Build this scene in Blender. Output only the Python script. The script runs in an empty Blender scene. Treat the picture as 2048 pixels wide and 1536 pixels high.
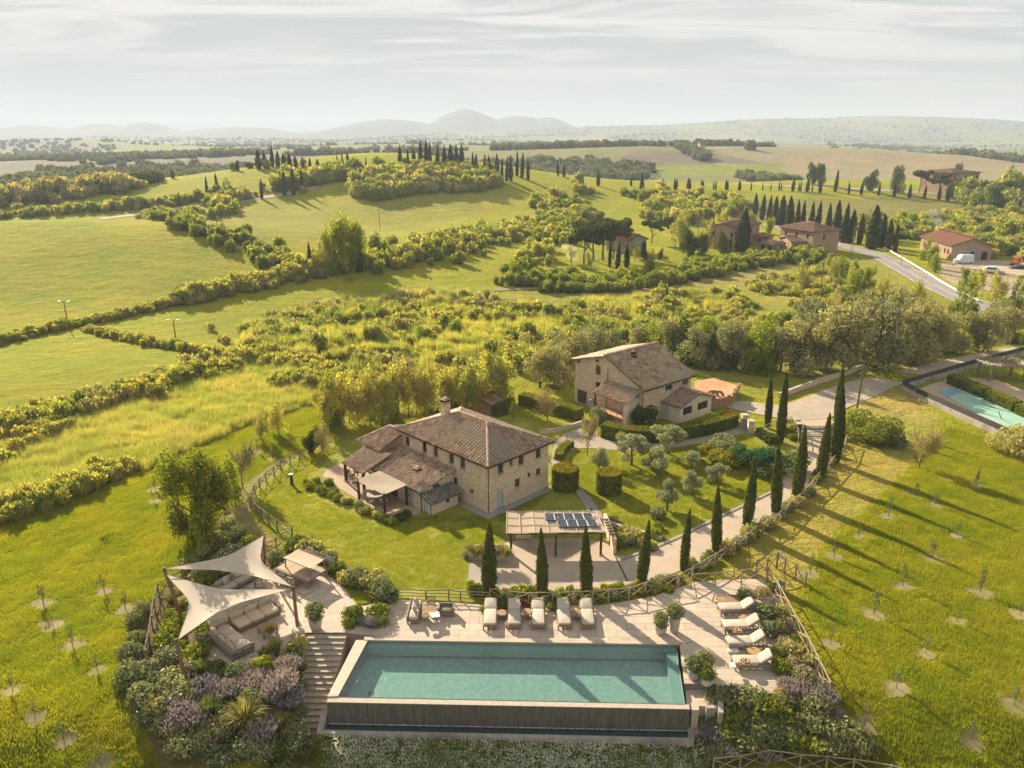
import bpy, bmesh, math, random
import numpy as np
from mathutils import Vector, Matrix
random.seed(7)
RNG = np.random.default_rng(7)
SC = bpy.context.scene
COL = SC.collection
R = math.radians
# ------------------------------------------------------------------ camera, sky, sun, exposure
FPX = 1550.0; CAMH = 36.0; PITCH = math.atan(500.0 / FPX)
cam = bpy.data.cameras.new('camera'); cam_o = bpy.data.objects.new('camera', cam); COL.objects.link(cam_o)
cam.sensor_width = 36.0; cam.lens = 36.0 * FPX / 2048.0
cam.clip_start = 0.5; cam.clip_end = 60000
cam_o.location = (0, 0, CAMH); cam_o.rotation_euler = (math.pi / 2 - PITCH, 0, 0)
SC.camera = cam_o
SUN_AZ = R(-34.0)      # towards -x,+y
SUN_EL = R(26.0)
wd = bpy.data.worlds.new('World'); SC.world = wd; wd.use_nodes = True
wn = wd.node_tree; wn.nodes.clear()
def N(nt, typ, **kw):
    n = nt.nodes.new(typ)
    for k, v in kw.items():
        if k.startswith('i_'):
            n.inputs[k[2:].replace('_', ' ')].default_value = v
        else: setattr(n, k, v)
    return n
sky = N(wn, 'ShaderNodeTexSky'); sky.sky_type = 'NISHITA'; sky.sun_disc = False
sky.sun_elevation = SUN_EL; sky.sun_rotation = SUN_AZ; sky.air_density = 1.0; sky.dust_density = 1.5; sky.ozone_density = 1.0
tc = N(wn, 'ShaderNodeTexCoord')
sep = N(wn, 'ShaderNodeSeparateXYZ'); wn.links.new(tc.outputs['Generated'], sep.inputs[0])
zc = N(wn, 'ShaderNodeMath', operation='MAXIMUM'); wn.links.new(sep.outputs[2], zc.inputs[0]); zc.inputs[1].default_value = 0.0
za = N(wn, 'ShaderNodeMath', operation='ADD'); wn.links.new(zc.outputs[0], za.inputs[0]); za.inputs[1].default_value = 0.07
dx = N(wn, 'ShaderNodeMath', operation='DIVIDE'); wn.links.new(sep.outputs[0], dx.inputs[0]); wn.links.new(za.outputs[0], dx.inputs[1])
dy = N(wn, 'ShaderNodeMath', operation='DIVIDE'); wn.links.new(sep.outputs[1], dy.inputs[0]); wn.links.new(za.outputs[0], dy.inputs[1])
cx = N(wn, 'ShaderNodeCombineXYZ'); wn.links.new(dx.outputs[0], cx.inputs[0]); wn.links.new(dy.outputs[0], cx.inputs[1])
mp = N(wn, 'ShaderNodeMapping'); wn.links.new(cx.outputs[0], mp.inputs[0])
mp.inputs['Rotation'].default_value = (0, 0, R(18)); mp.inputs['Scale'].default_value = (0.42, 1.15, 1); mp.inputs['Location'].default_value = (1.3, 0.4, 0)
cn = N(wn, 'ShaderNodeTexNoise'); cn.inputs['Scale'].default_value = 1.15; cn.inputs['Detail'].default_value = 9; cn.inputs['Roughness'].default_value = 0.62; cn.inputs['Distortion'].default_value = 0.9
wn.links.new(mp.outputs[0], cn.inputs['Vector'])
cr = N(wn, 'ShaderNodeMapRange'); cr.inputs['From Min'].default_value = 0.42; cr.inputs['From Max'].default_value = 0.62; cr.interpolation_type = 'SMOOTHSTEP'
wn.links.new(cn.outputs[0], cr.inputs['Value'])
el = N(wn, 'ShaderNodeMapRange'); el.inputs['From Min'].default_value = 0.02; el.inputs['From Max'].default_value = 0.11
wn.links.new(sep.outputs[2], el.inputs['Value'])
cm = N(wn, 'ShaderNodeMath', operation='MULTIPLY'); wn.links.new(cr.outputs[0], cm.inputs[0]); wn.links.new(el.outputs[0], cm.inputs[1])
cm2 = N(wn, 'ShaderNodeMath', operation='MULTIPLY'); wn.links.new(cm.outputs[0], cm2.inputs[0]); cm2.inputs[1].default_value = 0.92
hz = N(wn, 'ShaderNodeMix', data_type='RGBA'); hz.inputs[0].default_value = 0.6       # thin veil of high haze over the whole sky
hz.inputs[7].default_value = (3.5, 3.7, 3.75, 1)
cl = N(wn, 'ShaderNodeMix', data_type='RGBA', blend_type='DARKEN'); cl.inputs[0].default_value = 1.0; cl.inputs[7].default_value = (4.6, 4.8, 4.9, 1); wn.links.new(sky.outputs[0], cl.inputs[6]); wn.links.new(cl.outputs[2], hz.inputs[6])
mx = N(wn, 'ShaderNodeMix', data_type='RGBA'); wn.links.new(cm2.outputs[0], mx.inputs[0]); wn.links.new(hz.outputs[2], mx.inputs[6])
mx.inputs[7].default_value = (6.6, 6.25, 5.85, 1)
bg = N(wn, 'ShaderNodeBackground'); bg.inputs['Strength'].default_value = 0.05
wn.links.new(mx.outputs[2], bg.inputs['Color'])
wo = N(wn, 'ShaderNodeOutputWorld'); wn.links.new(bg.outputs[0], wo.inputs['Surface'])
sl = bpy.data.lights.new('sun', 'SUN'); sl.energy = 4.4; sl.angle = R(0.55); sl.color = (1.0, 0.865, 0.665)
so = bpy.data.objects.new('sun', sl); COL.objects.link(so)
sdir = Vector((math.sin(SUN_AZ) * math.cos(SUN_EL), math.cos(SUN_AZ) * math.cos(SUN_EL), math.sin(SUN_EL)))
so.rotation_euler = sdir.to_track_quat('Z', 'Y').to_euler(); so.location = (-60, 60, 80)
vs = SC.view_settings; vs.view_transform = 'Standard'; vs.look = 'None'; vs.exposure = 1.45; vs.gamma = 1.0; vs.use_curve_mapping = False
SC.render.engine = 'CYCLES'
cy = SC.cycles; cy.use_denoising = True; cy.max_bounces = 5; cy.diffuse_bounces = 2; cy.glossy_bounces = 2; cy.transmission_bounces = 3
cy.transparent_max_bounces = 8; cy.volume_bounces = 0; cy.caustics_reflective = False; cy.caustics_refractive = False
cy.use_light_tree = False
# ------------------------------------------------------------------ picture <-> place
_c, _s = math.cos(PITCH), math.sin(PITCH)
def rayd(px, py):
    u = (px - 1024) / FPX; v = (py - 768) / FPX
    return u, _c - v * _s, -_s - v * _c
def P(px, py, z=0.0):
    """point of the place at height z seen at that spot of the photograph"""
    a, b, d = rayd(px, py); t = (z - CAMH) / d
    return Vector((a * t, b * t, z))
def prj(p):
    x, y, z = p[0], p[1], p[2] - CAMH
    Z = y * _c - z * _s; V = -(y * _s + z * _c)
    return 1024 + FPX * x / Z, 768 + FPX * V / Z
def hgt(b, py):
    lo, hi = -10.0, 120.0
    for _ in range(50):
        m = (lo + hi) / 2
        if prj((b[0], b[1], b[2] + m))[1] > py: lo = m
        else: hi = m
    return m
def onwall(p0, d, px, py):
    """(distance along wall, height) where the line of sight meets the vertical plane through p0 along d"""
    a, b, e = rayd(px, py)
    # p0 + u d = t r
    det = a * (-d[1]) + b * d[0]
    t = (p0[0] * (-d[1]) + p0[1] * d[0]) / det
    X, Y = a * t, b * t
    return (X - p0[0]) * d[0] + (Y - p0[1]) * d[1], CAMH + e * t
# ------------------------------------------------------------------ value noise
_perm = np.random.default_rng(3).random((256, 256))
def vnoise(x, y, s, seed=0):
    x = np.asarray(x, float) / s + seed * 17.3; y = np.asarray(y, float) / s + seed * 9.7
    xi = np.floor(x).astype(int); yi = np.floor(y).astype(int); fx = x - xi; fy = y - yi
    fx = fx * fx * (3 - 2 * fx); fy = fy * fy * (3 - 2 * fy)
    g = lambda i, j: _perm[i & 255, j & 255]
    return (g(xi, yi) * (1 - fx) + g(xi + 1, yi) * fx) * (1 - fy) + (g(xi, yi + 1) * (1 - fx) + g(xi + 1, yi + 1) * fx) * fy
def fbm(x, y, s, o=4, seed=0):
    v = 0; a = 0.5; t = 0
    for k in range(o):
        v = v + a * vnoise(x, y, s / 2 ** k, seed + k); t += a; a *= 0.5
    return v / t
def sst(a, b, x):
    t = np.clip((np.asarray(x, float) - a) / (b - a), 0, 1); return t * t * (3 - 2 * t)
# ------------------------------------------------------------------ the lie of the land
def gau(x, y, cx, cy, sx, sy, amp):
    return amp * np.exp(-0.5 * (((x - cx) / sx) ** 2 + ((y - cy) / sy) ** 2))
def HS(x, y):
    """surface height of the land"""
    x = np.asarray(x, float); y = np.asarray(y, float)
    sl = 0.55 - 0.27 * sst(14, 30, x) - 0.30 * (1 - sst(-30, -14, x))
    y0 = 46.0 - 2.5 * sst(14, 30, x) - 3.5 * (1 - sst(-17, -13, x))
    s = np.maximum(0, y0 - y); z = -sl * (s - 1.0 * (1 - np.exp(-s / 1.0))); z = np.maximum(z, -13 + 0 * z)
    out = 1 - sst(-26, -34, x) * 0 # plateau everywhere near
    far = sst(118, 170, y)
    z = z + far * (-1.5 + 3.0 * (fbm(x, y, 90, 3, 5) - 0.5))
    z = z + 0.35 * (fbm(x, y, 7, 3, 2) - 0.5) * np.maximum(np.maximum(sst(-31, -36, x + 0.1 * (y - 60)), sst(42, 50, x)), sst(112, 125, y)) 
    z = z + gau(x, y, -128, 232, 76, 35, 13.5)            # left field hill
    z = z + gau(x, y, -76, 475, 80, 66, 24.0)             # grove hill
    z = z + gau(x, y, -270, 430, 110, 45, 9.0)
    z = z + gau(x, y, 250, 500, 190, 55, 9.0)             # cypress road ridge
    z = z + gau(x, y, 60, 285, 60, 35, 2.0)
    z = z + gau(x, y, 120, 960, 200, 130, 17.0) + gau(x, y, 420, 1000, 180, 120, 15.0) + gau(x, y, 260, 1650, 190, 160, 17.0)
    z = z + gau(x, y, -350, 1000, 260, 160, 11.0) + gau(x, y, -150, 1500, 300, 200, 14.0)
    f2 = sst(700, 2600, y)
    z = z + f2 * (-6 + 66 * (fbm(x * 0.55, y, 520, 4, 11) - 0.46))
    f3 = sst(2900, 5200, y)
    rid = fbm(x, y, 1500, 4, 21)
    z = z + f3 * (sst(-200, 2600, x) * (20 + 85 * rid) + (1 - sst(-200, 2600, x)) * (-6 + 30 * rid)) 
    # far massif on the horizon
    def peak(px, w, ytop, dist):
        X = (px - 1024) / FPX * dist; h = (268 - ytop) / FPX * dist * 1.03 + CAMH
        return gau(x, y, X, dist, w, 420, h * 1.0)
    m = peak(938, 270, 225, 7000); m = np.maximum(m, peak(1030, 300, 238, 7050)); m = np.maximum(m, peak(800, 460, 243, 7000)); m = np.maximum(m, peak(1090, 190, 243, 7000))
    m = np.maximum(m, peak(330, 190, 246, 7100)); m = np.maximum(m, peak(240, 300, 250, 7100)); m = np.maximum(m, peak(100, 380, 254, 7200)); m = np.maximum(m, peak(500, 450, 257, 7200))
    z = z + m * (0.9 + 0.2 * (fbm(x, y, 320, 4, 31)))
    r = np.maximum(np.maximum(gau(x, y, (1500 - 1024) / FPX * 5300, 5300, 700, 450, 150), gau(x, y, (1720 - 1024) / FPX * 5300, 5300, 900, 450, 160)), gau(x, y, (1250 - 1024) / FPX * 5300, 5300, 800, 400, 85))
    z = z + r * (0.6 + 0.5 * fbm(x, y, 420, 4, 41)) * 0.5
    return z
def H1(x, y): return float(HS(x, y))
_ts = np.geomspace(20, 16000, 1400)
def G(px, py):
    """first point of the land seen at that spot of the photograph"""
    a, b, d = rayd(px, py)
    zz = CAMH + d * _ts - HS(a * _ts, b * _ts)
    i = int(np.argmax(zz < 0))
    if zz[i] >= 0: i = len(_ts) - 1
    lo, hi = _ts[max(i - 1, 0)], _ts[i]
    for _ in range(22):
        m = (lo + hi) / 2
        if CAMH + d * m - H1(a * m, b * m) < 0: hi = m
        else: lo = m
    return Vector((a * hi, b * hi, CAMH + d * hi))
def inpoly(x, y, poly):
    x = np.asarray(x, float); y = np.asarray(y, float); ins = np.zeros(x.shape, bool); n = len(poly)
    for i in range(n):
        x1, y1 = poly[i][0], poly[i][1]; x2, y2 = poly[(i + 1) % n][0], poly[(i + 1) % n][1]
        if y1 == y2: continue
        c = ((y1 > y) != (y2 > y)) & (x < (x2 - x1) * (y - y1) / (y2 - y1) + x1); ins ^= c
    return ins
def edist(x, y, poly, closed=True):
    x = np.asarray(x, float); y = np.asarray(y, float); d = np.full(x.shape, 1e9); n = len(poly)
    for i in range(n if closed else n - 1):
        x1, y1 = poly[i][0], poly[i][1]; x2, y2 = poly[(i + 1) % n][0], poly[(i + 1) % n][1]
        L = (x2 - x1) ** 2 + (y2 - y1) ** 2 + 1e-9
        t = np.clip(((x - x1) * (x2 - x1) + (y - y1) * (y2 - y1)) / L, 0, 1)
        d = np.minimum(d, np.hypot(x - x1 - t * (x2 - x1), y - y1 - t * (y2 - y1)))
    return d
# ------------------------------------------------------------------ materials
def srgb(r, g, b):
    f = lambda v: (v / 255 / 12.92) if v / 255 <= 0.04045 else ((v / 255 + 0.055) / 1.055) ** 2.4
    return (f(r), f(g), f(b))
MATS = {}
def newmat(name):
    m = bpy.data.materials.new(name); m.use_nodes = True; nt = m.node_tree
    b = nt.nodes['Principled BSDF']; b.inputs['Specular IOR Level'].default_value = 0.25
    MATS[name] = m
    return m, nt, b
def c4(c): return (c[0], c[1], c[2], 1)
def mixc(nt, fac, a, b, blend='MIX'):
    n = N(nt, 'ShaderNodeMix', data_type='RGBA', blend_type=blend)
    for s, v in ((0, fac), (6, a), (7, b)):
        if hasattr(v, 'node'): nt.links.new(v, n.inputs[s])
        else: n.inputs[s].default_value = v if s == 0 else c4(v)
    return n.outputs[2]
def mth(nt, op, a, b=None, clamp=False):
    n = N(nt, 'ShaderNodeMath', operation=op); n.use_clamp = clamp
    for i, v in ((0, a), (1, b)):
        if v is None: continue
        if hasattr(v, 'node'): nt.links.new(v, n.inputs[i])
        else: n.inputs[i].default_value = v
    return n.outputs[0]
def posn(nt, coord='pos', scale=(1, 1, 1)):
    if coord == 'pos': o = N(nt, 'ShaderNodeNewGeometry').outputs['Position']
    else: o = N(nt, 'ShaderNodeTexCoord').outputs['Object']
    if scale != (1, 1, 1):
        m = N(nt, 'ShaderNodeMapping'); m.inputs['Scale'].default_value = scale; nt.links.new(o, m.inputs[0]); o = m.outputs[0]
    return o
def noise(nt, vec, sc, det=4, rough=0.55):
    n = N(nt, 'ShaderNodeTexNoise'); n.inputs['Scale'].default_value = sc; n.inputs['Detail'].default_value = det; n.inputs['Roughness'].default_value = rough
    nt.links.new(vec, n.inputs['Vector']); return n.outputs[0]
def rng_(nt, v, a, b, c=0, d=1):
    n = N(nt, 'ShaderNodeMapRange'); nt.links.new(v, n.inputs[0])
    for i, k in enumerate((a, b, c, d)): n.inputs[i + 1].default_value = k
    return n.outputs[0]
def bumpn(nt, b, h, strength, dist):
    n = N(nt, 'ShaderNodeBump'); n.inputs['Strength'].default_value = strength; n.inputs['Distance'].default_value = dist
    nt.links.new(h, n.inputs['Height']); nt.links.new(n.outputs[0], b.inputs['Normal'])
def pmat(name, c1, c2=None, sc=2.0, rough=0.8, bump=0.0, bsc=12.0, bd=0.03, island=0.0, c3=None, coord='pos', stretch=(1, 1, 1), metal=0.0, spec=0.25):
    m, nt, b = newmat(name)
    c2 = c2 or tuple(v * 0.75 for v in c1)
    v = posn(nt, coord, stretch)
    f = rng_(nt, noise(nt, v, sc, 5), 0.3, 0.7)
    if island:
        g = N(nt, 'ShaderNodeNewGeometry').outputs['Random Per Island']
        f = mixc(nt, island, f, g)
    col = mixc(nt, f, c1, c2)
    if c3:
        col = mixc(nt, rng_(nt, noise(nt, v, sc * 0.23, 3), 0.52, 0.68), col, c3)
    oi = N(nt, 'ShaderNodeObjectInfo').outputs['Random']
    nt.links.new(mixc(nt, 1.0, col, mixc(nt, oi, (0.88, 0.88, 0.88), (1.1, 1.08, 1.05)), 'MULTIPLY'), b.inputs['Base Color'])
    b.inputs['Roughness'].default_value = rough; b.inputs['Metallic'].default_value = metal; b.inputs['Specular IOR Level'].default_value = spec
    if bump: bumpn(nt, b, noise(nt, v, bsc, 4, 0.6), bump, bd)
    return m
def leafmat(name, c1, c2, tr=0.4, patch=None):
    m, nt, b = newmat(name)
    nt.nodes.remove(b)
    g = N(nt, 'ShaderNodeNewGeometry'); oi = N(nt, 'ShaderNodeObjectInfo')
    col = mixc(nt, g.outputs['Random Per Island'], c1, c2)
    k = mixc(nt, oi.outputs['Random'], (0.78, 0.84, 0.85), (1.2, 1.12, 1.0))
    col = mixc(nt, 1.0, col, k, 'MULTIPLY')
    if name in ('leaf_grass', 'leaf_reed', 'leaf_scrub', 'leaf_scrub_green'):   # drier and lusher patches of growth
        f = rng_(nt, noise(nt, posn(nt), 0.16, 5, 0.6), 0.34, 0.66); col = mixc(nt, 1.0, col, mixc(nt, f, (0.76, 0.86, 0.75), (1.16, 1.02, 1.35)), 'MULTIPLY')
    d = N(nt, 'ShaderNodeBsdfDiffuse'); t = N(nt, 'ShaderNodeBsdfTranslucent')
    nt.links.new(col, d.inputs[0])
    tcol = mixc(nt, 1.0, col, (1.12, 1.16, 0.6), 'MULTIPLY'); nt.links.new(tcol, t.inputs[0])
    ms = N(nt, 'ShaderNodeMixShader'); ms.inputs[0].default_value = tr
    nt.links.new(d.outputs[0], ms.inputs[1]); nt.links.new(t.outputs[0], ms.inputs[2])
    nt.links.new(ms.outputs[0], nt.nodes['Material Output'].inputs[0])
    return m
# ------------------------------------------------------------------ mesh helpers
def mesh_np(name, V, quads=None, tris=None, mats=(), smooth=False, midx=None):
    me = bpy.data.meshes.new(name); V = np.asarray(V, np.float32).reshape(-1, 3)
    me.vertices.add(len(V)); me.vertices.foreach_set('co', V.ravel())
    L = []; S = []
    if quads is not None and len(quads):
        q = np.asarray(quads, np.int32).reshape(-1, 4); L.append(q.ravel()); S.append(np.full(len(q), 4))
    if tris is not None and len(tris):
        t = np.asarray(tris, np.int32).reshape(-1, 3); L.append(t.ravel()); S.append(np.full(len(t), 3))
    L = np.concatenate(L); S = np.concatenate(S); st = np.concatenate(([0], np.cumsum(S)[:-1]))
    me.loops.add(len(L)); me.loops.foreach_set('vertex_index', L)
    me.polygons.add(len(S)); me.polygons.foreach_set('loop_start', st.astype(np.int32))
    if midx is not None: me.polygons.foreach_set('material_index', np.asarray(midx, np.int32))
    if smooth: me.polygons.foreach_set('use_smooth', np.ones(len(S), bool))
    for m in mats: me.materials.append(MATS[m] if isinstance(m, str) else m)
    me.update(calc_edges=True)
    return me
class MB:
    def __init__(s): s.v = []; s.f = []
    def add(s, vs, fs):
        n = len(s.v); s.v += [tuple(v) for v in vs]; s.f += [tuple(i + n for i in f) for f in fs]; return s
    def hexa(s, b, t):
        """bottom quad b, top quad t (same order, ccw from above)"""
        return s.add(list(b) + list(t), [(3, 2, 1, 0), (4, 5, 6, 7), (0, 1, 5, 4), (1, 2, 6, 5), (2, 3, 7, 6), (3, 0, 4, 7)])
    def box(s, x0, x1, y0, y1, z0, z1):
        return s.hexa([(x0, y0, z0), (x1, y0, z0), (x1, y1, z0), (x0, y1, z0)], [(x0, y0, z1), (x1, y0, z1), (x1, y1, z1), (x0, y1, z1)])
    def soft(s, x0, x1, y0, y1, z0, z1, r=0.05, puff=0.0):
        """cushion: box with rounded edges"""
        r = min(r, (x1 - x0) / 3, (y1 - y0) / 3, (z1 - z0) / 2.2)
        ring = lambda i, z: [(x0 + i, y0 + i, z), (x1 - i, y0 + i, z), (x1 - i, y1 - i, z), (x0 + i, y1 - i, z)]
        def ring8(i, z):
            a = r * 1.2
            return [(x0 + i + a, y0 + i, z), (x1 - i - a, y0 + i, z), (x1 - i, y0 + i + a, z), (x1 - i, y1 - i - a, z), (x1 - i - a, y1 - i, z), (x0 + i + a, y1 - i, z), (x0 + i, y1 - i - a, z), (x0 + i, y0 + i + a, z)]
        rs = [ring8(r, z0), ring8(r * 0.3, z0 + r * 0.3), ring8(0, z0 + r), ring8(0, z1 - r), ring8(r * 0.3, z1 - r * 0.3), ring8(r, z1)]
        vs = [p for q in rs for p in q] + [((x0 + x1) / 2, (y0 + y1) / 2, z1 + puff)]
        fs = [tuple(reversed(range(8)))]
        for k in range(5):
            for j in range(8): fs.append((k * 8 + j, k * 8 + (j + 1) % 8, k * 8 + 8 + (j + 1) % 8, k * 8 + 8 + j))
        for j in range(8): fs.append((40 + j, 40 + (j + 1) % 8, 48))
        return s.add(vs, fs)
    def bar(s, p0, p1, r0, r1=None, n=6, cap=True):
        p0 = Vector(p0); p1 = Vector(p1); r1 = r0 if r1 is None else r1
        d = p1 - p0
        if d.length < 1e-6: return s
        d.normalize(); a = d.orthogonal().normalized(); b = d.cross(a)
        vs = []
        for p, r in ((p0, r0), (p1, r1)):
            for k in range(n):
                t = 2 * math.pi * (k + 0.5) / n; vs.append(p + (a * math.cos(t) + b * math.sin(t)) * r)
        fs = [(k, (k + 1) % n, n + (k + 1) % n, n + k) for k in range(n)]
        if cap: fs += [tuple(reversed(range(n))), tuple(range(n, 2 * n))]
        return s.add(vs, fs)
    def tube(s, pts, r, n=6):
        pts = [Vector(p) for p in pts]
        for i in range(len(pts) - 1):
            ra = r[i] if isinstance(r, (list, tuple)) else r; rb = r[i + 1] if isinstance(r, (list, tuple)) else r
            s.bar(pts[i], pts[i + 1], ra, rb, n, cap=(i in (0, len(pts) - 2)))
        return s
    def lathe(s, prof, n=16, o=(0, 0, 0), capb=True, capt=True):
        vs = []; m = len(prof)
        for r, z in prof:
            for k in range(n):
                t = 2 * math.pi * k / n; vs.append((o[0] + r * math.cos(t), o[1] + r * math.sin(t), o[2] + z))
        fs = []
        for j in range(m - 1):
            for k in range(n): fs.append((j * n + k, j * n + (k + 1) % n, j * n + n + (k + 1) % n, j * n + n + k))
        if capb: fs.append(tuple(reversed(range(n))))
        if capt: fs.append(tuple(range((m - 1) * n, m * n)))
        return s.add(vs, fs)
    def prism(s, poly, z0, z1):
        """poly: xy(z) outline, ccw; z0,z1 numbers"""
        n = len(poly)
        A = sum(poly[i][0] * poly[(i + 1) % n][1] - poly[(i + 1) % n][0] * poly[i][1] for i in range(n))
        if A < 0: poly = list(reversed(poly))
        vs = [(p[0], p[1], z0) for p in poly] + [(p[0], p[1], z1) for p in poly]
        return s.add(vs, [tuple(reversed(range(n))), tuple(range(n, 2 * n))] + [(i, (i + 1) % n, n + (i + 1) % n, n + i) for i in range(n)])
    def data(s, name, mat, smooth=False):
        me = bpy.data.meshes.new(name); me.from_pydata(s.v, [], s.f); me.update()
        for m in (mat if isinstance(mat, (list, tuple)) else [mat]): me.materials.append(MATS[m] if isinstance(m, str) else m)
        if smooth: me.polygons.foreach_set('use_smooth', [True] * len(me.polygons))
        return me
    def obj(s, name, mat, parent=None, smooth=False):
        return link(name, s.data(name, mat, smooth), parent)
def link(name, data, parent=None):
    o = bpy.data.objects.new(name, data); COL.objects.link(o)
    if parent is not None: o.parent = parent
    return o
def tag(o, label=None, cat=None, group=None, kind=None):
    if label: o['label'] = label
    if cat: o['category'] = cat
    if group: o['group'] = group
    if kind: o['kind'] = kind
    return o
def thing(name, label, cat, loc=(0, 0, 0), rz=0.0, group=None, sc=1.0):
    o = bpy.data.objects.new(name, None); COL.objects.link(o); o.location = loc; o.rotation_euler = (0, 0, rz); o.scale = (sc, sc, sc)
    o.empty_display_size = 0.2
    return tag(o, label, cat, group)
def copy_tree(o, loc=None, rz=None, parent=None, sc=None):
    c = o.copy(); COL.objects.link(c); c.parent = parent
    if loc is not None: c.location = loc
    if rz is not None: c.rotation_euler = (0, 0, rz)
    if sc is not None: c.scale = sc if isinstance(sc, (tuple, list)) else (sc, sc, sc)
    for ch in list(o.children): copy_tree(ch, parent=c)
    return c
ORD = ['first', 'second', 'third', 'fourth', 'fifth', 'sixth', 'seventh', 'eighth', 'ninth', 'tenth', 'eleventh', 'twelfth', 'thirteenth', 'fourteenth', 'fifteenth', 'sixteenth', 'seventeenth', 'eighteenth', 'nineteenth', 'twentieth']
def ordn(i):
    i += 1
    if i <= 20: return ORD[i - 1]
    return str(i) + {1: 'st', 2: 'nd', 3: 'rd'}.get(i % 10 if i % 100 not in (11, 12, 13) else 0, 'th')
ROWS = {}
def enrol(key, o): ROWS.setdefault(key, []).append(o)
def label_rows():
    """things of one row: labelled by their order from the left of the photograph"""
    for (desc, where, cat, grp), os_ in ROWS.items():
        os_.sort(key=lambda o: prj(o.matrix_basis.translation)[0])
        for i, o in enumerate(os_):
            if len(os_) == 1: l = f'{desc} {where}'
            elif i == 0: l = f'leftmost {desc} {where}'
            elif i == len(os_) - 1: l = f'rightmost {desc} {where}'
            else: l = f'{ordn(i)} {desc} from the left {where}'
            tag(o, l, cat, grp if len(os_) > 1 else None)
# ------------------------------------------------------------------ palette
pmat('stone_wall_plain', (0.50, 0.38, 0.25), (0.40, 0.29, 0.18), 1.5, 0.9, 0.6, 9, 0.04, c3=(0.46, 0.31, 0.20), coord='obj')
def stonemat(name, a, b, mortar, c3, bw=0.34, bh=0.13):
    m, nt, bs = newmat(name)
    o = N(nt, 'ShaderNodeTexCoord').outputs['Object']; sp = N(nt, 'ShaderNodeSeparateXYZ'); nt.links.new(o, sp.inputs[0])
    u = mth(nt, 'ADD', sp.outputs[0], sp.outputs[1]); cv = N(nt, 'ShaderNodeCombineXYZ'); nt.links.new(u, cv.inputs[0]); nt.links.new(sp.outputs[2], cv.inputs[1])
    br = N(nt, 'ShaderNodeTexBrick'); nt.links.new(cv.outputs[0], br.inputs['Vector'])
    for k, v in (('Color1', a), ('Color2', b), ('Mortar', mortar)): br.inputs[k].default_value = c4(v)
    br.inputs['Scale'].default_value = 1.0; br.inputs['Brick Width'].default_value = bw; br.inputs['Row Height'].default_value = bh
    br.inputs['Mortar Size'].default_value = 0.018; br.inputs['Mortar Smooth'].default_value = 0.6; br.inputs['Bias'].default_value = -0.1
    n1 = rng_(nt, noise(nt, o, 0.55, 4), 0.42, 0.66); n2 = rng_(nt, noise(nt, o, 3.5, 4), 0.3, 0.7, 0.72, 1.18)
    col = mixc(nt, mth(nt, 'MULTIPLY', n1, 0.6), br.outputs['Color'], c3)
    mul = N(nt, 'ShaderNodeCombineXYZ')
    for i in range(3): nt.links.new(n2, mul.inputs[i])
    col = mixc(nt, 1.0, col, mul.outputs[0], 'MULTIPLY'); nt.links.new(col, bs.inputs['Base Color']); bs.inputs['Roughness'].default_value = 0.92
    h = mth(nt, 'SUBTRACT', noise(nt, o, 7, 4), mth(nt, 'MULTIPLY', br.outputs['Fac'], 0.6)); bumpn(nt, bs, h, 0.9, 0.05)
stonemat('stone_wall', (0.85, 0.685, 0.485), (0.67, 0.52, 0.35), (0.78, 0.64, 0.46), (0.70, 0.47, 0.30))
stonemat('brick_warm', (0.50, 0.28, 0.16), (0.38, 0.20, 0.11), (0.5, 0.36, 0.24), (0.55, 0.36, 0.2), 0.28, 0.09)
stonemat('far_wall', (0.50, 0.36, 0.24), (0.40, 0.27, 0.17), (0.46, 0.36, 0.25), (0.45, 0.28, 0.17))
pmat('plaster_tan', (0.76, 0.64, 0.48), (0.68, 0.56, 0.41), 0.8, 0.9, 0.2, 14, 0.02, coord='obj')
pmat('concrete_wall', (0.46, 0.41, 0.35), (0.30, 0.27, 0.23), 1.3, 0.9, 0.3, 10, 0.02, c3=(0.24, 0.21, 0.18))
pmat('roof_tile', (0.56, 0.40, 0.28), (0.23, 0.15, 0.105), 1.2, 0.9, 0.4, 25, 0.01, island=0.75, c3=(0.38, 0.31, 0.235))
pmat('roof_tile_grey', (0.58, 0.445, 0.30), (0.22, 0.15, 0.10), 0.9, 0.9, 0.4, 25, 0.01, island=0.75, c3=(0.46, 0.38, 0.24))
pmat('roof_tile_dark', (0.28, 0.25, 0.22), (0.11, 0.10, 0.09), 2, 0.9, 0.4, 25, 0.01, island=0.7)
pmat('roof_under', (0.17, 0.125, 0.09), (0.11, 0.085, 0.06), 2, 0.9)
pmat('far_roof', (0.34, 0.21, 0.14), (0.22, 0.13, 0.09), 0.8, 0.9, 0.5, 4, 0.1, island=0.5, c3=(0.28, 0.21, 0.16))
pmat('far_roof_red', (0.36, 0.17, 0.10), (0.26, 0.12, 0.07), 0.8, 0.9, 0.5, 4, 0.1, island=0.5)
pmat('wood_dark', (0.10, 0.065, 0.04), (0.06, 0.04, 0.025), 6, 0.8)
pmat('wood_teak', (0.36, 0.23, 0.13), (0.27, 0.165, 0.09), 5, 0.65, 0.2, 30, 0.005, stretch=(1, 4, 4))
pmat('wood_weathered', (0.30, 0.25, 0.19), (0.20, 0.16, 0.12), 7, 0.8, 0.3, 30, 0.005)
pmat('fence_wood', (0.27, 0.21, 0.15), (0.15, 0.115, 0.08), 4, 0.85, 0.4, 25, 0.01)
pmat('fence_wood_pale', (0.44, 0.35, 0.24), (0.30, 0.23, 0.15), 4, 0.85, 0.4, 25, 0.01)
pmat('pole_wood', (0.27, 0.15, 0.075), (0.18, 0.10, 0.05), 5, 0.75, 0.3, 20, 0.01)
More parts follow.
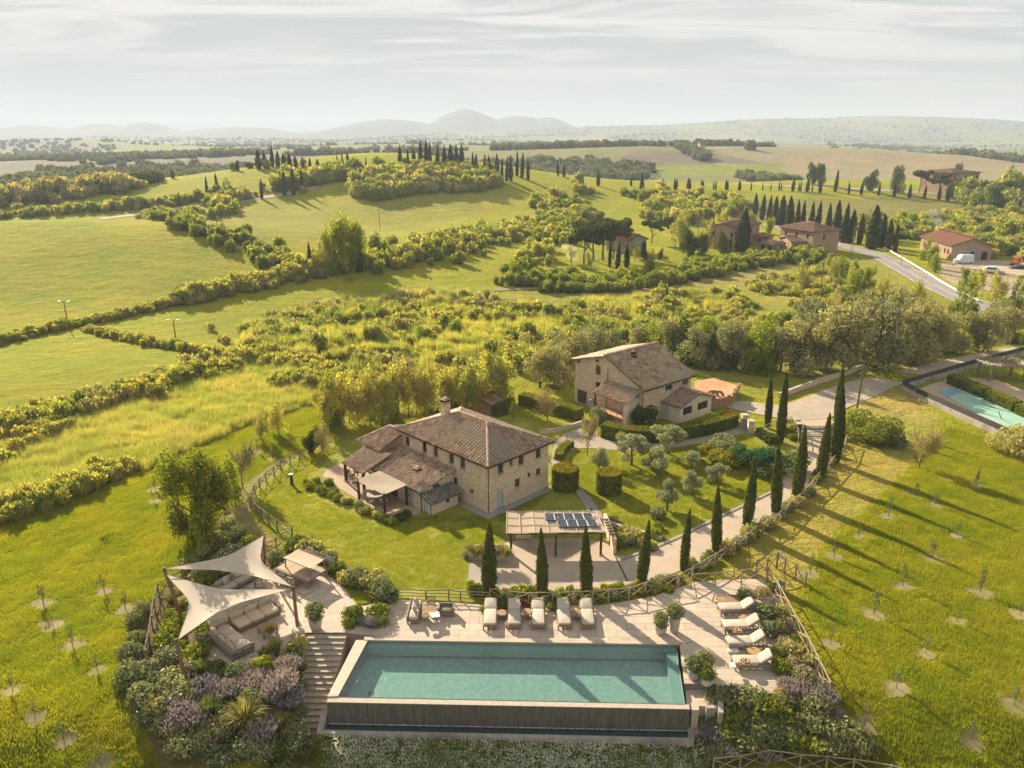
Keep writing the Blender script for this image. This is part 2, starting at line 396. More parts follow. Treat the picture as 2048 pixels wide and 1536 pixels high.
pmat('travertine', (0.55, 0.45, 0.345), (0.47, 0.38, 0.29), 2.2, 0.75, 0.15, 18, 0.006, island=0.35, stretch=(1, 3, 1), c3=(0.42, 0.35, 0.275))
pmat('deck_stone', (0.53, 0.44, 0.34), (0.42, 0.345, 0.26), 1.6, 0.75, 0.15, 18, 0.006, island=0.45, stretch=(0.5, 5, 1))
pmat('step_stone', (0.42, 0.36, 0.28), (0.34, 0.29, 0.22), 2.5, 0.8, 0.2, 18, 0.006, c3=(0.36, 0.34, 0.24))
pmat('joint', (0.30, 0.25, 0.20), (0.24, 0.2, 0.16), 3, 0.95)
pmat('drive_gravel', (0.47, 0.385, 0.29), (0.38, 0.31, 0.23), 0.7, 0.95, 0.35, 9, 0.03, c3=(0.36, 0.30, 0.24))
pmat('pad_concrete', (0.44, 0.355, 0.27), (0.37, 0.30, 0.225), 0.5, 0.9, 0.2, 12, 0.01, c3=(0.30, 0.265, 0.23))
pmat('asphalt', (0.30, 0.27, 0.255), (0.25, 0.225, 0.21), 0.3, 0.9, 0.2, 6, 0.02)
pmat('paint_white', (0.75, 0.73, 0.68), (0.6, 0.57, 0.52), 1.0, 0.8)
pmat('terracotta', (0.56, 0.29, 0.16), (0.48, 0.24, 0.13), 0.6, 0.9, 0.2, 8, 0.01, c3=(0.6, 0.36, 0.22))
pmat('patio_stone', (0.47, 0.35, 0.25), (0.38, 0.28, 0.19), 2.2, 0.9, 0.3, 10, 0.02, c3=(0.5, 0.34, 0.24))
pmat('kerb_grey', (0.33, 0.31, 0.29), (0.25, 0.235, 0.22), 2, 0.9)
pmat('fabric_cream', (0.52, 0.45, 0.365), (0.48, 0.41, 0.33), 1.5, 0.9, 0.1, 60, 0.003)
pmat('fabric_taupe', (0.46, 0.39, 0.32), (0.41, 0.345, 0.28), 2.5, 0.9, 0.1, 60, 0.003)
pmat('fabric_beige', (0.60, 0.49, 0.365), (0.55, 0.45, 0.33), 2.5, 0.9, 0.1, 60, 0.003)
pmat('canvas_tan', (0.52, 0.40, 0.29), (0.46, 0.35, 0.25), 0.6, 0.9, 0.1, 8, 0.01)
pmat('canvas_olive', (0.36, 0.30, 0.21), (0.31, 0.26, 0.18), 0.6, 0.9)
pmat('glass_dark', (0.03, 0.035, 0.04), (0.02, 0.025, 0.03), 1, 0.12, spec=0.5)
pmat('frame_grey', (0.26, 0.26, 0.25), (0.2, 0.2, 0.19), 2, 0.6)
pmat('frame_brown', (0.16, 0.09, 0.055), (0.11, 0.06, 0.04), 2, 0.7)
pmat('door_blue', (0.50, 0.55, 0.58), (0.42, 0.47, 0.5), 1.5, 0.6)
pmat('metal_dark', (0.07, 0.065, 0.06), (0.05, 0.045, 0.04), 2, 0.5, metal=0.4)
pmat('metal_grey', (0.38, 0.38, 0.37), (0.3, 0.3, 0.3), 2, 0.5, metal=0.3)
pmat('panel_blue', (0.05, 0.06, 0.085), (0.035, 0.045, 0.065), 3, 0.25, spec=0.5)
pmat('pot_clay', (0.50, 0.46, 0.41), (0.42, 0.38, 0.33), 4, 0.85, 0.2, 20, 0.006)
pmat('pot_white', (0.68, 0.65, 0.60), (0.6, 0.57, 0.52), 4, 0.8)
pmat('bark', (0.20, 0.155, 0.11), (0.12, 0.09, 0.065), 6, 0.95, 0.5, 18, 0.02)
pmat('bark_pale', (0.30, 0.25, 0.19), (0.2, 0.165, 0.125), 6, 0.95)
pmat('soil', (0.21, 0.155, 0.10), (0.15, 0.11, 0.07), 2.5, 0.95, 0.6, 8, 0.05)
pmat('straw', (0.29, 0.24, 0.115), (0.22, 0.19, 0.075), 3, 0.95, 0.6, 14, 0.04, c3=(0.2, 0.19, 0.05))
pmat('rubble', (0.34, 0.29, 0.25), (0.22, 0.19, 0.16), 2.0, 0.95, 0.8, 6, 0.1)
pmat('screen_mesh', (0.075, 0.075, 0.07), (0.05, 0.05, 0.047), 2, 0.8)
pmat('pool_liner', (0.40, 0.44, 0.35), (0.34, 0.39, 0.32), 0.9, 0.6, c3=(0.36, 0.41, 0.36))
pmat('pool_liner_old', (0.36, 0.58, 0.44), (0.32, 0.52, 0.40), 0.3, 0.7, c3=(0.26, 0.30, 0.18))
pmat('spill_dark', (0.20, 0.175, 0.145), (0.065, 0.06, 0.058), 9, 0.35, 0.3, 20, 0.02, stretch=(1.6, 1, 0.06), spec=0.5)
pmat('white_paint', (0.72, 0.71, 0.69), (0.66, 0.65, 0.63), 1, 0.5)
pmat('car_white', (0.72, 0.74, 0.76), (0.68, 0.7, 0.72), 1, 0.3, spec=0.5)
pmat('car_dark', (0.07, 0.08, 0.09), (0.05, 0.055, 0.06), 1, 0.3, spec=0.5)
pmat('tyre', (0.03, 0.03, 0.03), (0.02, 0.02, 0.02), 3, 0.9)
pmat('orange_paint', (0.62, 0.16, 0.05), (0.5, 0.12, 0.04), 2, 0.5)
pmat('blue_cloth', (0.22, 0.36, 0.42), (0.18, 0.3, 0.36), 2, 0.9)
pmat('wicker', (0.46, 0.28, 0.12), (0.34, 0.2, 0.08), 12, 0.8, 0.4, 40, 0.01)
pmat('thatch', (0.42, 0.36, 0.29), (0.30, 0.25, 0.2), 5, 0.95, 0.6, 20, 0.03)
pmat('lawn', (0.26, 0.262, 0.026), (0.20, 0.215, 0.022), 0.8, 0.95, 0.9, 3.2, 0.12, c3=(0.33, 0.315, 0.045))
pmat('stone_pale', (0.5, 0.44, 0.36), (0.4, 0.34, 0.27), 3, 0.9, 0.5, 8, 0.03)
m, nt, b = newmat('pool_ripple_paint'); v = posn(nt)
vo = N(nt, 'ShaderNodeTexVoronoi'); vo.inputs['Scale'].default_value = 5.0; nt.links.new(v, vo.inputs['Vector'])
f = rng_(nt, noise(nt, v, 4.0, 4, 0.7), 0.35, 0.65); col = mixc(nt, f, (0.27, 0.33, 0.28), (0.46, 0.47, 0.38)); col = mixc(nt, mth(nt, 'MULTIPLY', vo.outputs['Color'], 0.3), col, (0.40, 0.40, 0.28))  # pale and dark mottling: rippled light on the pool floor, put into the colour
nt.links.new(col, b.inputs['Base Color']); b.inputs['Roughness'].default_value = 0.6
# shade-sail cloth lets part of the light through
m, nt, b = newmat('sail_cloth'); nt.nodes.remove(b)
d = N(nt, 'ShaderNodeBsdfDiffuse'); d.inputs[0].default_value = (0.72, 0.62, 0.50, 1); t = N(nt, 'ShaderNodeBsdfTranslucent'); t.inputs[0].default_value = (0.70, 0.58, 0.43, 1)
ms = N(nt, 'ShaderNodeMixShader'); ms.inputs[0].default_value = 0.35; nt.links.new(d.outputs[0], ms.inputs[1]); nt.links.new(t.outputs[0], ms.inputs[2]); nt.links.new(ms.outputs[0], nt.nodes['Material Output'].inputs[0])
# pool water: clear tinted body and a rippled mirror surface
def watermat(name, tint, rs, strength):
    m, nt, b = newmat(name); nt.nodes.remove(b)
    tr = N(nt, 'ShaderNodeBsdfTransparent'); tr.inputs[0].default_value = c4(tint)
    gl = N(nt, 'ShaderNodeBsdfGlossy'); gl.inputs['Roughness'].default_value = 0.06; gl.inputs[0].default_value = (0.9, 0.95, 1, 1)
    v = posn(nt, 'pos'); bp = N(nt, 'ShaderNodeBump'); bp.inputs['Strength'].default_value = strength; bp.inputs['Distance'].default_value = 0.08
    nt.links.new(mth(nt, 'ADD', noise(nt, v, rs, 3, 0.6), noise(nt, v, rs * 0.4, 2, 0.5)), bp.inputs['Height']); nt.links.new(bp.outputs[0], gl.inputs['Normal'])
    lw = N(nt, 'ShaderNodeLayerWeight'); nt.links.new(bp.outputs[0], lw.inputs['Normal']); fa = mth(nt, 'ADD', mth(nt, 'MULTIPLY', mth(nt, 'POWER', lw.outputs['Facing'], 5.0), 0.95), 0.08, True)
    ms = N(nt, 'ShaderNodeMixShader'); nt.links.new(fa, ms.inputs[0]); nt.links.new(tr.outputs[0], ms.inputs[1]); nt.links.new(gl.outputs[0], ms.inputs[2])
    nt.links.new(ms.outputs[0], nt.nodes['Material Output'].inputs[0])
watermat('pool_water', (0.62, 0.82, 0.82), 2.6, 1.0)
# leaves
leafmat('leaf_cypress', (0.055, 0.072, 0.016), (0.15, 0.16, 0.035), 0.3)
leafmat('leaf_cypress_far', (0.04, 0.052, 0.022), (0.085, 0.09, 0.034), 0.2)
leafmat('leaf_olive', (0.26, 0.28, 0.15), (0.44, 0.44, 0.27), 0.4)
leafmat('leaf_olive_grey', (0.25, 0.25, 0.13), (0.46, 0.435, 0.24), 0.45)
leafmat('leaf_fresh', (0.20, 0.25, 0.025), (0.42, 0.44, 0.06), 0.55)
leafmat('leaf_yellow', (0.44, 0.41, 0.08), (0.66, 0.60, 0.16), 0.6)
leafmat('leaf_scrub', (0.36, 0.36, 0.07), (0.58, 0.55, 0.15), 0.6)
leafmat('leaf_scrub_green', (0.23, 0.27, 0.055), (0.44, 0.45, 0.12), 0.6)
leafmat('leaf_brownish', (0.34, 0.31, 0.12), (0.50, 0.45, 0.20), 0.5)
leafmat('leaf_dark', (0.06, 0.085, 0.018), (0.17, 0.195, 0.038), 0.35)
leafmat('leaf_pine', (0.075, 0.09, 0.03), (0.16, 0.17, 0.055), 0.25)
leafmat('leaf_bush', (0.13, 0.17, 0.025), (0.34, 0.35, 0.055), 0.45)
leafmat('leaf_rosemary', (0.16, 0.185, 0.075), (0.34, 0.345, 0.165), 0.4)
leafmat('leaf_silver', (0.234, 0.247, 0.195), (0.442, 0.442, 0.351), 0.35)
leafmat('leaf_young', (0.15, 0.17, 0.085), (0.28, 0.29, 0.16), 0.3)
leafmat('leaf_blue', (0.046, 0.111, 0.058), (0.104, 0.208, 0.098), 0.35)
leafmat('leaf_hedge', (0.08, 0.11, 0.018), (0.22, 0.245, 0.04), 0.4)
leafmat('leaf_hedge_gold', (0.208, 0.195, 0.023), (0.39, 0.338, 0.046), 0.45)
leafmat('leaf_reed', (0.42, 0.42, 0.09), (0.61, 0.585, 0.19), 0.5)
leafmat('leaf_grass', (0.285, 0.315, 0.016), (0.48, 0.475, 0.045), 0.5)
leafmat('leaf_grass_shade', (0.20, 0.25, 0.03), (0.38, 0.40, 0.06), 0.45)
leafmat('leaf_tussock', (0.169, 0.169, 0.046), (0.429, 0.377, 0.143), 0.45)
leafmat('leaf_green_tussock', (0.117, 0.15, 0.039), (0.286, 0.299, 0.104), 0.45)
leafmat('leaf_far', (0.15, 0.16, 0.085), (0.25, 0.25, 0.13), 0.3)
leafmat('bloom_lavender', (0.28, 0.225, 0.30), (0.44, 0.36, 0.44), 0.3)
leafmat('bloom_pink', (0.4, 0.26, 0.22), (0.55, 0.38, 0.32), 0.35)
leafmat('bloom_white', (0.7, 0.67, 0.58), (0.8, 0.8, 0.74), 0.35)
leafmat('bloom_yellow', (0.5, 0.36, 0.02), (0.65, 0.48, 0.04), 0.35)
leafmat('bloom_red', (0.5, 0.06, 0.02), (0.65, 0.14, 0.05), 0.35)
leafmat('twig', (0.28, 0.235, 0.12), (0.42, 0.36, 0.19), 0.2)
leafmat('red_leaf', (0.195, 0.065, 0.039), (0.325, 0.13, 0.065), 0.35)
# ------------------------------------------------------------------ ground plans (spots of the photograph -> plan of the place)
def GP(pts): return [G(*p) for p in pts]
def PP(pts, z=0.0): return [P(p[0], p[1], z) for p in pts]
def chaikin(pts, n=2, closed=True):
    pts = [Vector(p) for p in pts]
    for _ in range(n):
        q = []; m = len(pts)
        if not closed: q.append(pts[0])
        for i in range(m if closed else m - 1):
            a, b = pts[i], pts[(i + 1) % m]; q += [a * 0.75 + b * 0.25, a * 0.25 + b * 0.75]
        if not closed: q.append(pts[-1])
        pts = q
    return pts
POOL = dict(bl=P(736, 1281), br=P(1352, 1290), fr=P(1370, 1408), fl=P(676, 1393))
T_LEFT = PP([(392, 1268), (430, 1215), (470, 1180), (535, 1150), (575, 1112), (640, 1138), (690, 1178), (716, 1214), (775, 1203), (775, 1276), (694, 1266), (612, 1266), (598, 1290), (500, 1345), (385, 1312)])
T_BACK = PP([(775, 1200), (960, 1210), (1200, 1212), (1310, 1193), (1393, 1164), (1393, 1284), (1352, 1289), (736, 1279), (775, 1279)])
T_RIGHT = PP([(1392, 1164), (1530, 1157), (1548, 1260), (1563, 1389), (1434, 1383), (1424, 1338), (1362, 1316), (1357, 1289), (1392, 1284)])
POOL_OUT = [P(712, 1274), P(1380, 1284), P(1400, 1432), P(645, 1432)]
STAIR = [P(608, 1262), P(715, 1262), P(664, 1420), P(596, 1420)]
# ------------------------------------------------------------------ the ground: one sheet to the horizon
def build_ground():
    az = np.concatenate([np.linspace(-180, -52, 20)[:-1], np.linspace(-52, 52, 520), np.linspace(52, 180, 20)[1:-1]]) * math.pi / 180
    rr = np.concatenate([np.linspace(0.5, 24, 14)[:-1], np.geomspace(24, 15000, 560)])
    A, RR = np.meshgrid(az, rr, indexing='ij')
    X = RR * np.sin(A); Y = RR * np.cos(A)
    Z = HS(X, Y)
    Z = np.where(np.abs(A) > R(60), np.minimum(Z, 5 + 0 * Z), Z)
    for poly in (T_LEFT, T_BACK, T_RIGHT, POOL_OUT, STAIR):
        ins = inpoly(X, Y, poly) & (edist(X, Y, poly) > (0.0 if poly in (POOL_OUT, STAIR) else 0.45)); Z = np.where(ins, np.minimum(Z, -4.5), Z)
    na, nr = A.shape
    idx = np.arange(na * nr).reshape(na, nr)
    q = np.stack([idx[:-1, :-1], idx[:-1, 1:], idx[1:, 1:], idx[1:, :-1]], -1).reshape(-1, 4)
    q2 = np.stack([idx[-1, :-1], idx[-1, 1:], idx[0, 1:], idx[0, :-1]], -1)
    q = np.concatenate([q, q2])[:, ::-1]
    V = np.stack([X, Y, Z], -1).reshape(-1, 3)
    # ---- land use: the colour of what grows there
    x = X.ravel(); y = Y.ravel()
    C = np.tile(np.array([0.20, 0.205, 0.008]), (len(x), 1))
    def put(mask, c, w=1.0): C[mask] = C[mask] * (1 - w) + np.array(c) * w
    n1 = fbm(x, y, 25, 3, 51); n2 = fbm(x, y, 4, 3, 52)
    # far country: a patchwork of fields and woods
    far = y > 560
    gx = x + 160 * (fbm(x, y, 400, 2, 61) - 0.5); gy = y + 260 * (fbm(x, y, 400, 2, 62) - 0.5)
    sx, sy = 330.0, 520.0
    ci = np.floor(gx / sx + 0.35 * np.floor(gy / sy)).astype(int); cj = np.floor(gy / sy).astype(int)
    rnd = _perm[(ci * 37 + 11) & 255, (cj * 53 + 5) & 255]
    pal = np.array([[0.15, 0.19, 0.05], [0.17, 0.20, 0.045], [0.13, 0.17, 0.05], [0.25, 0.22, 0.12], [0.18, 0.18, 0.07], [0.15, 0.14, 0.10], [0.16, 0.21, 0.04], [0.20, 0.20, 0.08]])
    cc = pal[(rnd * len(pal)).astype(int) % len(pal)]
    C[far] = cc[far]
    wood = far & (fbm(x, y, 420, 4, 71) > 0.62 + 0.05 * sst(900, 3000, y) - 0.16 * sst(2500, 5000, y))
    put(wood, (0.15, 0.155, 0.09))
    put(y > 5200, (0.07, 0.075, 0.045), 0.7)
    left_wood = far & (x < -0.30 * y) & (fbm(x, y, 300, 3, 72) > 0.55); put(left_wood, (0.17, 0.15, 0.10))
    def zone(pts, c, w=1.0, jit=1.5, poly=None):
        poly = poly or GP(pts); xs = [p[0] for p in poly]; ys = [p[1] for p in poly]
        m = (x > min(xs) - 5) & (x < max(xs) + 5) & (y > min(ys) - 5) & (y < max(ys) + 5)
        jx = x[m] + jit * 2 * (n2[m] - 0.5); jy = y[m] + jit * 2 * (vnoise(x[m], y[m], 3, 55) - 0.5)
        sub = inpoly(jx, jy, poly); k = np.where(m)[0][sub]; C[k] = C[k] * (1 - w) + np.array(c) * w
    # middle country
    mid = (y > 95) & (y <= 560); C[mid] = C[mid] * 0.2 + np.array([0.26, 0.265, 0.016]) * 0.8
    zone([(0, 890), (150, 830), (330, 790), (480, 730), (560, 705), (700, 740), (900, 750), (1000, 755), (1000, 800), (720, 835), (640, 800), (500, 850), (330, 920), (130, 1010), (0, 1065)], (0.30, 0.285, 0.05))
    zone([(510, 690), (620, 600), (760, 585), (900, 575), (1040, 590), (1200, 585), (1400, 560), (1640, 515), (1760, 520), (1850, 590), (1960, 620), (2048, 640), (2048, 700), (1900, 690), (1500, 700), (1150, 690), (1050, 740), (880, 760), (640, 760), (560, 720)], (0.26, 0.25, 0.045))
    zone([(990, 572), (1300, 548), (1560, 515), (1640, 505), (1660, 530), (1480, 575), (1250, 600)], (0.26, 0.23, 0.06))
    zone([(0, 470), (0, 690), (150, 655), (330, 610), (480, 578), (600, 548), (500, 500), (400, 465), (310, 430), (220, 440), (100, 447)], (0.245, 0.25, 0.016))
    zone([(1150, 330), (1560, 300), (1560, 345), (1300, 352), (1150, 345)], (0.20, 0.22, 0.04), poly=GP([(1150, 350), (1290, 352), (1560, 350), (1600, 325), (1400, 330), (1180, 335)]))
    zone([(1230, 325), (1540, 328), (1400, 303), (1260, 305)], (0.16, 0.135, 0.10))
    zone([(1560, 345), (2048, 340), (2048, 308), (1800, 310), (1570, 318)], (0.27, 0.22, 0.12))
    zone([(380, 420), (760, 395), (990, 380), (1060, 400), (900, 440), (700, 480), (560, 490), (440, 460)], (0.245, 0.24, 0.03))
    zone([(1380, 400), (2048, 385), (2048, 470), (1700, 450), (1400, 440)], (0.19, 0.18, 0.045))
    zone([(1860, 520), (2048, 560), (2048, 600), (1900, 570)], (0.36, 0.30, 0.20))
    # round the estate
    zone([(1690, 885), (1700, 850), (1800, 790), (1838, 800), (1875, 830), (1880, 850), (1850, 900), (1790, 960), (1700, 1040), (1640, 1090), (1600, 1140), (1590, 1190), (1540, 1165), (1430, 1150), (1560, 1030), (1640, 960)], (0.29, 0.25, 0.045), 0.9, 0.5)
    zone([(1700, 800), (1800, 765), (1840, 800), (1870, 845), (1800, 840), (1720, 830)], (0.31, 0.255, 0.065), 0.9, 0.5)
    zone([(690, 875), (600, 900), (530, 935), (470, 985), (430, 1020), (400, 1080), (470, 1100), (560, 1085), (510, 1035), (496, 1000), (515, 970), (560, 930), (625, 890)], (0.31, 0.25, 0.10), 0.85, 0.7)
    zone([(0, 1270), (60, 1200), (160, 1150), (250, 1155), (275, 1190), (200, 1240), (100, 1275), (0, 1340)], (0.24, 0.19, 0.06), 0.7, 2.2)
    zone([(1480, 720), (1800, 700), (1920, 690), (1880, 720), (1700, 765), (1600, 800), (1480, 795), (1400, 745)], (0.22, 0.215, 0.03), 0.8)
    zone([(250, 1240), (320, 1190), (390, 1150), (520, 1090), (600, 1110), (470, 1180), (400, 1260), (395, 1310), (500, 1345), (600, 1300), (605, 1420), (640, 1536), (330, 1536), (240, 1400)], (0.15, 0.115, 0.06), 0.85, 0.5)
    zone([(1430, 1385), (1565, 1390), (1640, 1385), (1720, 1480), (1640, 1536), (1400, 1536), (1400, 1460)], (0.13, 0.12, 0.045), 0.8, 0.6)
    zone([(1525, 1165), (1548, 1170), (1655, 1380), (1600, 1400), (1560, 1390)], (0.17, 0.125, 0.07), 0.8, 0.3)
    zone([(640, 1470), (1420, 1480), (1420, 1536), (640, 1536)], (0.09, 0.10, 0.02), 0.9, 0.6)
    C *= (0.98 + 0.40 * n1)[:, None]
    me = mesh_np('ground', V, quads=q, smooth=True)
    at = me.color_attributes.new('land', 'FLOAT_COLOR', 'POINT')
    at.data.foreach_set('color', np.concatenate([C, np.ones((len(C), 1))], 1).astype(np.float32).ravel())
    m, nt, b = newmat('ground_cover')
    ca = N(nt, 'ShaderNodeVertexColor'); ca.layer_name = 'land'
    v = posn(nt)
    f1 = rng_(nt, noise(nt, v, 0.9, 6, 0.65), 0.3, 0.7); f2 = rng_(nt, noise(nt, v, 0.06, 4), 0.35, 0.65)
    mpg = N(nt, 'ShaderNodeMapping'); mpg.inputs['Scale'].default_value = (0.6, 1.9, 1); mpg.inputs['Rotation'].default_value = (0, 0, R(-14)); nt.links.new(v, mpg.inputs[0])
    f1 = mth(nt, 'ADD', mth(nt, 'MULTIPLY', f1, 0.5), mth(nt, 'MULTIPLY', rng_(nt, noise(nt, mpg.outputs[0], 0.22, 5, 0.65), 0.32, 0.68), 0.5))
    k = mixc(nt, f1, (0.66, 0.74, 0.6), (1.26, 1.16, 1.25)); k2 = mixc(nt, f2, (0.86, 0.97, 0.9), (1.14, 1.02, 1.1))
    col = mixc(nt, 1.0, mixc(nt, 1.0, ca.outputs[0], k, 'MULTIPLY'), k2, 'MULTIPLY')
    nt.links.new(col, b.inputs['Base Color']); b.inputs['Roughness'].default_value = 0.95; b.inputs['Specular IOR Level'].default_value = 0.08
    h = mth(nt, 'ADD', noise(nt, v, 1.6, 6, 0.7), mth(nt, 'MULTIPLY', noise(nt, v, 0.25, 4, 0.6), 2.0)); bumpn(nt, b, h, 1.0, 0.55)
    me.materials.append(m)
    tag(link('ground', me), 'rolling green meadows and far fields out to the horizon', None, None, 'structure')
build_ground()
def sheet(name, pts, z, mat, n=2, depth=0.25, world=None, label=None):
    poly = world or PP(pts); poly = chaikin(poly, n) if n else poly
    o = MB().prism([(p[0], p[1]) for p in poly], z - depth, z).obj(name, mat)
    return tag(o, label, kind='structure')
def strip(name, cl, w, mat, off=0.1, label=None, step=3.0, edge=None, kind='structure', parent=None):
    """a band draped on the land along a centre line of world points"""
    pts = chaikin([Vector((p[0], p[1], 0)) for p in cl], 3, False)
    out = [pts[0]]
    for p in pts[1:]:
        d = (p - out[-1]).length; k = max(1, int(d / step)); a = out[-1]
        out += [a.lerp(p, (i + 1) / k) for i in range(k)]
    mb = MB(); n = len(out); vs = []
    lo, hi = edge if edge else (-w / 2, w / 2); m = max(1, int((hi - lo) / 2.0))
    for i, p in enumerate(out):
        t = (out[min(i + 1, n - 1)] - out[max(i - 1, 0)]).normalized(); nn = Vector((-t.y, t.x, 0))
        for j in range(m + 1):
            q = p + nn * (lo + (hi - lo) * j / m); vs.append((q.x, q.y, H1(q.x, q.y) + off))
    k = m + 1
    fs = [(i * k + j, i * k + j + 1, (i + 1) * k + j + 1, (i + 1) * k + j) for i in range(n - 1) for j in range(m)]
    fs = [tuple(reversed(f)) for f in fs]
    o = mb.add(vs, fs).obj(name, mat, parent)
    if parent is None: tag(o, label, kind=kind)
    return o
# lawns, drive, paths (each a sheet a little above the one below)
sheet('lawn', [(700, 880), (622, 893), (560, 935), (515, 975), (503, 1000), (520, 1025), (580, 1068), (640, 1108), (760, 1182), (800, 1198), (1000, 1207), (1200, 1207), (1330, 1172), (1420, 1112), (1540, 1050), (1600, 1000), (1640, 950), (1685, 890), (1660, 835), (1570, 852), (1480, 862), (1330, 882), (1200, 882), (1110, 875), (1000, 850), (860, 850)], 0.03, 'lawn', 1, label='mown lawn round the main farmhouse')
sheet('lawn', [(960, 850), (975, 825), (1040, 835), (1130, 845), (1195, 855), (1170, 866), (1120, 875), (1060, 872)], 0.045, 'lawn', 1, label='small yellowish lawn behind the main farmhouse')
sheet('driveway', [(1602, 815), (1602, 868), (1592, 920), (1548, 985), (1470, 1022), (1400, 1056), (1340, 1086), (1240, 1124), (1215, 1078), (1015, 1078), (1010, 1106), (940, 1112), (936, 1178), (1050, 1183), (1190, 1186), (1290, 1166), (1370, 1140), (1440, 1106), (1530, 1056), (1595, 1002), (1636, 932), (1652, 868), (1655, 815)], 0.065, 'pad_concrete', 1, label='pale driveway curving from the gate to the carport')
sheet('gravel_road', [(2048, 690), (2090, 700), (2048, 707), (1900, 737), (1800, 767), (1740, 798), (1680, 822), (1660, 838), (1600, 842), (1560, 838), (1470, 820), (1440, 812), (1480, 800), (1560, 814), (1600, 800), (1690, 765), (1800, 742), (1900, 718)], 0.09, 'drive_gravel', 1, label='pale gravel road running off to the right')
sheet('garden_path', [(1100, 935), (1108, 888), (1130, 868), (1185, 845), (1196, 862), (1195, 878), (1260, 890), (1330, 885), (1420, 866), (1480, 850), (1502, 862), (1440, 881), (1340, 897), (1260, 904), (1160, 895), (1124, 905), (1116, 938)], 0.08, 'pad_concrete', 1, label='garden path curving between the two farmhouses')
sheet('patio', [(640, 948), (690, 922), (775, 930), (850, 1010), (840, 1030), (800, 1033), (770, 1030), (715, 1000), (660, 966)], 0.075, 'patio_stone', 1, label='reddish stone patio under the farmhouse awning')
sheet('garden_path', [(1150, 960), (1160, 975), (1185, 1000), (1210, 1040), (1200, 1060), (1180, 1030), (1155, 990), (1140, 965)], 0.08, 'kerb_grey', 1, label='narrow grey path beside the carport slope')
# ------------------------------------------------------------------ growing things: shared meshes
def leaf_quads(Cn, Nn, up, s, asp=1.6, rng=RNG):
    """one leaf clump per centre: a small quad facing roughly Nn, its long side along up"""
    n = len(Cn); Nn = Nn / (np.linalg.norm(Nn, axis=1, keepdims=True) + 1e-9)
    T = np.cross(Nn, up); T /= (np.linalg.norm(T, axis=1, keepdims=True) + 1e-9)
    B = np.cross(Nn, T)
    s = np.asarray(s).reshape(-1, 1) * np.ones((n, 1))
    a = T * s * 0.5; b = B * s * 0.5 * asp
    V = np.stack([Cn - b, Cn + a * 1.0 - b * 0.1, Cn + b, Cn - a * 1.0 + b * 0.1], 1)
    return V.reshape(-1, 3), np.arange(4 * n).reshape(-1, 4)
def rdir(n, rng):
    v = rng.normal(size=(n, 3)); return v / np.linalg.norm(v, axis=1, keepdims=True)
def lobes_cloud(lobes, n, rng, shell=0.55):
    """points with outward directions spread through a set of ellipsoid lobes"""
    w = np.array([l[1][0] * l[1][1] + l[1][1] * l[1][2] for l in lobes]); w /= w.sum()
    k = rng.choice(len(lobes), n, p=w); c = np.array([l[0] for l in lobes])[k]; r = np.array([l[1] for l in lobes])[k]
    d = rdir(n, rng); rad = shell + (1.08 - shell) * rng.random((n, 1)) ** 0.6
    return c + d * r * rad, d
def crown(name, lobes, n, s, mat, seed, asp=1.5, shell=0.5, droop=0.0, core=None):
    rng = np.random.default_rng(seed)
    p, d = lobes_cloud(lobes, n, rng, shell)
    nn = d + 0.9 * rdir(n, rng); up = rdir(n, rng) + np.array([0, 0, 0.6 - droop])
    V, q = leaf_quads(p, nn, up, s * (0.6 + 0.8 * rng.random(n)), asp)
    return mesh_np(name, V, quads=q, mats=[mat])
def rlobes(seed, n, rx, rz, zc, spread, lr=0.5):
    rng = np.random.default_rng(seed); L = []
    for i in range(n):
        a = rng.random() * 6.28; rr = spread * math.sqrt(rng.random()); zz = zc + rz * (rng.random() - 0.5) * 1.3
        f = lr * (0.65 + 0.6 * rng.random())
        L.append(((rx * rr * math.cos(a), rx * rr * math.sin(a), zz), (rx * f, rx * f, rz * f * 0.9)))
    return L
def trunk_mesh(name, h, r, mat, seed, forks=4, spread=0.35, top=0.75, lean=0.0, sub=True):
    """tapered trunk with limbs reaching into the crown"""
    rng = random.Random(seed); mb = MB()
    p = Vector((0, 0, -0.05 * h)); pts = [p]; n = 4
    for i in range(1, n + 1): pts.append(Vector((lean * h * i / n + rng.uniform(-1, 1) * 0.02 * h, rng.uniform(-1, 1) * 0.02 * h, h * top * i / n)))
    mb.tube(pts, [r * (1.25 - 0.95 * i / n) for i in range(n + 1)], 7)
    for k in range(forks):
        i = rng.randint(1, n - 1); a = pts[i].lerp(pts[i + 1], rng.random()); t = rng.uniform(0, 6.28); L = h * spread * rng.uniform(0.7, 1.2)
        b = a + Vector((math.cos(t) * L * 0.6, math.sin(t) * L * 0.6, L * 0.55)); c = b + Vector((math.cos(t) * L * 0.35, math.sin(t) * L * 0.35, L * 0.6))
        mb.tube([a, b, c], [r * 0.5, r * 0.3, r * 0.1], 5)
        if sub:
            for q in range(2):
                t2 = t + rng.uniform(-1, 1); d = b + Vector((math.cos(t2) * L * 0.45, math.sin(t2) * L * 0.45, L * rng.uniform(0.2, 0.6))); mb.bar(b, d, r * 0.2, r * 0.05, 4)
    return mb.data(name, mat)
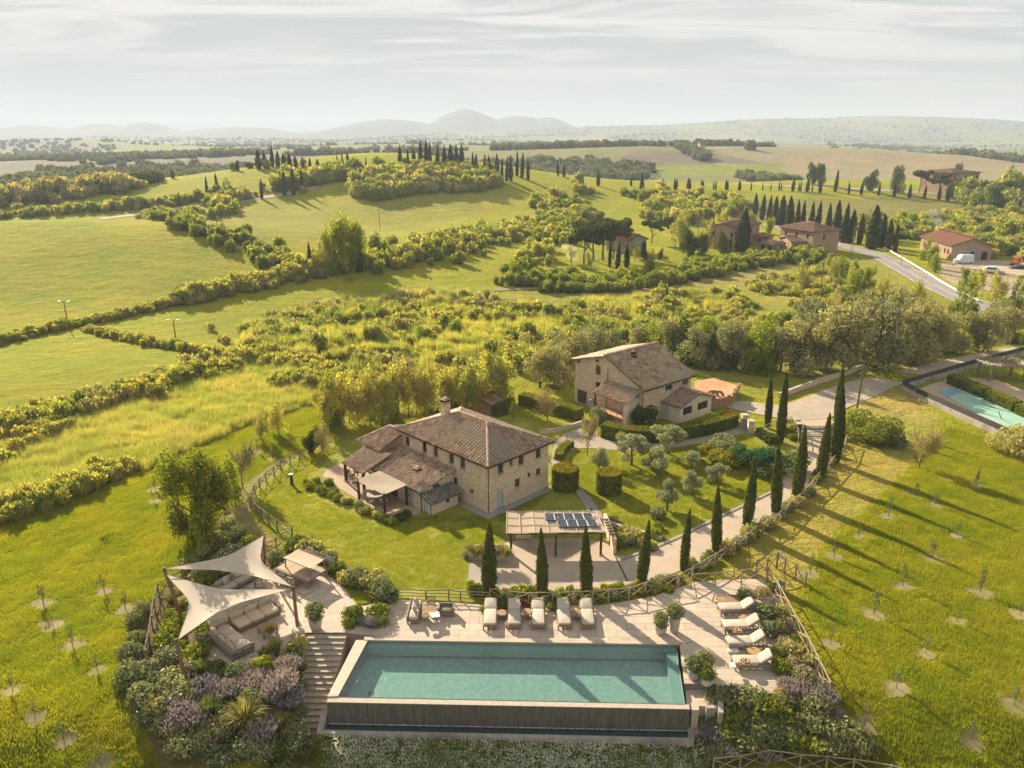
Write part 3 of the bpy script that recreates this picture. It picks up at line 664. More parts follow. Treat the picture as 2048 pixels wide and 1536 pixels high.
def cypress_mesh(name, seed, n, s, mat, R0=0.085, rag=0.16):
    """flame-shaped crown, 1 high: many upright sprays round a narrow spindle"""
    rng = np.random.default_rng(seed)
    prof = lambda t: R0 * np.clip(0.62 + 1.6 * t, 0, 1) * np.clip((1 - t) / 0.55, 0, 1) ** 0.7
    t = 0.03 + 0.97 * rng.random(n) ** 1.15; a = rng.random(n) * 6.283
    lump = 1 + rag * np.sin(a * 5 + 9 * np.sin(t * 14 + seed)) * np.sin(t * 31 + a * 3) + rag * 0.8 * (rng.random(n) - 0.5)
    r = prof(t) * lump * (0.75 + 0.3 * rng.random(n))
    bend = 0.012 * np.sin(t * 3 + seed)
    p = np.stack([r * np.cos(a) + bend, r * np.sin(a), t], 1)
    d = np.stack([np.cos(a), np.sin(a), 0.25 + 0 * a], 1) + 0.55 * rdir(n, rng)
    up = np.stack([0.25 * np.cos(a), 0.25 * np.sin(a), 1 + 0 * a], 1) + 0.25 * rdir(n, rng)
    V, q = leaf_quads(p, d, up, s * (0.6 + 0.8 * rng.random(n)), 2.6)
    # dense heart so that no sky shows through
    m = 10; zs = np.linspace(0.02, 0.97, 12); core = []
    for z in zs:
        for k in range(m):
            rr = prof(np.array([z]))[0] * 0.74; core.append((rr * math.cos(6.283 * k / m) + 0.012 * math.sin(z * 3 + seed), rr * math.sin(6.283 * k / m), z))
    o = len(V); cq = [(o + j * m + k, o + j * m + (k + 1) % m, o + (j + 1) * m + (k + 1) % m, o + (j + 1) * m + k) for j in range(11) for k in range(m)]
    return mesh_np(name, np.concatenate([V, np.array(core)]), quads=np.concatenate([q, np.array(cq)]), mats=[mat])
def mound_mesh(name, seed, n, s, mat, lob=7, flat=0.75, bloom=None, nb=0, bs=0.05, upright=0.3, shell=0.55):
    """garden bush about 1 wide standing on z=0; optional blossoms near the surface"""
    rng = np.random.default_rng(seed); L = []
    for i in range(lob):
        a = rng.random() * 6.28; rr = 0.28 * math.sqrt(rng.random()); f = 0.2 + 0.12 * rng.random()
        L.append(((rr * math.cos(a), rr * math.sin(a), flat * (0.28 + 0.35 * rng.random())), (f, f, f * flat * 1.15)))
    L.append(((0, 0, flat * 0.3), (0.4, 0.4, flat * 0.36)))
    p, d = lobes_cloud(L, n, rng, shell); p[:, 2] = np.maximum(p[:, 2], 0.015)
    up = rdir(n, rng) * (1 - upright) + np.array([0, 0, 1.0]) * upright + d * 0.3
    V, q = leaf_quads(p, d + 0.7 * rdir(n, rng), up, s * (0.6 + 0.8 * rng.random(n)), 1.9)
    mi = np.zeros(len(q)); mats = [mat]
    if bloom:
        p2, d2 = lobes_cloud(L, nb, rng, 0.97); p2[:, 2] = np.maximum(p2[:, 2], 0.1); p2 = p2[p2[:, 2] > flat * 0.22]; d2 = rdir(len(p2), rng) + np.array([0, -0.4, 0.8])
        V2, q2 = leaf_quads(p2 + np.array([0, 0, 0.03]), d2, rdir(len(p2), rng) + np.array([0, 0, 1.2]), bs * (0.6 + 0.8 * rng.random(len(p2))), 1.6)
        q = np.concatenate([q, q2 + len(V)]); V = np.concatenate([V, V2]); mi = np.concatenate([mi, np.ones(len(q2))]); mats.append(bloom)
    return mesh_np(name, V, quads=q, mats=mats, midx=mi)
def tussock_mesh(name, seed, n, w, mat, h=0.8, arch=0.5, spread=0.5):
    """fountain of arching blades from one root, about 1 wide"""
    rng = np.random.default_rng(seed); a = rng.random(n) * 6.283; L = 0.65 + 0.35 * rng.random(n); o = spread * (0.15 + 0.85 * rng.random(n))
    d = np.stack([np.cos(a), np.sin(a), 0 * a], 1); t = np.stack([-np.sin(a), np.cos(a), 0 * a], 1)
    pts = []
    for f in (0, 0.4, 0.75, 1.0):
        out = o * L * f ** 1.3; up = h * L * (f - arch * o / spread * f ** 3 * 0.9)
        pts.append(d * out[:, None] + np.stack([0 * a, 0 * a, up], 1) + d * 0.03)
    ws = [w, w * 0.9, w * 0.6, w * 0.08]
    rings = []
    for p_, w_ in zip(pts, ws): rings += [p_ - t * w_ / 2, p_ + t * w_ / 2]
    V = np.stack(rings, 1).reshape(-1, 3); b = np.arange(n)[:, None] * 8
    q = np.concatenate([b + np.array([[0, 1, 3, 2]]), b + np.array([[2, 3, 5, 4]]), b + np.array([[4, 5, 7, 6]])])
    return mesh_np(name, V, quads=q, mats=[mat])
def spike_mesh(name, seed, n, mat, bloom, h=0.6):
    """lavender: upright stems with blossom heads"""
    rng = np.random.default_rng(seed); a = rng.random(n) * 6.283; r = 0.42 * np.sqrt(rng.random(n)); L = h * (0.75 + 0.35 * rng.random(n)) * (1 - 0.5 * r)
    b = np.stack([r * 0.5 * np.cos(a), r * 0.5 * np.sin(a), 0 * a], 1); tip = np.stack([r * 1.15 * np.cos(a), r * 1.15 * np.sin(a), L], 1)
    dv = tip - b; Vs = []; Q = []; MI = []; o = 0
    for f, sz, asp, mi in ((0.35, 0.05, 3.5, 0), (0.62, 0.04, 3.5, 0), (0.88, 0.05, 2.3, 1), (0.98, 0.035, 2.2, 1)):
        p = b + dv * f; V, q = leaf_quads(p, rdir(n, rng) * np.array([1, 1, 0.25]), dv, sz, asp); Vs.append(V); Q.append(q + o); MI.append(np.full(len(q), mi)); o += len(V)
    return mesh_np(name, np.concatenate(Vs), quads=np.concatenate(Q), mats=[mat, bloom], midx=np.concatenate(MI))
def grass_mesh(name, seed, n, mat, rad=0.5, h=0.25, w=0.035):
    rng = np.random.default_rng(seed); a = rng.random(n) * 6.283; r = rad * np.sqrt(rng.random(n))
    b = np.stack([r * np.cos(a), r * np.sin(a), 0 * a - 0.02], 1); t = rdir(n, rng) * np.array([1, 1, 0]); L = h * (0.5 + rng.random(n))
    tip = b + np.stack([L * 0.5 * (rng.random(n) - 0.5), L * 0.5 * (rng.random(n) - 0.5), L], 1)
    V = np.stack([b - t * w / 2, b + t * w / 2, tip], 1).reshape(-1, 3)
    return mesh_np(name, V, tris=np.arange(3 * n).reshape(-1, 3), mats=[mat])
def twig_mesh(name, seed, n, mat, lobes, L=0.18, w=0.012):
    """bare spring twigs fanning up and out"""
    rng = np.random.default_rng(seed); p, d = lobes_cloud(lobes, n, rng, 0.2)
    up = d + np.array([0, 0, 1.1]) + 0.4 * rdir(n, rng); up /= np.linalg.norm(up, axis=1, keepdims=True)
    t = np.cross(up, rdir(n, rng)); t /= np.linalg.norm(t, axis=1, keepdims=True); l = (L * (0.5 + rng.random(n)))[:, None]
    V = np.stack([p - t * w, p + t * w, p + up * l + t * w * 0.3, p + up * l - t * w * 0.3], 1).reshape(-1, 3)
    return mesh_np(name, V, quads=np.arange(4 * n).reshape(-1, 4), mats=[mat])
# cypresses (1 high)
CYP = [cypress_mesh('cypress_foliage', 11 + i, 5200, 0.013, 'leaf_cypress', 0.066 + 0.005 * i) for i in range(3)]
CYPF = [cypress_mesh('cypress_foliage', 31 + i, 700, 0.035, 'leaf_cypress_far', [0.085, 0.11, 0.14][i], 0.3) for i in range(3)]
CYPT = MB().bar((0, 0, -0.03), (0, 0, 0.12), 0.018, 0.014, 6).data('trunk', 'bark')
# broad trees: (crown, trunk), 1 high
def tkind(seed, mat, n, s, rx=0.36, rz=0.55, zc=0.62, lob=9, spread=0.75, bark='bark', forks=5, r=0.025, shell=0.35, lr=0.42, twigs=0):
    L = rlobes(seed, lob, rx, rz, zc, spread, lr)
    cm_ = crown('foliage', L, n, s, mat, seed, shell=shell)
    tm = trunk_mesh('trunk', 1.0, r, bark, seed, forks, 0.3)
    tw = twig_mesh('twigs', seed, twigs, 'twig', L) if twigs else None
    return cm_, tm, tw
OLIVE = [tkind(101 + i, 'leaf_olive', 2600, 0.042, 0.42, 0.5, 0.62, 10, 0.8, 'bark', 6, 0.035) for i in range(3)]
GREYT = [tkind(121 + i, 'leaf_olive_grey', 4200, 0.036, 0.52, 0.62, 0.52, 13, 0.85, 'bark', 6, 0.03, lr=0.4, twigs=90) for i in range(3)]
FRESH = [tkind(141 + i, 'leaf_fresh', 3400, 0.036, 0.36, 0.75, 0.55, 12, 0.7, 'bark', 6, 0.022) for i in range(3)]
YELLO = [tkind(161 + i, 'leaf_yellow', 2100, 0.03, 0.34, 0.7, 0.6, 10, 0.8, 'bark_pale', 7, 0.016, 0.2, 0.38, 160) for i in range(3)]
BARE = [tkind(181 + i, 'leaf_brownish', 700, 0.028, 0.38, 0.6, 0.64, 8, 0.8, 'bark', 7, 0.018, 0.2, 0.4, 500) for i in range(2)]
DARKT = [tkind(201 + i, 'leaf_dark', 3000, 0.042, 0.4, 0.7, 0.56, 11, 0.75, 'bark', 5, 0.025) for i in range(2)]
PINE = [tkind(221 + i, 'leaf_pine', 3000, 0.045, 0.5, 0.3, 0.8, 13, 0.85, 'bark_pale', 7, 0.03, 0.55, 0.36) for i in range(2)]
BLOS = [tkind(241, 'bloom_white', 1600, 0.04, 0.42, 0.5, 0.6, 8, 0.8, 'bark', 6, 0.025)]
BIGT = [tkind(301, 'leaf_bush', 16000, 0.024, 0.40, 0.78, 0.53, 30, 0.85, 'bark', 9, 0.024, 0.3, 0.34)]
CONIF = [cypress_mesh('foliage', 261, 1800, 0.035, 'leaf_cypress_far', 0.17, 0.35)]
YOUNG = [tkind(281 + i, 'leaf_young', 420, 0.04, 0.3, 0.45, 0.74, 6, 0.8, 'bark', 4, 0.03, 0.15, 0.42) for i in range(3)]
def tree(kind, key, loc, h, wide=1.0, name='tree', rz=None, lean=0.0):
    """key: row for the label"""
    t = thing(name, None, None, loc, random.uniform(0, 6.28) if rz is None else rz)
    t.scale = (h * wide, h * wide, h); t.rotation_euler[0] = lean
    fo = link('foliage', kind[0], t)
    if kind[1] is not None: link('trunk', kind[1], t)
    if len(kind) > 2 and kind[2] is not None: tag(link('twigs', kind[2], t), kind='stuff')
    enrol(key, t); return t
def cypress(key, loc, h, far=False, wide=1.0):
    t = thing('cypress_tree', None, None, loc, random.uniform(0, 6.28)); wide *= random.uniform(0.85, 1.15); t.scale = (h * wide, h * wide * random.uniform(0.9, 1.1), h); t.rotation_euler[0] = R(random.uniform(-2, 2)); t.rotation_euler[1] = R(random.uniform(-2, 2))
    link('foliage', random.choice(CYPF if far else CYP), t); link('trunk', CYPT, t); enrol(key, t); return t
def base_h(px, py, top):
    b = G(px, py); return b, max(0.5, hgt(b, top))
# bushes (about 1 wide)
BUSH = {
 'green': [mound_mesh('bush', 300 + i, 900, 0.075, 'leaf_bush') for i in range(3)],
 'dark': [mound_mesh('bush', 310 + i, 900, 0.075, 'leaf_dark') for i in range(2)],
 'rosemary': [mound_mesh('bush', 320 + i, 1000, 0.065, 'leaf_rosemary', 8, 0.85, None, 0, 0, 0.7) for i in range(3)],
 'silver': [mound_mesh('bush', 330 + i, 900, 0.06, 'leaf_silver', 7, 0.6, None, 0, 0, 0.4) for i in range(2)],
 'yellow': [mound_mesh('bush', 340 + i, 850, 0.07, 'leaf_bush', 7, 0.8, 'bloom_yellow', 60, 0.05) for i in range(2)],
 'daisy': [mound_mesh('bush', 350 + i, 900, 0.065, 'leaf_rosemary', 8, 0.75, 'bloom_white', 130, 0.045) for i in range(2)],
 'pink': [mound_mesh('bush', 360 + i, 700, 0.065, 'leaf_rosemary', 8, 0.75, 'bloom_pink', 260, 0.05) for i in range(2)],
 'lavender': [spike_mesh('bush', 370 + i, 420, 'leaf_rosemary', 'bloom_lavender', 0.7) for i in range(3)],
 'tussock': [tussock_mesh('tussock', 380 + i, 330, 0.022, 'leaf_tussock', 0.8, 0.75) for i in range(2)],
 'greengrass': [tussock_mesh('tussock', 390 + i, 300, 0.02, 'leaf_green_tussock', 0.8, 0.55, 0.42) for i in range(2)],
 'scrub': [mound_mesh('bush', 400 + i, 620, 0.10, 'leaf_scrub', 8, 1.1, None, 0, 0, 0.6, 0.4) for i in range(3)],
 'scrubgreen': [mound_mesh('bush', 410 + i, 620, 0.10, 'leaf_scrub_green', 8, 1.15, None, 0, 0, 0.5, 0.4) for i in range(2)],
 'fresh': [mound_mesh('bush', 420 + i, 620, 0.10, 'leaf_fresh', 8, 1.1, None, 0, 0, 0.5, 0.4) for i in range(2)],
 'brown': [mound_mesh('bush', 430 + i, 500, 0.10, 'leaf_brownish', 8, 1.0, None, 0, 0, 0.6, 0.4) for i in range(2)],
 'feather': [grass_mesh('bush', 460 + i, 300, ['leaf_scrub', 'leaf_scrub_green'][i], 0.45, 0.62, 0.055) for i in range(2)],
 'reed': [grass_mesh('reed_clump', 440 + i, 230, 'leaf_reed', 0.55, 0.5, 0.03) for i in range(2)],
 'red': [tussock_mesh('tussock', 450, 160, 0.035, 'red_leaf', 0.6, 0.7)],
}
def bush(kind, key, loc, w, h=None, name=None):
    me = random.choice(BUSH[kind]); o = link(name or {'lavender': 'lavender_bush', 'tussock': 'grass_tussock', 'greengrass': 'grass_tussock', 'red': 'red_plant', 'reed': 'reed_clump'}.get(kind, 'garden_bush'), me)
    o.location = loc; o.rotation_euler = (0, 0, random.uniform(0, 6.28)); o.scale = (w, w, h or w)
    enrol(key, o); return o
# ------------------------------------------------------------------ uncountable growth: points on the land carrying copies of one plant
def scatter(name, pts, sc, srcs, label, kk=None, seed=1, cat=None):
    """srcs: real plants standing in the scene whose shape is repeated"""
    rng = np.random.default_rng(seed); n = len(pts)
    me = bpy.data.meshes.new(name); me.vertices.add(n); me.vertices.foreach_set('co', np.asarray(pts, np.float32).ravel())
    for nm, val, ty in (('sc', sc, 'FLOAT'), ('rz', rng.random(n) * 6.283, 'FLOAT'), ('hz', 0.75 + 0.5 * rng.random(n), 'FLOAT')):
        a = me.attributes.new(nm, ty, 'POINT'); a.data.foreach_set('value', np.asarray(val, np.float32))
    a = me.attributes.new('kk', 'INT', 'POINT'); a.data.foreach_set('value', np.asarray(kk if kk is not None else rng.integers(0, len(srcs), n), np.int32))
    o = link(name, me); tag(o, label, cat, None, 'stuff')
    nt = bpy.data.node_groups.new(name + '_spread', 'GeometryNodeTree')
    nt.interface.new_socket('Geometry', in_out='INPUT', socket_type='NodeSocketGeometry'); nt.interface.new_socket('Geometry', in_out='OUTPUT', socket_type='NodeSocketGeometry')
    gi = nt.nodes.new('NodeGroupInput'); go = nt.nodes.new('NodeGroupOutput'); jn = nt.nodes.new('GeometryNodeJoinGeometry')
    def na(nm, ty):
        x = nt.nodes.new('GeometryNodeInputNamedAttribute'); x.data_type = ty; x.inputs['Name'].default_value = nm; return x.outputs['Attribute']
    scs, rzs, ks, hzs = na('sc', 'FLOAT'), na('rz', 'FLOAT'), na('kk', 'INT'), na('hz', 'FLOAT')
    cr_ = nt.nodes.new('ShaderNodeCombineXYZ'); nt.links.new(rzs, cr_.inputs[2])
    hm = nt.nodes.new('ShaderNodeMath'); hm.operation = 'MULTIPLY'; nt.links.new(scs, hm.inputs[0]); nt.links.new(hzs, hm.inputs[1])
    cs_ = nt.nodes.new('ShaderNodeCombineXYZ'); nt.links.new(scs, cs_.inputs[0]); nt.links.new(scs, cs_.inputs[1]); nt.links.new(hm.outputs[0], cs_.inputs[2])
    for i, so_ in enumerate(srcs):
        oi = nt.nodes.new('GeometryNodeObjectInfo'); oi.inputs['Object'].default_value = so_; oi.inputs['As Instance'].default_value = True
        cp = nt.nodes.new('FunctionNodeCompare'); cp.data_type = 'INT'; cp.operation = 'EQUAL'
        si = [s for s in cp.inputs if s.type == 'INT']; nt.links.new(ks, si[0]); si[1].default_value = i
        ip = nt.nodes.new('GeometryNodeInstanceOnPoints'); nt.links.new(gi.outputs[0], ip.inputs['Points']); nt.links.new(cp.outputs[0], ip.inputs['Selection'])
        nt.links.new(oi.outputs['Geometry'], ip.inputs['Instance']); nt.links.new(cr_.outputs[0], ip.inputs['Rotation']); nt.links.new(cs_.outputs[0], ip.inputs['Scale'])
        nt.links.new(ip.outputs[0], jn.inputs[0])
    nt.links.new(jn.outputs[0], go.inputs[0])
    md = o.modifiers.new('spread', 'NODES'); md.node_group = nt
    return o
def rnd_in(poly, n, seed, avoid=(), margin=0.0):
    rng = np.random.default_rng(seed); xs = [p[0] for p in poly]; ys = [p[1] for p in poly]
    X = rng.uniform(min(xs), max(xs), n); Y = rng.uniform(min(ys), max(ys), n); k = inpoly(X, Y, poly)
    for a in avoid: k &= ~inpoly(X, Y, a)
    X, Y = X[k], Y[k]; return X, Y
def on_land(X, Y, dz=0.0): return np.stack([X, Y, HS(X, Y) + dz], 1)
# ------------------------------------------------------------------ terraces of stone slabs
def clip_rect(poly, x0, x1, y0, y1):
    def cl(ps, f, inter):
        out = []
        for i in range(len(ps)):
            a, b = ps[i - 1], ps[i]; fa, fb = f(a), f(b)
            if fa: 
                if not fb: out.append(inter(a, b))
                else: out.append(b)
            elif fb: out += [inter(a, b), b]
        return out
    def ix(x): return lambda a, b: (x, a[1] + (b[1] - a[1]) * (x - a[0]) / (b[0] - a[0]))
    def iy(y): return lambda a, b: (a[0] + (b[0] - a[0]) * (y - a[1]) / (b[1] - a[1]), y)
    ps = [(p[0], p[1]) for p in poly]
    for f, it in ((lambda p: p[0] >= x0, ix(x0)), (lambda p: p[0] <= x1, ix(x1)), (lambda p: p[1] >= y0, iy(y0)), (lambda p: p[1] <= y1, iy(y1))):
        if len(ps) < 3: return []
        ps = cl(ps, f, it)
    return ps
def area(ps): return abs(sum(ps[i - 1][0] * ps[i][1] - ps[i][0] * ps[i - 1][1] for i in range(len(ps)))) / 2
def terrace(poly, lx, ly, z, mat, label, ang=0.0, depth=2.6, gap=0.02, piece='paving_slab', jit=0.5):
    base = tag(MB().prism([(p[0], p[1]) for p in poly], -depth, z - 0.04).obj('terrace', 'joint'), label, kind='structure')
    ca, sa = math.cos(ang), math.sin(ang); loc = [(p[0] * ca + p[1] * sa, -p[0] * sa + p[1] * ca) for p in poly]
    xs = [p[0] for p in loc]; ys = [p[1] for p in loc]; j = 0; y = min(ys)
    while y < max(ys):
        x = min(xs) - (lx * jit if j % 2 else 0)
        while x < max(xs):
            ps = clip_rect(loc, x + gap / 2, x + lx - gap / 2, y + gap / 2, y + ly - gap / 2)
            if len(ps) >= 3 and area(ps) > 0.05:
                zz = z + random.uniform(-0.004, 0.004)
                MB().prism([(px * ca - py * sa, px * sa + py * ca) for px, py in ps], z - 0.1, zz).obj(piece, mat, base)
            x += lx
        y += ly; j += 1
    return base
tl = terrace(T_LEFT, 1.35, 0.95, 0.05, 'travertine', 'pale stone lounge terrace under the shade sails', R(24))
terrace(T_BACK, 1.5, 0.85, 0.05, 'travertine', 'pale stone terrace along the back of the pool')
T_RIGHT2 = PP([(1391.5, 1164), (1530, 1157), (1548, 1260), (1563, 1389), (1434, 1384), (1431, 1370), (1369, 1368), (1359, 1290), (1391.5, 1285)])
terrace(T_RIGHT2, 3.4, 0.62, 0.05, 'deck_stone', 'pale stone deck with long planks right of the pool', R(-2), piece='paving_slab')
# faint lettering laid in the paving
cu = bpy.data.curves.new('lettering', 'FONT'); cu.body = 'Calm'; cu.size = 1.0; cu.extrude = 0.002; cu.shear = 0.3
lt = bpy.data.objects.new('lettering', cu); COL.objects.link(lt); q = P(505, 1222, 0.06); q2 = P(530, 1209, 0.06)
cu.materials.append(MATS['paint_white']); lt.parent = tl; lt.location = q; lt.rotation_euler = (0, 0, math.atan2(q2.y - q.y, q2.x - q.x))
# ------------------------------------------------------------------ infinity pool
def build_pool():
    bl, br, fr, fl = POOL['bl'], POOL['br'], POOL['fr'], POOL['fl']
    t = thing('infinity_pool', 'long infinity pool with turquoise water spilling over its front edge', 'pool', bl)
    def loc(p, z): return (p[0] - bl.x, p[1] - bl.y, z)
    D = -1.15; W = -0.05
    mb = MB()
    mb.add([loc(bl, D), loc(br, D), loc(fr, D), loc(fl, D)], [(3, 2, 1, 0)][0:1] and [(0, 3, 2, 1)])
    for a, b in ((bl, br), (br, fr), (fl, bl), (fr, fl)): mb.add([loc(a, D), loc(b, D), loc(b, 0.0), loc(a, 0.0)], [(0, 1, 2, 3)])
    mb.obj('basin', 'pool_ripple_paint', t)
    # back wall ledge and right ledge under water
    n = Vector((0, -0.42, 0)); n2 = Vector((-0.75, 0, 0))
    MB().hexa([loc(bl + n, -1.0), loc(br + n, -1.0), loc(br, -1.0), loc(bl, -1.0)], [loc(bl + n, -0.22), loc(br + n, -0.22), loc(br, -0.22), loc(bl, -0.22)]).obj('ledge', 'pool_liner', t)
    MB().hexa([loc(fr + n2, D), loc(fr, D), loc(br, D), loc(br + n2, D)], [loc(fr + n2, -0.35), loc(fr, -0.35), loc(br, -0.35), loc(br + n2, -0.35)]).obj('ledge', 'pool_liner', t)
    # water sheet
    k = 60; vs = [loc(bl.lerp(br, i / k), W) for i in range(k + 1)] + [loc(fl.lerp(fr, i / k), W) for i in range(k + 1)]
    MB().add(vs, [(i, k + 1 + i, k + 2 + i, i + 1) for i in range(k)]).obj('water', 'pool_water', t)
    # left coping
    o1, o2 = P(712, 1281), P(655, 1394)
    MB().hexa([loc(o2, -3.4), loc(fl, -3.4), loc(bl, -3.4), loc(o1, -3.4)], [loc(o2, 0.05), loc(fl, 0.05), loc(bl, 0.05), loc(o1, 0.05)]).obj('coping', 'travertine', t)
    # coping line at the back
    MB().hexa([loc(bl + Vector((-0.3, 0, 0)), -0.3), loc(br + Vector((0.25, 0, 0)), -0.3), loc(br + Vector((0.25, 0.34, 0)), -0.3), loc(bl + Vector((-0.3, 0.34, 0)), -0.3)],
              [loc(bl + Vector((-0.3, -0.04, 0)), 0.085), loc(br + Vector((0.25, -0.04, 0)), 0.085), loc(br + Vector((0.25, 0.34, 0)), 0.085), loc(bl + Vector((-0.3, 0.34, 0)), 0.085)]).obj('coping', 'travertine', t)
    # spillway wall with its rim, and the streams running down it
    a, b = P(656, 1394), fr + Vector((0.25, 0, 0)); out = Vector((0, -0.42, 0))
    MB().hexa([loc(a + out, -2.1), loc(b + out, -2.1), loc(b, -2.1), loc(a, -2.1)], [loc(a + out, -0.09), loc(b + out, -0.09), loc(b, -0.09), loc(a, -0.09)]).obj('spillway_wall', 'spill_dark', t)
    MB().hexa([loc(a + out * 1.05, -0.089), loc(b + out * 1.05, -0.089), loc(b, -0.089), loc(a, -0.089)], [loc(a + out * 1.05, -0.03), loc(b + out * 1.05, -0.03), loc(b, -0.03), loc(a, -0.03)]).obj('spillway_rim', 'stone_pale', t)
    mb = MB(); rng = random.Random(5)
    for i in range(190):
        f = (i + rng.uniform(0.2, 0.8)) / 190; p = (a + out * 1.06).lerp(b + out * 1.06, f); w = rng.uniform(0.012, 0.042); z0 = -0.1 - rng.uniform(0, 0.15); z1 = -1.78
        mb.add([loc(p + Vector((-w, 0, 0)), z1), loc(p + Vector((w, 0, 0)), z1), loc(p + Vector((w * 0.5, 0.004, 0)), z0), loc(p + Vector((-w * 0.5, 0.004, 0)), z0)], [(0, 1, 2, 3)])
    tag(mb.obj('water_streams', 'stone_pale', t), kind='stuff')
    mb = MB()
    for i in range(260):
        f = (i + rng.random()) / 260; p = (a + out * 1.12).lerp(b + out * 1.12, f); s = rng.uniform(0.02, 0.045); mb.box(p.x - bl.x - s, p.x - bl.x + s, p.y - bl.y - 0.03, p.y - bl.y + 0.03, -1.79, -1.755)
    tag(mb.obj('foam', 'white_paint', t), kind='stuff')
    # catch basin in front
    c0, c1 = a + Vector((-0.55, -1.45, 0)), b + Vector((0.15, -1.5, 0)); i0, i1 = a + Vector((-0.2, -1.15, 0)), b + Vector((-0.15, -1.2, 0))
    MB().hexa([loc(c0, -4.2), loc(c1, -4.2), loc(i1, -4.2), loc(i0, -4.2)], [loc(c0, -1.66), loc(c1, -1.66), loc(i1, -1.66), loc(i0, -1.66)]).obj('catch_basin_wall', 'concrete_wall', t)
    MB().hexa([loc(c0, -4.2), loc(i0, -4.2), loc(a + Vector((-0.02, 0, 0)), -4.2), loc(a + Vector((-0.5, 0, 0)), -4.2)], [loc(c0, -1.662), loc(i0, -1.662), loc(a + Vector((-0.02, 0, 0)), -1.0), loc(a + Vector((-0.5, 0, 0)), -1.0)]).obj('catch_basin_wall', 'concrete_wall', t)
    MB().hexa([loc(i1, -4.2), loc(c1, -4.2), loc(b + Vector((0.6, 0, 0)), -4.2), loc(b + Vector((0.02, 0, 0)), -4.2)], [loc(i1, -1.664), loc(c1, -1.664), loc(b + Vector((0.6, 0, 0)), -1.66), loc(b + Vector((0.02, 0, 0)), -1.66)]).obj('catch_basin_wall', 'concrete_wall', t)
    MB().add([loc(i0, -1.78), loc(i1, -1.78), loc(b + out, -1.78), loc(a + out, -1.78)], [(0, 1, 2, 3)]).obj('catch_water', 'pool_water', t)
    MB().add([loc(i0, -2.05), loc(i1, -2.05), loc(b + out, -2.05), loc(a + out, -2.05)], [(0, 1, 2, 3)]).obj('catch_floor', 'spill_dark', t)
    for f in (0.13, 0.88):   # underwater lamps, unlit, and a drain
        p = bl.lerp(br, f) + n * 1.03; MB().lathe([(0.13, 0), (0.13, 0.03)], 12).obj('pool_light', 'white_paint', t)
        o = t.children[-1]; o.location = loc(p, -0.5); o.rotation_euler = (math.pi / 2, 0, 0)
    p = bl.lerp(fl, 0.72) + Vector((1.6, 0, 0)); MB().box(-0.2, 0.2, -0.2, 0.2, 0, 0.02).obj('drain', 'spill_dark', t).location = loc(p, D)
build_pool()
# ------------------------------------------------------------------ stair down the left side of the pool
def build_stair():
    a0, b0, a1, b1 = P(612, 1266), P(694, 1266), P(604, 1470, -2.6), P(640, 1470, -2.6)
    t = thing('stone_staircase', 'pale stone staircase running down beside the left end of the pool', 'stairs', a0)
    L = []
    n = 17
    for i in range(n + 1): f = i / n; L.append((a0.lerp(a1, f), b0.lerp(b1, f)))
    cur = [((606, 1487), (645, 1484), -2.75), ((612, 1502), (654, 1494), -2.95), ((622, 1517), (664, 1505), -3.1), ((634, 1531), (678, 1516), -3.25), ((650, 1545), (692, 1526), -3.4), ((668, 1560), (708, 1536), -3.55), ((690, 1575), (726, 1546), -3.7)]
    for a, b, z in cur: L.append((P(a[0], a[1], z), P(b[0], b[1], z)))
    for i in range(len(L) - 1):
        (pa, pb), (qa, qb) = L[i], L[i + 1]; z = min(pa.z, qa.z)
        ov = (pa - qa) * 0.10
        f = lambda p, zz: (p.x - a0.x, p.y - a0.y, zz)
        MB().hexa([f(qa, z - 1.2), f(qb, z - 1.2), f(pb, z - 1.2), f(pa, z - 1.2)], [f(qa, z + 0.0), f(qb, z + 0.0), f(pb, z + 0.0), f(pa, z + 0.0)]).obj('step', 'step_stone', t)
        MB().hexa([f(qa - ov, z + 0.003), f(qb - ov, z + 0.003), f(pb, z + 0.003), f(pa, z + 0.003)], [f(qa - ov, z + 0.05), f(qb - ov, z + 0.05), f(pb, z + 0.05), f(pa, z + 0.05)]).obj('tread', 'step_stone', t)
    f = lambda p, zz: (p.x - a0.x, p.y - a0.y, zz)
    MB().hexa([f(a1 + Vector((-0.3, 0, 0)), -4), f(a1 + Vector((-0.02, 0, 0)), -4), f(a0 + Vector((-0.02, 0, 0)), -4), f(a0 + Vector((-0.3, 0, 0)), -4)], [f(a1 + Vector((-0.3, 0, 0)), -2.35), f(a1 + Vector((-0.02, 0, 0)), -2.35), f(a0 + Vector((-0.02, 0, 0)), 0.03), f(a0 + Vector((-0.3, 0, 0)), 0.03)]).obj('side_wall', 'concrete_wall', t)
    # low kerb on the outer curve
    pts = [P(645, 1484, -2.6), P(658, 1494, -2.8), P(668, 1505, -2.95), P(682, 1516, -3.1), P(696, 1526, -3.25), P(712, 1536, -3.4)]
    for i in range(len(pts) - 1): MB().bar(pts[i] - a0, pts[i + 1] - a0, 0.12, 0.12, 6).obj('kerb_stone', 'stone_pale', t)
build_stair()
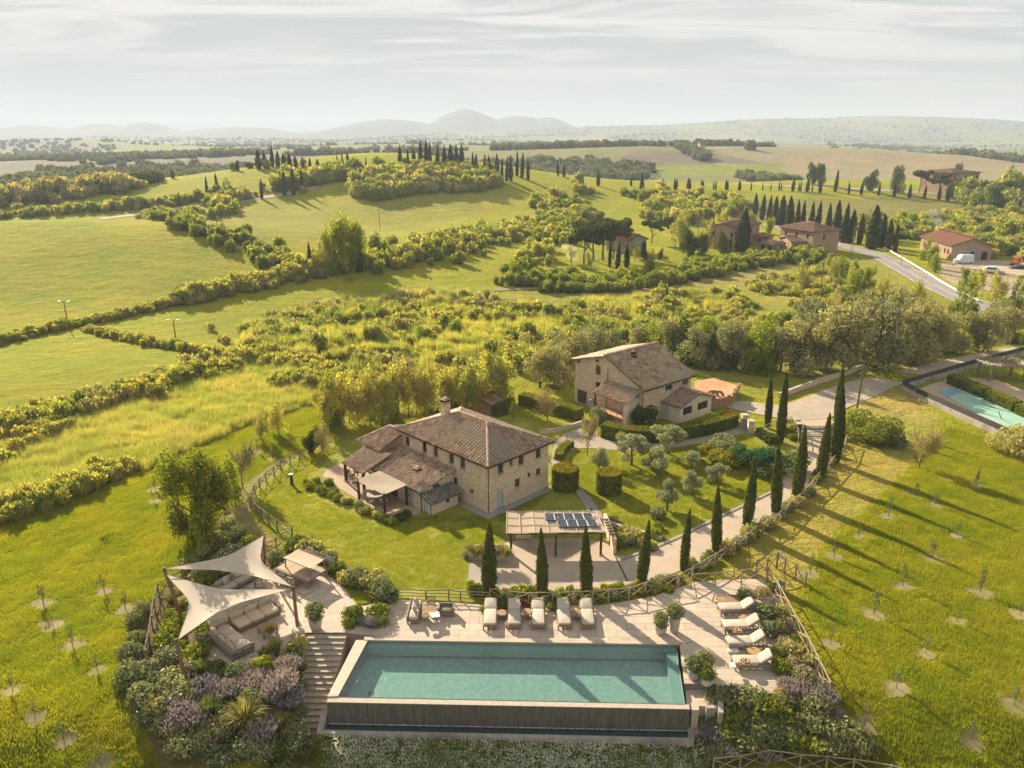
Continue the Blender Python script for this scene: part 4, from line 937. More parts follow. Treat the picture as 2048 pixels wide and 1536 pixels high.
# ------------------------------------------------------------------ little landing and walls at the right front of the pool
def blk(name, pts, z0, z1, mat, par, o):
    return MB().prism([(p[0] - o.x, p[1] - o.y) for p in pts], z0, z1).obj(name, mat, par)
def build_landing():
    o = P(1400, 1400, -1); t = thing('pool_landing', 'stone landing with walls and steps at the front right corner of the pool', 'landing', (o.x, o.y, 0))
    blk('landing_step', PP([(1371, 1380), (1432, 1380), (1434, 1412), (1373, 1412)], -0.45), -3, -0.45, 'travertine', t, o)
    blk('side_pillar', PP([(1382, 1405), (1397, 1405), (1398, 1420), (1384, 1420)], -0.2), -3.2, -0.2, 'travertine', t, o)
    blk('side_wall', PP([(1434, 1384), (1447, 1385), (1447, 1425), (1437, 1425)], 0.0), -3.4, 0.0, 'concrete_wall', t, o)
    blk('end_block', PP([(1412, 1410), (1440, 1410), (1441, 1416), (1413, 1416)], -0.15), -3.4, -0.15, 'concrete_wall', t, o)
    blk('end_block_face', PP([(1415, 1416.5), (1439, 1416.5), (1439, 1417.5), (1415, 1417.5)], -0.22), -2.6, -0.22, 'metal_grey', t, o)
    blk('floor_slab', PP([(1386, 1450), (1412, 1450), (1412, 1466), (1386, 1466)], -1.8), -4, -1.8, 'travertine', t, o)
build_landing()
# ------------------------------------------------------------------ building kit (all in the house's own axes)
class Facade:
    def __init__(s, o, u, out): s.o = Vector(o); s.u = Vector(u); s.out = Vector(out)
    def p(s, u, z, d=0.0): return tuple(s.o + s.u * u + s.out * d + Vector((0, 0, z)))
def facade_wall(par, F, L, z0, h, ops, mat, top=None, name='wall', depth=0.2):
    """one wall with real openings; top = list of (u, z) above h for a gable"""
    us = sorted({0.0, L} | {o[0] - o[2] / 2 for o in ops} | {o[0] + o[2] / 2 for o in ops}); zs = sorted({z0, h} | {o[1] - o[3] / 2 for o in ops} | {o[1] + o[3] / 2 for o in ops})
    us = [u for u in us if -1e-6 <= u <= L + 1e-6]; zs = [z for z in zs if z0 - 1e-6 <= z <= h + 1e-6]
    mb = MB(); flip = F.u.cross(Vector((0, 0, 1))).dot(F.out) < 0
    def q(a, b, c, d): mb.add([a, b, c, d], [(3, 2, 1, 0) if flip else (0, 1, 2, 3)])
    for i in range(len(us) - 1):
        for j in range(len(zs) - 1):
            cu, cz = (us[i] + us[i + 1]) / 2, (zs[j] + zs[j + 1]) / 2
            if any(abs(cu - o[0]) < o[2] / 2 and abs(cz - o[1]) < o[3] / 2 for o in ops): continue
            q(F.p(us[i], zs[j]), F.p(us[i + 1], zs[j]), F.p(us[i + 1], zs[j + 1]), F.p(us[i], zs[j + 1]))
    for o in ops:
        a, b, c, d = o[0] - o[2] / 2, o[0] + o[2] / 2, o[1] - o[3] / 2, o[1] + o[3] / 2
        for (u1, z1), (u2, z2) in (((a, c), (a, d)), ((a, d), (b, d)), ((b, d), (b, c)), ((b, c), (a, c))):
            mb.add([F.p(u1, z1), F.p(u2, z2), F.p(u2, z2, -depth), F.p(u1, z1, -depth)], [(0, 1, 2, 3)])
    if top: mb.add([F.p(0, h)] + [F.p(u, z) for u, z in top] + [F.p(L, h)], [tuple(range(len(top) + 2))])
    return mb.obj(name, mat, par)
def fbox(mb, F, u0, u1, z0, z1, d0, d1):
    mb.hexa([F.p(u0, z0, d0), F.p(u1, z0, d0), F.p(u1, z0, d1), F.p(u0, z0, d1)], [F.p(u0, z1, d0), F.p(u1, z1, d0), F.p(u1, z1, d1), F.p(u0, z1, d1)]); return mb
def window(par, F, u, z, w, h, fm='frame_grey', sill=True, shutters=None, mull=True, depth=0.2):
    a, b, c, d = u - w / 2, u + w / 2, z - h / 2, z + h / 2; t = 0.06; mb = MB()
    for r in ((a, a + t, c, d), (b - t, b, c, d), (a + t, b - t, c, c + t), (a + t, b - t, d - t, d)): fbox(mb, F, r[0], r[1], r[2], r[3], -depth, -depth + 0.07)
    if mull and w > 0.5: fbox(mb, F, u - 0.025, u + 0.025, c + t, d - t, -depth, -depth + 0.065)
    f = mb.obj('window', fm, par)
    fbox(MB(), F, a + t, b - t, c + t, d - t, -depth - 0.03, -depth + 0.02).obj('pane', 'glass_dark', f)
    if sill: fbox(MB(), F, a - 0.08, b + 0.08, c - 0.09, c - 0.004, -0.05, 0.07).obj('sill', 'stone_pale', f)
    if shutters:
        for s in (-1, 1):
            m2 = MB(); u0 = a - 0.04 - w / 2 if s < 0 else b + 0.04; fbox(m2, F, u0, u0 + w / 2, c, d, 0.012, 0.06)
            for k in range(5): zz = c + (k + 0.5) * h / 5; fbox(m2, F, u0 + 0.03, u0 + w / 2 - 0.03, zz - h / 13, zz + h / 13, 0.061, 0.075)
            m2.obj('shutter', shutters, f)
    return f
def door(par, F, u, z0, w, h, mat, depth=0.12, leaves=1):
    f = fbox(MB(), F, u - w / 2, u + w / 2, z0, z0 + h, -depth - 0.05, -depth).obj('door', mat, par)
    for k in range(leaves * 2):
        u0 = u - w / 2 + (k + 0.12) * w / (leaves * 2); fbox(MB(), F, u0, u0 + w / (leaves * 2) * 0.76, z0 + 0.15, z0 + h - 0.15, -depth + 0.001, -depth + 0.025).obj('panel', mat, f)
    fbox(MB(), F, u + w * 0.32, u + w * 0.42, z0 + h * 0.45, z0 + h * 0.5, -depth + 0.026, -depth + 0.08).obj('handle', 'metal_dark', f)
    return f
def roof_plane(par, pts, mat, sp=0.42, tl=0.46, deck=0.1, tiles=True, rt=0.135, dmat='roof_under', seed=0):
    """pts: eave A, eave B, then the upper corners; tiles run down the slope as rows of barrel tiles"""
    pts = [Vector(p) for p in pts]; u = (pts[1] - pts[0]).normalized(); n = (pts[1] - pts[0]).cross(pts[-1] - pts[0]).normalized()
    if n.z < 0: n = -n
    v = n.cross(u).normalized()
    if v.z < 0: v = -v
    lo = [p - n * deck for p in pts]; k = len(pts); mb = MB(); fl = (pts[1] - pts[0]).cross(pts[2] - pts[1]).z > 0
    f0 = tuple(range(k, 2 * k)); f1 = tuple(reversed(range(k)))
    if not fl: f0, f1 = tuple(reversed(f0)), tuple(reversed(f1))
    sides = [(i, (i + 1) % k, k + (i + 1) % k, k + i) for i in range(k)]
    if not fl: sides = [tuple(reversed(s)) for s in sides]
    r = mb.add(lo + pts, [f0, f1] + sides).obj('roof', dmat, par)
    if not tiles: return r
    P2 = [((p - pts[0]).dot(u), (p - pts[0]).dot(v)) for p in pts]; xs = [p[0] for p in P2]; ys = [p[1] for p in P2]
    rng = np.random.default_rng(seed + int(abs(pts[0].x * 10)))
    X, Y = np.meshgrid(np.arange(min(xs) + sp / 2, max(xs), sp), np.arange(min(ys) - 0.03, max(ys), tl * 0.82)); X = X.ravel(); Y = Y.ravel()
    ok = inpoly(X, np.clip(Y + tl * 0.35, min(ys) + 0.01, max(ys) - 0.01), P2); X, Y = X[ok], Y[ok]; m = len(X)
    X = X + rng.normal(0, 0.012, m); Y = Y + rng.normal(0, 0.02, m); lift = rng.normal(0, 0.010, m)
    V = []; st = [(0, 0.5), (1, 0.0)]
    un, vn, nn, o = (np.array(q) for q in (u, v, n, pts[0]))
    rings = []
    for e, (f, tap) in enumerate(((0.0, 1.06), (1.0, 0.9))):
        for a in range(5):
            t = math.pi * a / 4; rr = rt * tap
            off = un[None] * (-math.cos(t) * rr) + nn[None] * (math.sin(t) * rr * 0.95)
            rings.append(o[None] + un[None] * X[:, None] + vn[None] * (Y + f * tl)[:, None] + off + nn[None] * (0.012 + (0.035 if f == 0 else 0.0) + lift)[:, None])
    V = np.stack(rings, 1).reshape(-1, 3); b = np.arange(m)[:, None] * 10
    q = np.concatenate([b + np.array([[i, i + 1, i + 6, i + 5]]) for i in range(4)] + [b + np.array([[0, 1, 2, 3]])][0:0])
    tri = np.concatenate([b + np.array([[0, 4, 2]]), b + np.array([[0, 2, 1]]), b + np.array([[2, 4, 3]])])
    me = mesh_np('roof_tiles', V, quads=q, tris=tri, mats=[mat]); tag(link('roof_tiles', me, r), kind='stuff')
    return r
def ridge_caps(par, a, b, mat, r=0.15, L=0.42):
    a, b = Vector(a), Vector(b); n = max(1, int((b - a).length / L)); mb = MB()
    for i in range(n):
        p, q = a.lerp(b, i / n), a.lerp(b, (i + 1.12) / n); mb.bar(p, q, r * 1.05, r * 0.9, 8)
    return tag(mb.obj('ridge_tiles', mat, par), kind='stuff')
def chimney(par, x, y, z0, z1, w, mat='stone_wall', cap='roof_tile'):
    c = MB().box(x - w / 2, x + w / 2, y - w / 2, y + w / 2, z0, z1).obj('chimney', mat, par)
    m = MB()
    for sx in (-1, 1):
        for sy in (-1, 1): m.box(x + sx * w * 0.38 - 0.07, x + sx * w * 0.38 + 0.07, y + sy * w * 0.38 - 0.07, y + sy * w * 0.38 + 0.07, z1, z1 + 0.3)
    m.box(x - w * 0.3, x + w * 0.3, y - w * 0.3, y + w * 0.3, z1, z1 + 0.28)
    m.obj('flue', 'wood_dark', c)
    MB().hexa([(x - w * 0.62, y - w * 0.62, z1 + 0.3), (x + w * 0.62, y - w * 0.62, z1 + 0.3), (x + w * 0.62, y + w * 0.62, z1 + 0.3), (x - w * 0.62, y + w * 0.62, z1 + 0.3)],
              [(x - w * 0.25, y - w * 0.25, z1 + 0.52), (x + w * 0.25, y - w * 0.25, z1 + 0.52), (x + w * 0.25, y + w * 0.25, z1 + 0.52), (x - w * 0.25, y + w * 0.25, z1 + 0.52)]).obj('cap', cap, c)
    MB().box(x - w * 0.56, x + w * 0.56, y - w * 0.56, y + w * 0.56, z1 - 0.16, z1 - 0.06).obj('band', 'brick_warm', c)
def post(par, x, y, z0, z1, w, mat, name='post', foot=True):
    o = MB().box(x - w / 2, x + w / 2, y - w / 2, y + w / 2, z0 + (0.12 if foot else 0), z1).obj(name, mat, par)
    if foot: MB().box(x - w * 0.85, x + w * 0.85, y - w * 0.85, y + w * 0.85, z0, z0 + 0.125).obj('foot', 'stone_pale', o)
    return o
# ------------------------------------------------------------------ main farmhouse
def main_house():
    w = P(976, 935, 5.3) + Vector((0, 0.4 * math.sqrt(2), 0)); w.z = 0
    h = thing('stone_farmhouse', 'large two-storey stone farmhouse with hipped tile roof beside the carport', 'house', w, R(45))
    W, L, E = 8.7, 13.9, 5.3
    FL = Facade((0, 0, 0), (0, 1, 0), (-1, 0, 0)); FR = Facade((0, 0, 0), (1, 0, 0), (0, -1, 0)); FB = Facade((W, 0, 0), (0, 1, 0), (1, 0, 0)); FK = Facade((0, L, 0), (1, 0, 0), (0, 1, 0))
    wl = [(12.87, 4.1, 0.72, 1.1), (9.9, 4.26, 0.72, 1.15), (8.04, 4.26, 0.72, 1.15), (5.52, 4.28, 0.75, 1.15), (3.8, 4.25, 0.75, 1.15), (5.0, 1.95, 0.7, 0.85), (2.5, 1.65, 0.5, 0.5)]
    wr = [(1.72, 4.4, 0.75, 1.15), (3.16, 4.6, 0.42, 0.75), (4.6, 4.45, 0.75, 1.15), (7.15, 4.4, 0.78, 1.15), (4.08, 2.03, 0.72, 1.0), (5.8, 2.37, 0.45, 0.5), (7.19, 2.28, 0.7, 0.85)]
    facade_wall(h, FL, L, -0.3, E, wl, 'stone_wall'); facade_wall(h, FR, W, -0.3, E, wr + [(1.6, 1.02, 0.86, 2.0)], 'stone_wall')
    facade_wall(h, FB, L, -0.3, E, [], 'stone_wall'); facade_wall(h, FK, W, -0.3, E, [], 'stone_wall')
    for i, (u, z, a, b) in enumerate(wl): window(h, FL, u, z, a, b, 'frame_brown' if i < 2 else 'frame_grey')
    for u, z, a, b in wr: window(h, FR, u, z, a, b)
    door(h, FR, 1.6, 0.02, 0.86, 2.0, 'door_blue')
    o = 0.42; A, B, C, D = (-o, -o, E), (W + o, -o, E), (W + o, L + o, E), (-o, L + o, E); r0, r1 = (4.35, 4.75, E + 2.0), (4.35, 9.1, E + 2.0)
    roof_plane(h, [A, B, r0], 'roof_tile', seed=1); roof_plane(h, [D, A, r0, r1], 'roof_tile', seed=2); roof_plane(h, [B, C, r1, r0], 'roof_tile', seed=3); roof_plane(h, [C, D, r1], 'roof_tile', seed=4)
    for a, b in ((A, r0), (B, r0), (C, r1), (D, r1), (r0, r1)): ridge_caps(h, Vector(a) + Vector((0, 0, 0.08)), Vector(b) + Vector((0, 0, 0.08)), 'roof_tile')
    for a, b in ((A, B), (D, A)):
        MB().bar(Vector(a) + Vector((0, 0, -0.12)), Vector(b) + Vector((0, 0, -0.12)), 0.07, 0.07, 6).obj('gutter', 'metal_dark', h)
    MB().tube([(-0.3, -0.3, E - 0.15), (-0.07, -0.07, E - 0.5), (-0.07, -0.07, 0.0)], 0.045, 6).obj('downpipe', 'metal_dark', h)
    chimney(h, 3.9, 10.9, E + 1.0, E + 2.9, 0.75, 'stone_wall')
    # stone apron round the foot
    MB().box(-0.9, W + 0.6, -0.9, -0.02, -0.2, 0.10).obj('apron', 'kerb_grey', h); MB().box(-0.9, -0.02, -0.02, 4.0, -0.2, 0.103).obj('apron', 'kerb_grey', h)
    # lean-to along the left front
    x0, y0, y1, ze, zt = -4.3, 5.25, 14.3, 2.35, 3.35
    FG = Facade((x0, y0, 0), (1, 0, 0), (0, -1, 0)); FE = Facade((x0, y0, 0), (0, 1, 0), (-1, 0, 0))
    facade_wall(h, FG, -x0 - 0.002, -0.3, ze, [(2.0, 1.72, 0.95, 1.15)], 'plaster_tan', [(0, ze), (-x0 - 0.002, zt)], 'lean_to_wall'); window(h, FG, 2.0, 1.72, 0.95, 1.15)
    facade_wall(h, FE, y1 - y0 - 0.6, -0.3, ze, [(1.7, 1.0, 0.9, 2.0), (4.6, 1.1, 1.4, 2.1)], 'stone_wall', None, 'lean_to_wall'); door(h, FE, 1.7, 0.0, 0.9, 2.0, 'door_blue'); door(h, FE, 4.6, 0.05, 1.4, 2.1, 'frame_brown', leaves=2)
    roof_plane(h, [(x0 - 0.4, y1 + 0.1, ze - 0.08), (x0 - 0.4, y0 - 0.35, ze - 0.08), (-0.01, y0 - 0.35, zt), (-0.01, y1 + 0.1, zt)], 'roof_tile', seed=5)
    MB().bar((x0 - 0.42, y1, ze - 0.18), (x0 - 0.42, y0 - 0.35, ze - 0.18), 0.06, 0.06, 6).obj('gutter', 'metal_dark', h); MB().bar((x0 - 0.06, y0 - 0.06, ze - 0.2), (x0 - 0.06, y0 - 0.06, 0), 0.045, 0.045, 6).obj('downpipe', 'metal_dark', h)
    chimney(h, -3.55, 6.6, 2.3, 3.75, 0.62, 'plaster_tan')
    # annex and porch at the far left end
    ya, yb = L + 0.42, 17.7
    FA = Facade((-2.6, L, 0), (0, 1, 0), (-1, 0, 0)); facade_wall(h, FA, yb - L, -0.3, 3.5, [(1.0, 1.0, 1.0, 2.0)], 'plaster_tan', None, 'annex_wall'); door(h, FA, 1.0, 0, 1.0, 2.0, 'frame_brown')
    facade_wall(h, Facade((-2.6, yb, 0), (1, 0, 0), (0, 1, 0)), 7.0, -0.3, 3.5, [], 'plaster_tan', None, 'annex_wall')
    roof_plane(h, [(-3.0, yb + 0.4, 3.5), (-3.0, L - 0.2, 3.5), (0.4, L - 0.2, 4.75), (0.4, 16.6, 4.75)], 'roof_tile', seed=6); roof_plane(h, [(4.8, L + 0.45, 3.3), (4.8, yb + 0.4, 3.3), (0.4, 16.6, 4.75), (0.4, L + 0.45, 4.75)], 'roof_tile', seed=7); roof_plane(h, [(4.8, yb + 0.4, 3.3), (-3.0, yb + 0.4, 3.5), (0.4, 16.6, 4.75)], 'roof_tile', seed=8)
    ridge_caps(h, (0.4, L, 4.82), (0.4, 16.6, 4.82), 'roof_tile'); ridge_caps(h, (-3.0, yb + 0.4, 3.58), (0.4, 16.6, 4.82), 'roof_tile')
    roof_plane(h, [(-6.1, 16.7, 2.3), (-6.1, 12.6, 2.3), (-2.62, 12.6, 3.3), (-2.62, 16.7, 3.3)], 'roof_tile', seed=9)
    for x, y in ((-5.8, 16.4), (-5.8, 13.0)): post(h, x, y, 0.05, 2.3, 0.24, 'wood_dark')
    MB().box(-5.9, -5.7, 12.7, 16.6, 2.1, 2.28).obj('beam', 'wood_dark', h)
    # awning on posts
    z = 2.35; mb = MB(); n = 6; vs = []
    for i in range(n + 1):
        for j in range(n + 1): u_, v_ = i / n, j / n; vs.append((-7.6 + 2.95 * u_, 6.9 + 4.8 * v_, z + 0.12 * u_ - 0.35 * math.sin(math.pi * u_) * math.sin(math.pi * v_) * 0.5))
    mb.add(vs, [(i * (n + 1) + j, (i + 1) * (n + 1) + j, (i + 1) * (n + 1) + j + 1, i * (n + 1) + j + 1) for i in range(n) for j in range(n)]).obj('awning', 'canvas_olive', h)
    for x, y in ((-7.45, 11.5), (-7.45, 7.05), (-4.75, 7.05)): post(h, x, y, 0.05, z + 0.05, 0.2, 'wood_dark')
    # little shed against the lean-to
    xs, xe, ys = -4.25, -0.75, 3.75
    facade_wall(h, Facade((xs, ys, 0), (1, 0, 0), (0, -1, 0)), xe - xs, -0.2, 1.35, [(2.2, 0.85, 0.5, 0.5)], 'plaster_tan', None, 'shed_wall'); window(h, Facade((xs, ys, 0), (1, 0, 0), (0, -1, 0)), 2.2, 0.85, 0.5, 0.5, sill=False)
    FS = Facade((xs, ys, 0), (0, 1, 0), (-1, 0, 0)); facade_wall(h, FS, y0 - ys - 0.003, -0.2, 1.35, [(0.85, 0.62, 0.7, 1.2)], 'plaster_tan', [(0, 1.35), (y0 - ys - 0.003, 1.75)], 'shed_wall'); door(h, FS, 0.85, 0.02, 0.7, 1.2, 'door_blue')
    facade_wall(h, Facade((xe, ys, 0), (0, 1, 0), (1, 0, 0)), y0 - ys - 0.003, -0.2, 1.35, [], 'plaster_tan', [(0, 1.35), (y0 - ys - 0.003, 1.75)], 'shed_wall')
    roof_plane(h, [(xs - 0.25, ys - 0.3, 1.33), (xe + 0.25, ys - 0.3, 1.33), (xe + 0.25, y0 - 0.005, 1.85), (xs - 0.25, y0 - 0.005, 1.85)], 'roof_tile_dark', sp=0.42, rt=0.15, seed=10)
    MB().bar((xs - 0.1, ys - 0.05, 1.3), (xs - 0.1, ys - 0.05, 0), 0.04, 0.04, 6).obj('downpipe', 'metal_dark', h)
main_house()
# ------------------------------------------------------------------ second farmhouse, with gable
def barn_house():
    g = P(1149, 802); h = thing('gabled_farmhouse', 'stone farmhouse with a broad gable and mottled tile roof behind the curved hedge', 'house', g, R(-50))
    Wg, Ds = 12.4, 9.9; eL, ap, eR = 6.15, (5.9, 7.85), 4.95; zb = -1.2
    FG = Facade((0, 0, 0), (1, 0, 0), (0, -1, 0)); FS = Facade((Wg, 0, 0), (0, 1, 0), (1, 0, 0))
    ops = [(1.45, 1.0, 1.9, 1.9), (4.4, 5.55, 0.8, 1.4), (4.5, 3.3, 0.8, 1.2)]
    mb = facade_wall(h, FG, Wg, zb, eR, [(o[0], o[1], o[2], o[3]) for o in ops if o[1] + o[3] / 2 < eR], 'stone_wall', [(0, eL), ap, (Wg, eR)])
    door(h, FG, 1.45, 0.05, 1.9, 1.9, 'frame_brown', leaves=2); window(h, FG, 4.5, 3.3, 0.8, 1.2, 'frame_brown', shutters='fabric_beige')
    fbox(MB(), FG, 4.0, 4.8, 4.98, 6.25, 0.01, 0.06).obj('shutter', 'frame_brown', h)
    opsS = [(5.2, 4.0, 1.5, 0.7), (8.6, 4.1, 1.3, 0.8), (9.2, 2.2, 0.9, 1.1)]
    facade_wall(h, FS, Ds, zb, eR, opsS, 'stone_wall')
    for o in opsS: window(h, FS, o[0], o[1], o[2], o[3], 'frame_grey')
    facade_wall(h, Facade((0, 0, 0), (0, 1, 0), (-1, 0, 0)), Ds, zb, eL, [], 'stone_wall'); facade_wall(h, Facade((0, Ds, 0), (1, 0, 0), (0, 1, 0)), Wg, zb, eR, [], 'stone_wall', [(0, eL), ap, (Wg, eR)])
    sl = (eR - ap[1]) / (Wg - ap[0]); slL = (eL - ap[1]) / (0 - ap[0]); ov = 0.45
    roof_plane(h, [(Wg + ov, -ov, eR + sl * ov + 0.1), (Wg + ov, Ds + ov, eR + sl * ov + 0.1), (ap[0], Ds + ov, ap[1] + 0.1), (ap[0], -ov, ap[1] + 0.1)], 'roof_tile_grey', sp=0.40, rt=0.15, seed=20)
    roof_plane(h, [(-ov, Ds + ov, eL - slL * ov + 0.1), (-ov, -ov, eL - slL * ov + 0.1), (ap[0], -ov, ap[1] + 0.1), (ap[0], Ds + ov, ap[1] + 0.1)], 'roof_tile', sp=0.40, rt=0.15, seed=21)
    ridge_caps(h, (ap[0], -ov, ap[1] + 0.2), (ap[0], Ds + ov, ap[1] + 0.2), 'roof_tile_grey')
    for yy in (0.4, 2.6): fbox(MB(), FG, yy * 1.6, yy * 1.6 + 0.25, 5.75 + yy * 0.42, 5.95 + yy * 0.42, 0.0, 0.4).obj('rafter_end', 'wood_dark', h)
    chimney(h, 7.4, 3.6, 6.6, 7.9, 0.5, 'metal_dark', 'roof_tile_dark')
    MB().bar((Wg + 0.08, -0.08, eR - 0.2), (Wg + 0.08, -0.08, zb), 0.05, 0.05, 6).obj('downpipe', 'metal_dark', h); MB().bar((ap[0] + 0.3, -0.06, 6.4), (ap[0] + 0.3, -0.06, zb), 0.045, 0.045, 6).obj('downpipe', 'metal_dark', h)
    MB().bar((Wg + 0.45, -ov, eR - 0.25), (Wg + 0.45, Ds + ov, eR - 0.25), 0.07, 0.07, 6).obj('gutter', 'metal_dark', h)
    # porch on the gable
    p0, p1, d = 5.9, 12.0, -2.3
    roof_plane(h, [(p0, d - 0.3, 3.35), (p1, d - 0.3, 3.35), (p1, -0.01, 4.6), (p0, -0.01, 4.6)], 'roof_tile', seed=22)
    post(h, p0 + 0.3, d, 0.3, 3.35, 0.16, 'metal_dark', foot=False)
    MB().box(p1 - 0.75, p1 - 0.2, d - 0.05, d + 0.45, zb, 3.3).obj('pillar', 'plaster_tan', h); MB().box(p1 - 0.6, p1 - 0.2, d + 0.45, -0.01, zb, 3.7).obj('porch_wall', 'plaster_tan', h)
    MB().box(p0 + 0.1, p1 - 0.76, d, d + 0.3, zb, 1.0).obj('parapet', 'brick_warm', h); MB().box(p0 + 0.1, p1 - 0.8, d + 0.3, -0.01, 0.7, 0.8).obj('porch_floor', 'terracotta', h)
    MB().bar((p0 + 0.3, d + 0.1, 1.55), (p1 - 0.75, d + 0.1, 1.55), 0.05, 0.05, 6).obj('rail', 'wood_teak', h)
    for k in range(5): MB().bar((p0 + 1.1 + k * 1.0, d + 0.1, 1.0), (p0 + 1.1 + k * 1.0, d + 0.1, 1.55), 0.035, 0.035, 5).obj('baluster', 'wood_teak', h)
    # outside stair on the gable
    for k in range(6): MB().box(3.6 + k * 0.32, 3.6 + (k + 1) * 0.32, -0.85, -0.02, zb, 1.35 - k * 0.24).obj('stair_step', 'stone_pale', h)
    # side porch with its own gable
    q0, q1, s0, s1, sm = Wg + 0.02, 15.3, 4.0, 10.8, 7.5
    roof_plane(h, [(q1 + 0.4, s0 - 0.35, 2.35), (q0, s0 - 0.35, 2.35), (q0, sm, 3.5), (q1 + 0.4, sm, 3.5)], 'roof_tile', seed=23); roof_plane(h, [(q0, s1 + 0.35, 2.35), (q1 + 0.4, s1 + 0.35, 2.35), (q1 + 0.4, sm, 3.5), (q0, sm, 3.5)], 'roof_tile', seed=24)
    ridge_caps(h, (q0, sm, 3.58), (q1 + 0.4, sm, 3.58), 'roof_tile')
    facade_wall(h, Facade((q0, s0, 0), (1, 0, 0), (0, -1, 0)), q1 - q0, zb, 2.3, [(0.7, 1.2, 0.7, 1.8)], 'plaster_tan', None, 'porch_wall'); door(h, Facade((q0, s0, 0), (1, 0, 0), (0, -1, 0)), 0.7, 0.3, 0.7, 1.8, 'door_blue')
    FP = Facade((q1, s0, 0), (0, 1, 0), (1, 0, 0)); facade_wall(h, FP, s1 - s0, zb, 2.3, [(1.7, 1.45, 1.9, 1.1), (4.9, 1.45, 2.2, 1.1)], 'plaster_tan', [(0, 2.3), (sm - s0, 3.4), (s1 - s0, 2.3)], 'porch_wall')
    for u, w_ in ((1.7, 1.9), (4.9, 2.2)): window(h, FP, u, 1.45, w_, 1.1, 'frame_brown', sill=False)
    # garden furniture of the house's own: water butt
barn_house()
def brick_terrace():
    pts = [P(1389, 762, 1.0), P(1427, 756, 1.0), P(1478, 772, 1.0), P(1466, 797, 1.0), P(1412, 806, 1.0), P(1398, 790, 1.0)]
    o = pts[0]; t = thing('brick_terrace', 'raised terracotta terrace with brick walls right of the gabled farmhouse', 'terrace', (o.x, o.y, 0))
    L = [(p.x - o.x, p.y - o.y) for p in pts]
    MB().prism(L, -0.6, 1.0).obj('terrace_wall', 'brick_warm', t)
    # floor tiles: four fields divided by joints
    c = Vector((sum(p[0] for p in L) / 6, sum(p[1] for p in L) / 6))
    for i in range(6):
        a, b = Vector(L[i]), Vector(L[(i + 1) % 6]); q = [c + (v - c) * 0.97 for v in (a, b)] + [c + (b - c) * 0.02, c + (a - c) * 0.02]
        MB().prism([(v.x, v.y) for v in q], 0.98, 1.025).obj('floor_field', 'terracotta', t)
    rng = random.Random(4)
    for i in (2, 3):        # parapet of pierced brickwork, broken at the top
        a, b = Vector(L[i]), Vector(L[(i + 1) % 6]); n = 9
        for k in range(n):
            p = a.lerp(b, (k + 0.5) / n); hh = 1.0 + rng.uniform(0.3, 1.0); MB().box(p.x - 0.2, p.x + 0.2, p.y - 0.2, p.y + 0.2, 0.9, hh).obj('parapet_pier', 'brick_warm', t)
            if k: pp = a.lerp(b, (k - 0.5) / n); MB().bar((pp.x, pp.y, 1.35), (p.x, p.y, 1.35), 0.08, 0.08, 4).obj('coping_brick', 'brick_warm', t)
    for px, py in ((1423, 806), (1434, 807)):
        p = P(px, py) - o; mb = MB()
        for k in range(8):
            a = math.pi * k / 7; mb.box(p.x + 0.75 * math.cos(a) - 0.17, p.x + 0.75 * math.cos(a) + 0.17, p.y - 0.2, p.y + 0.2, 0.9 + 0.75 * math.sin(a), 1.25 + 0.75 * math.sin(a))
        mb.box(p.x - 0.95, p.x - 0.6, p.y - 0.2, p.y + 0.2, -0.1, 1.0); mb.box(p.x + 0.6, p.x + 0.95, p.y - 0.2, p.y + 0.2, -0.1, 1.0); mb.obj('arch', 'brick_warm', t)
brick_terrace()
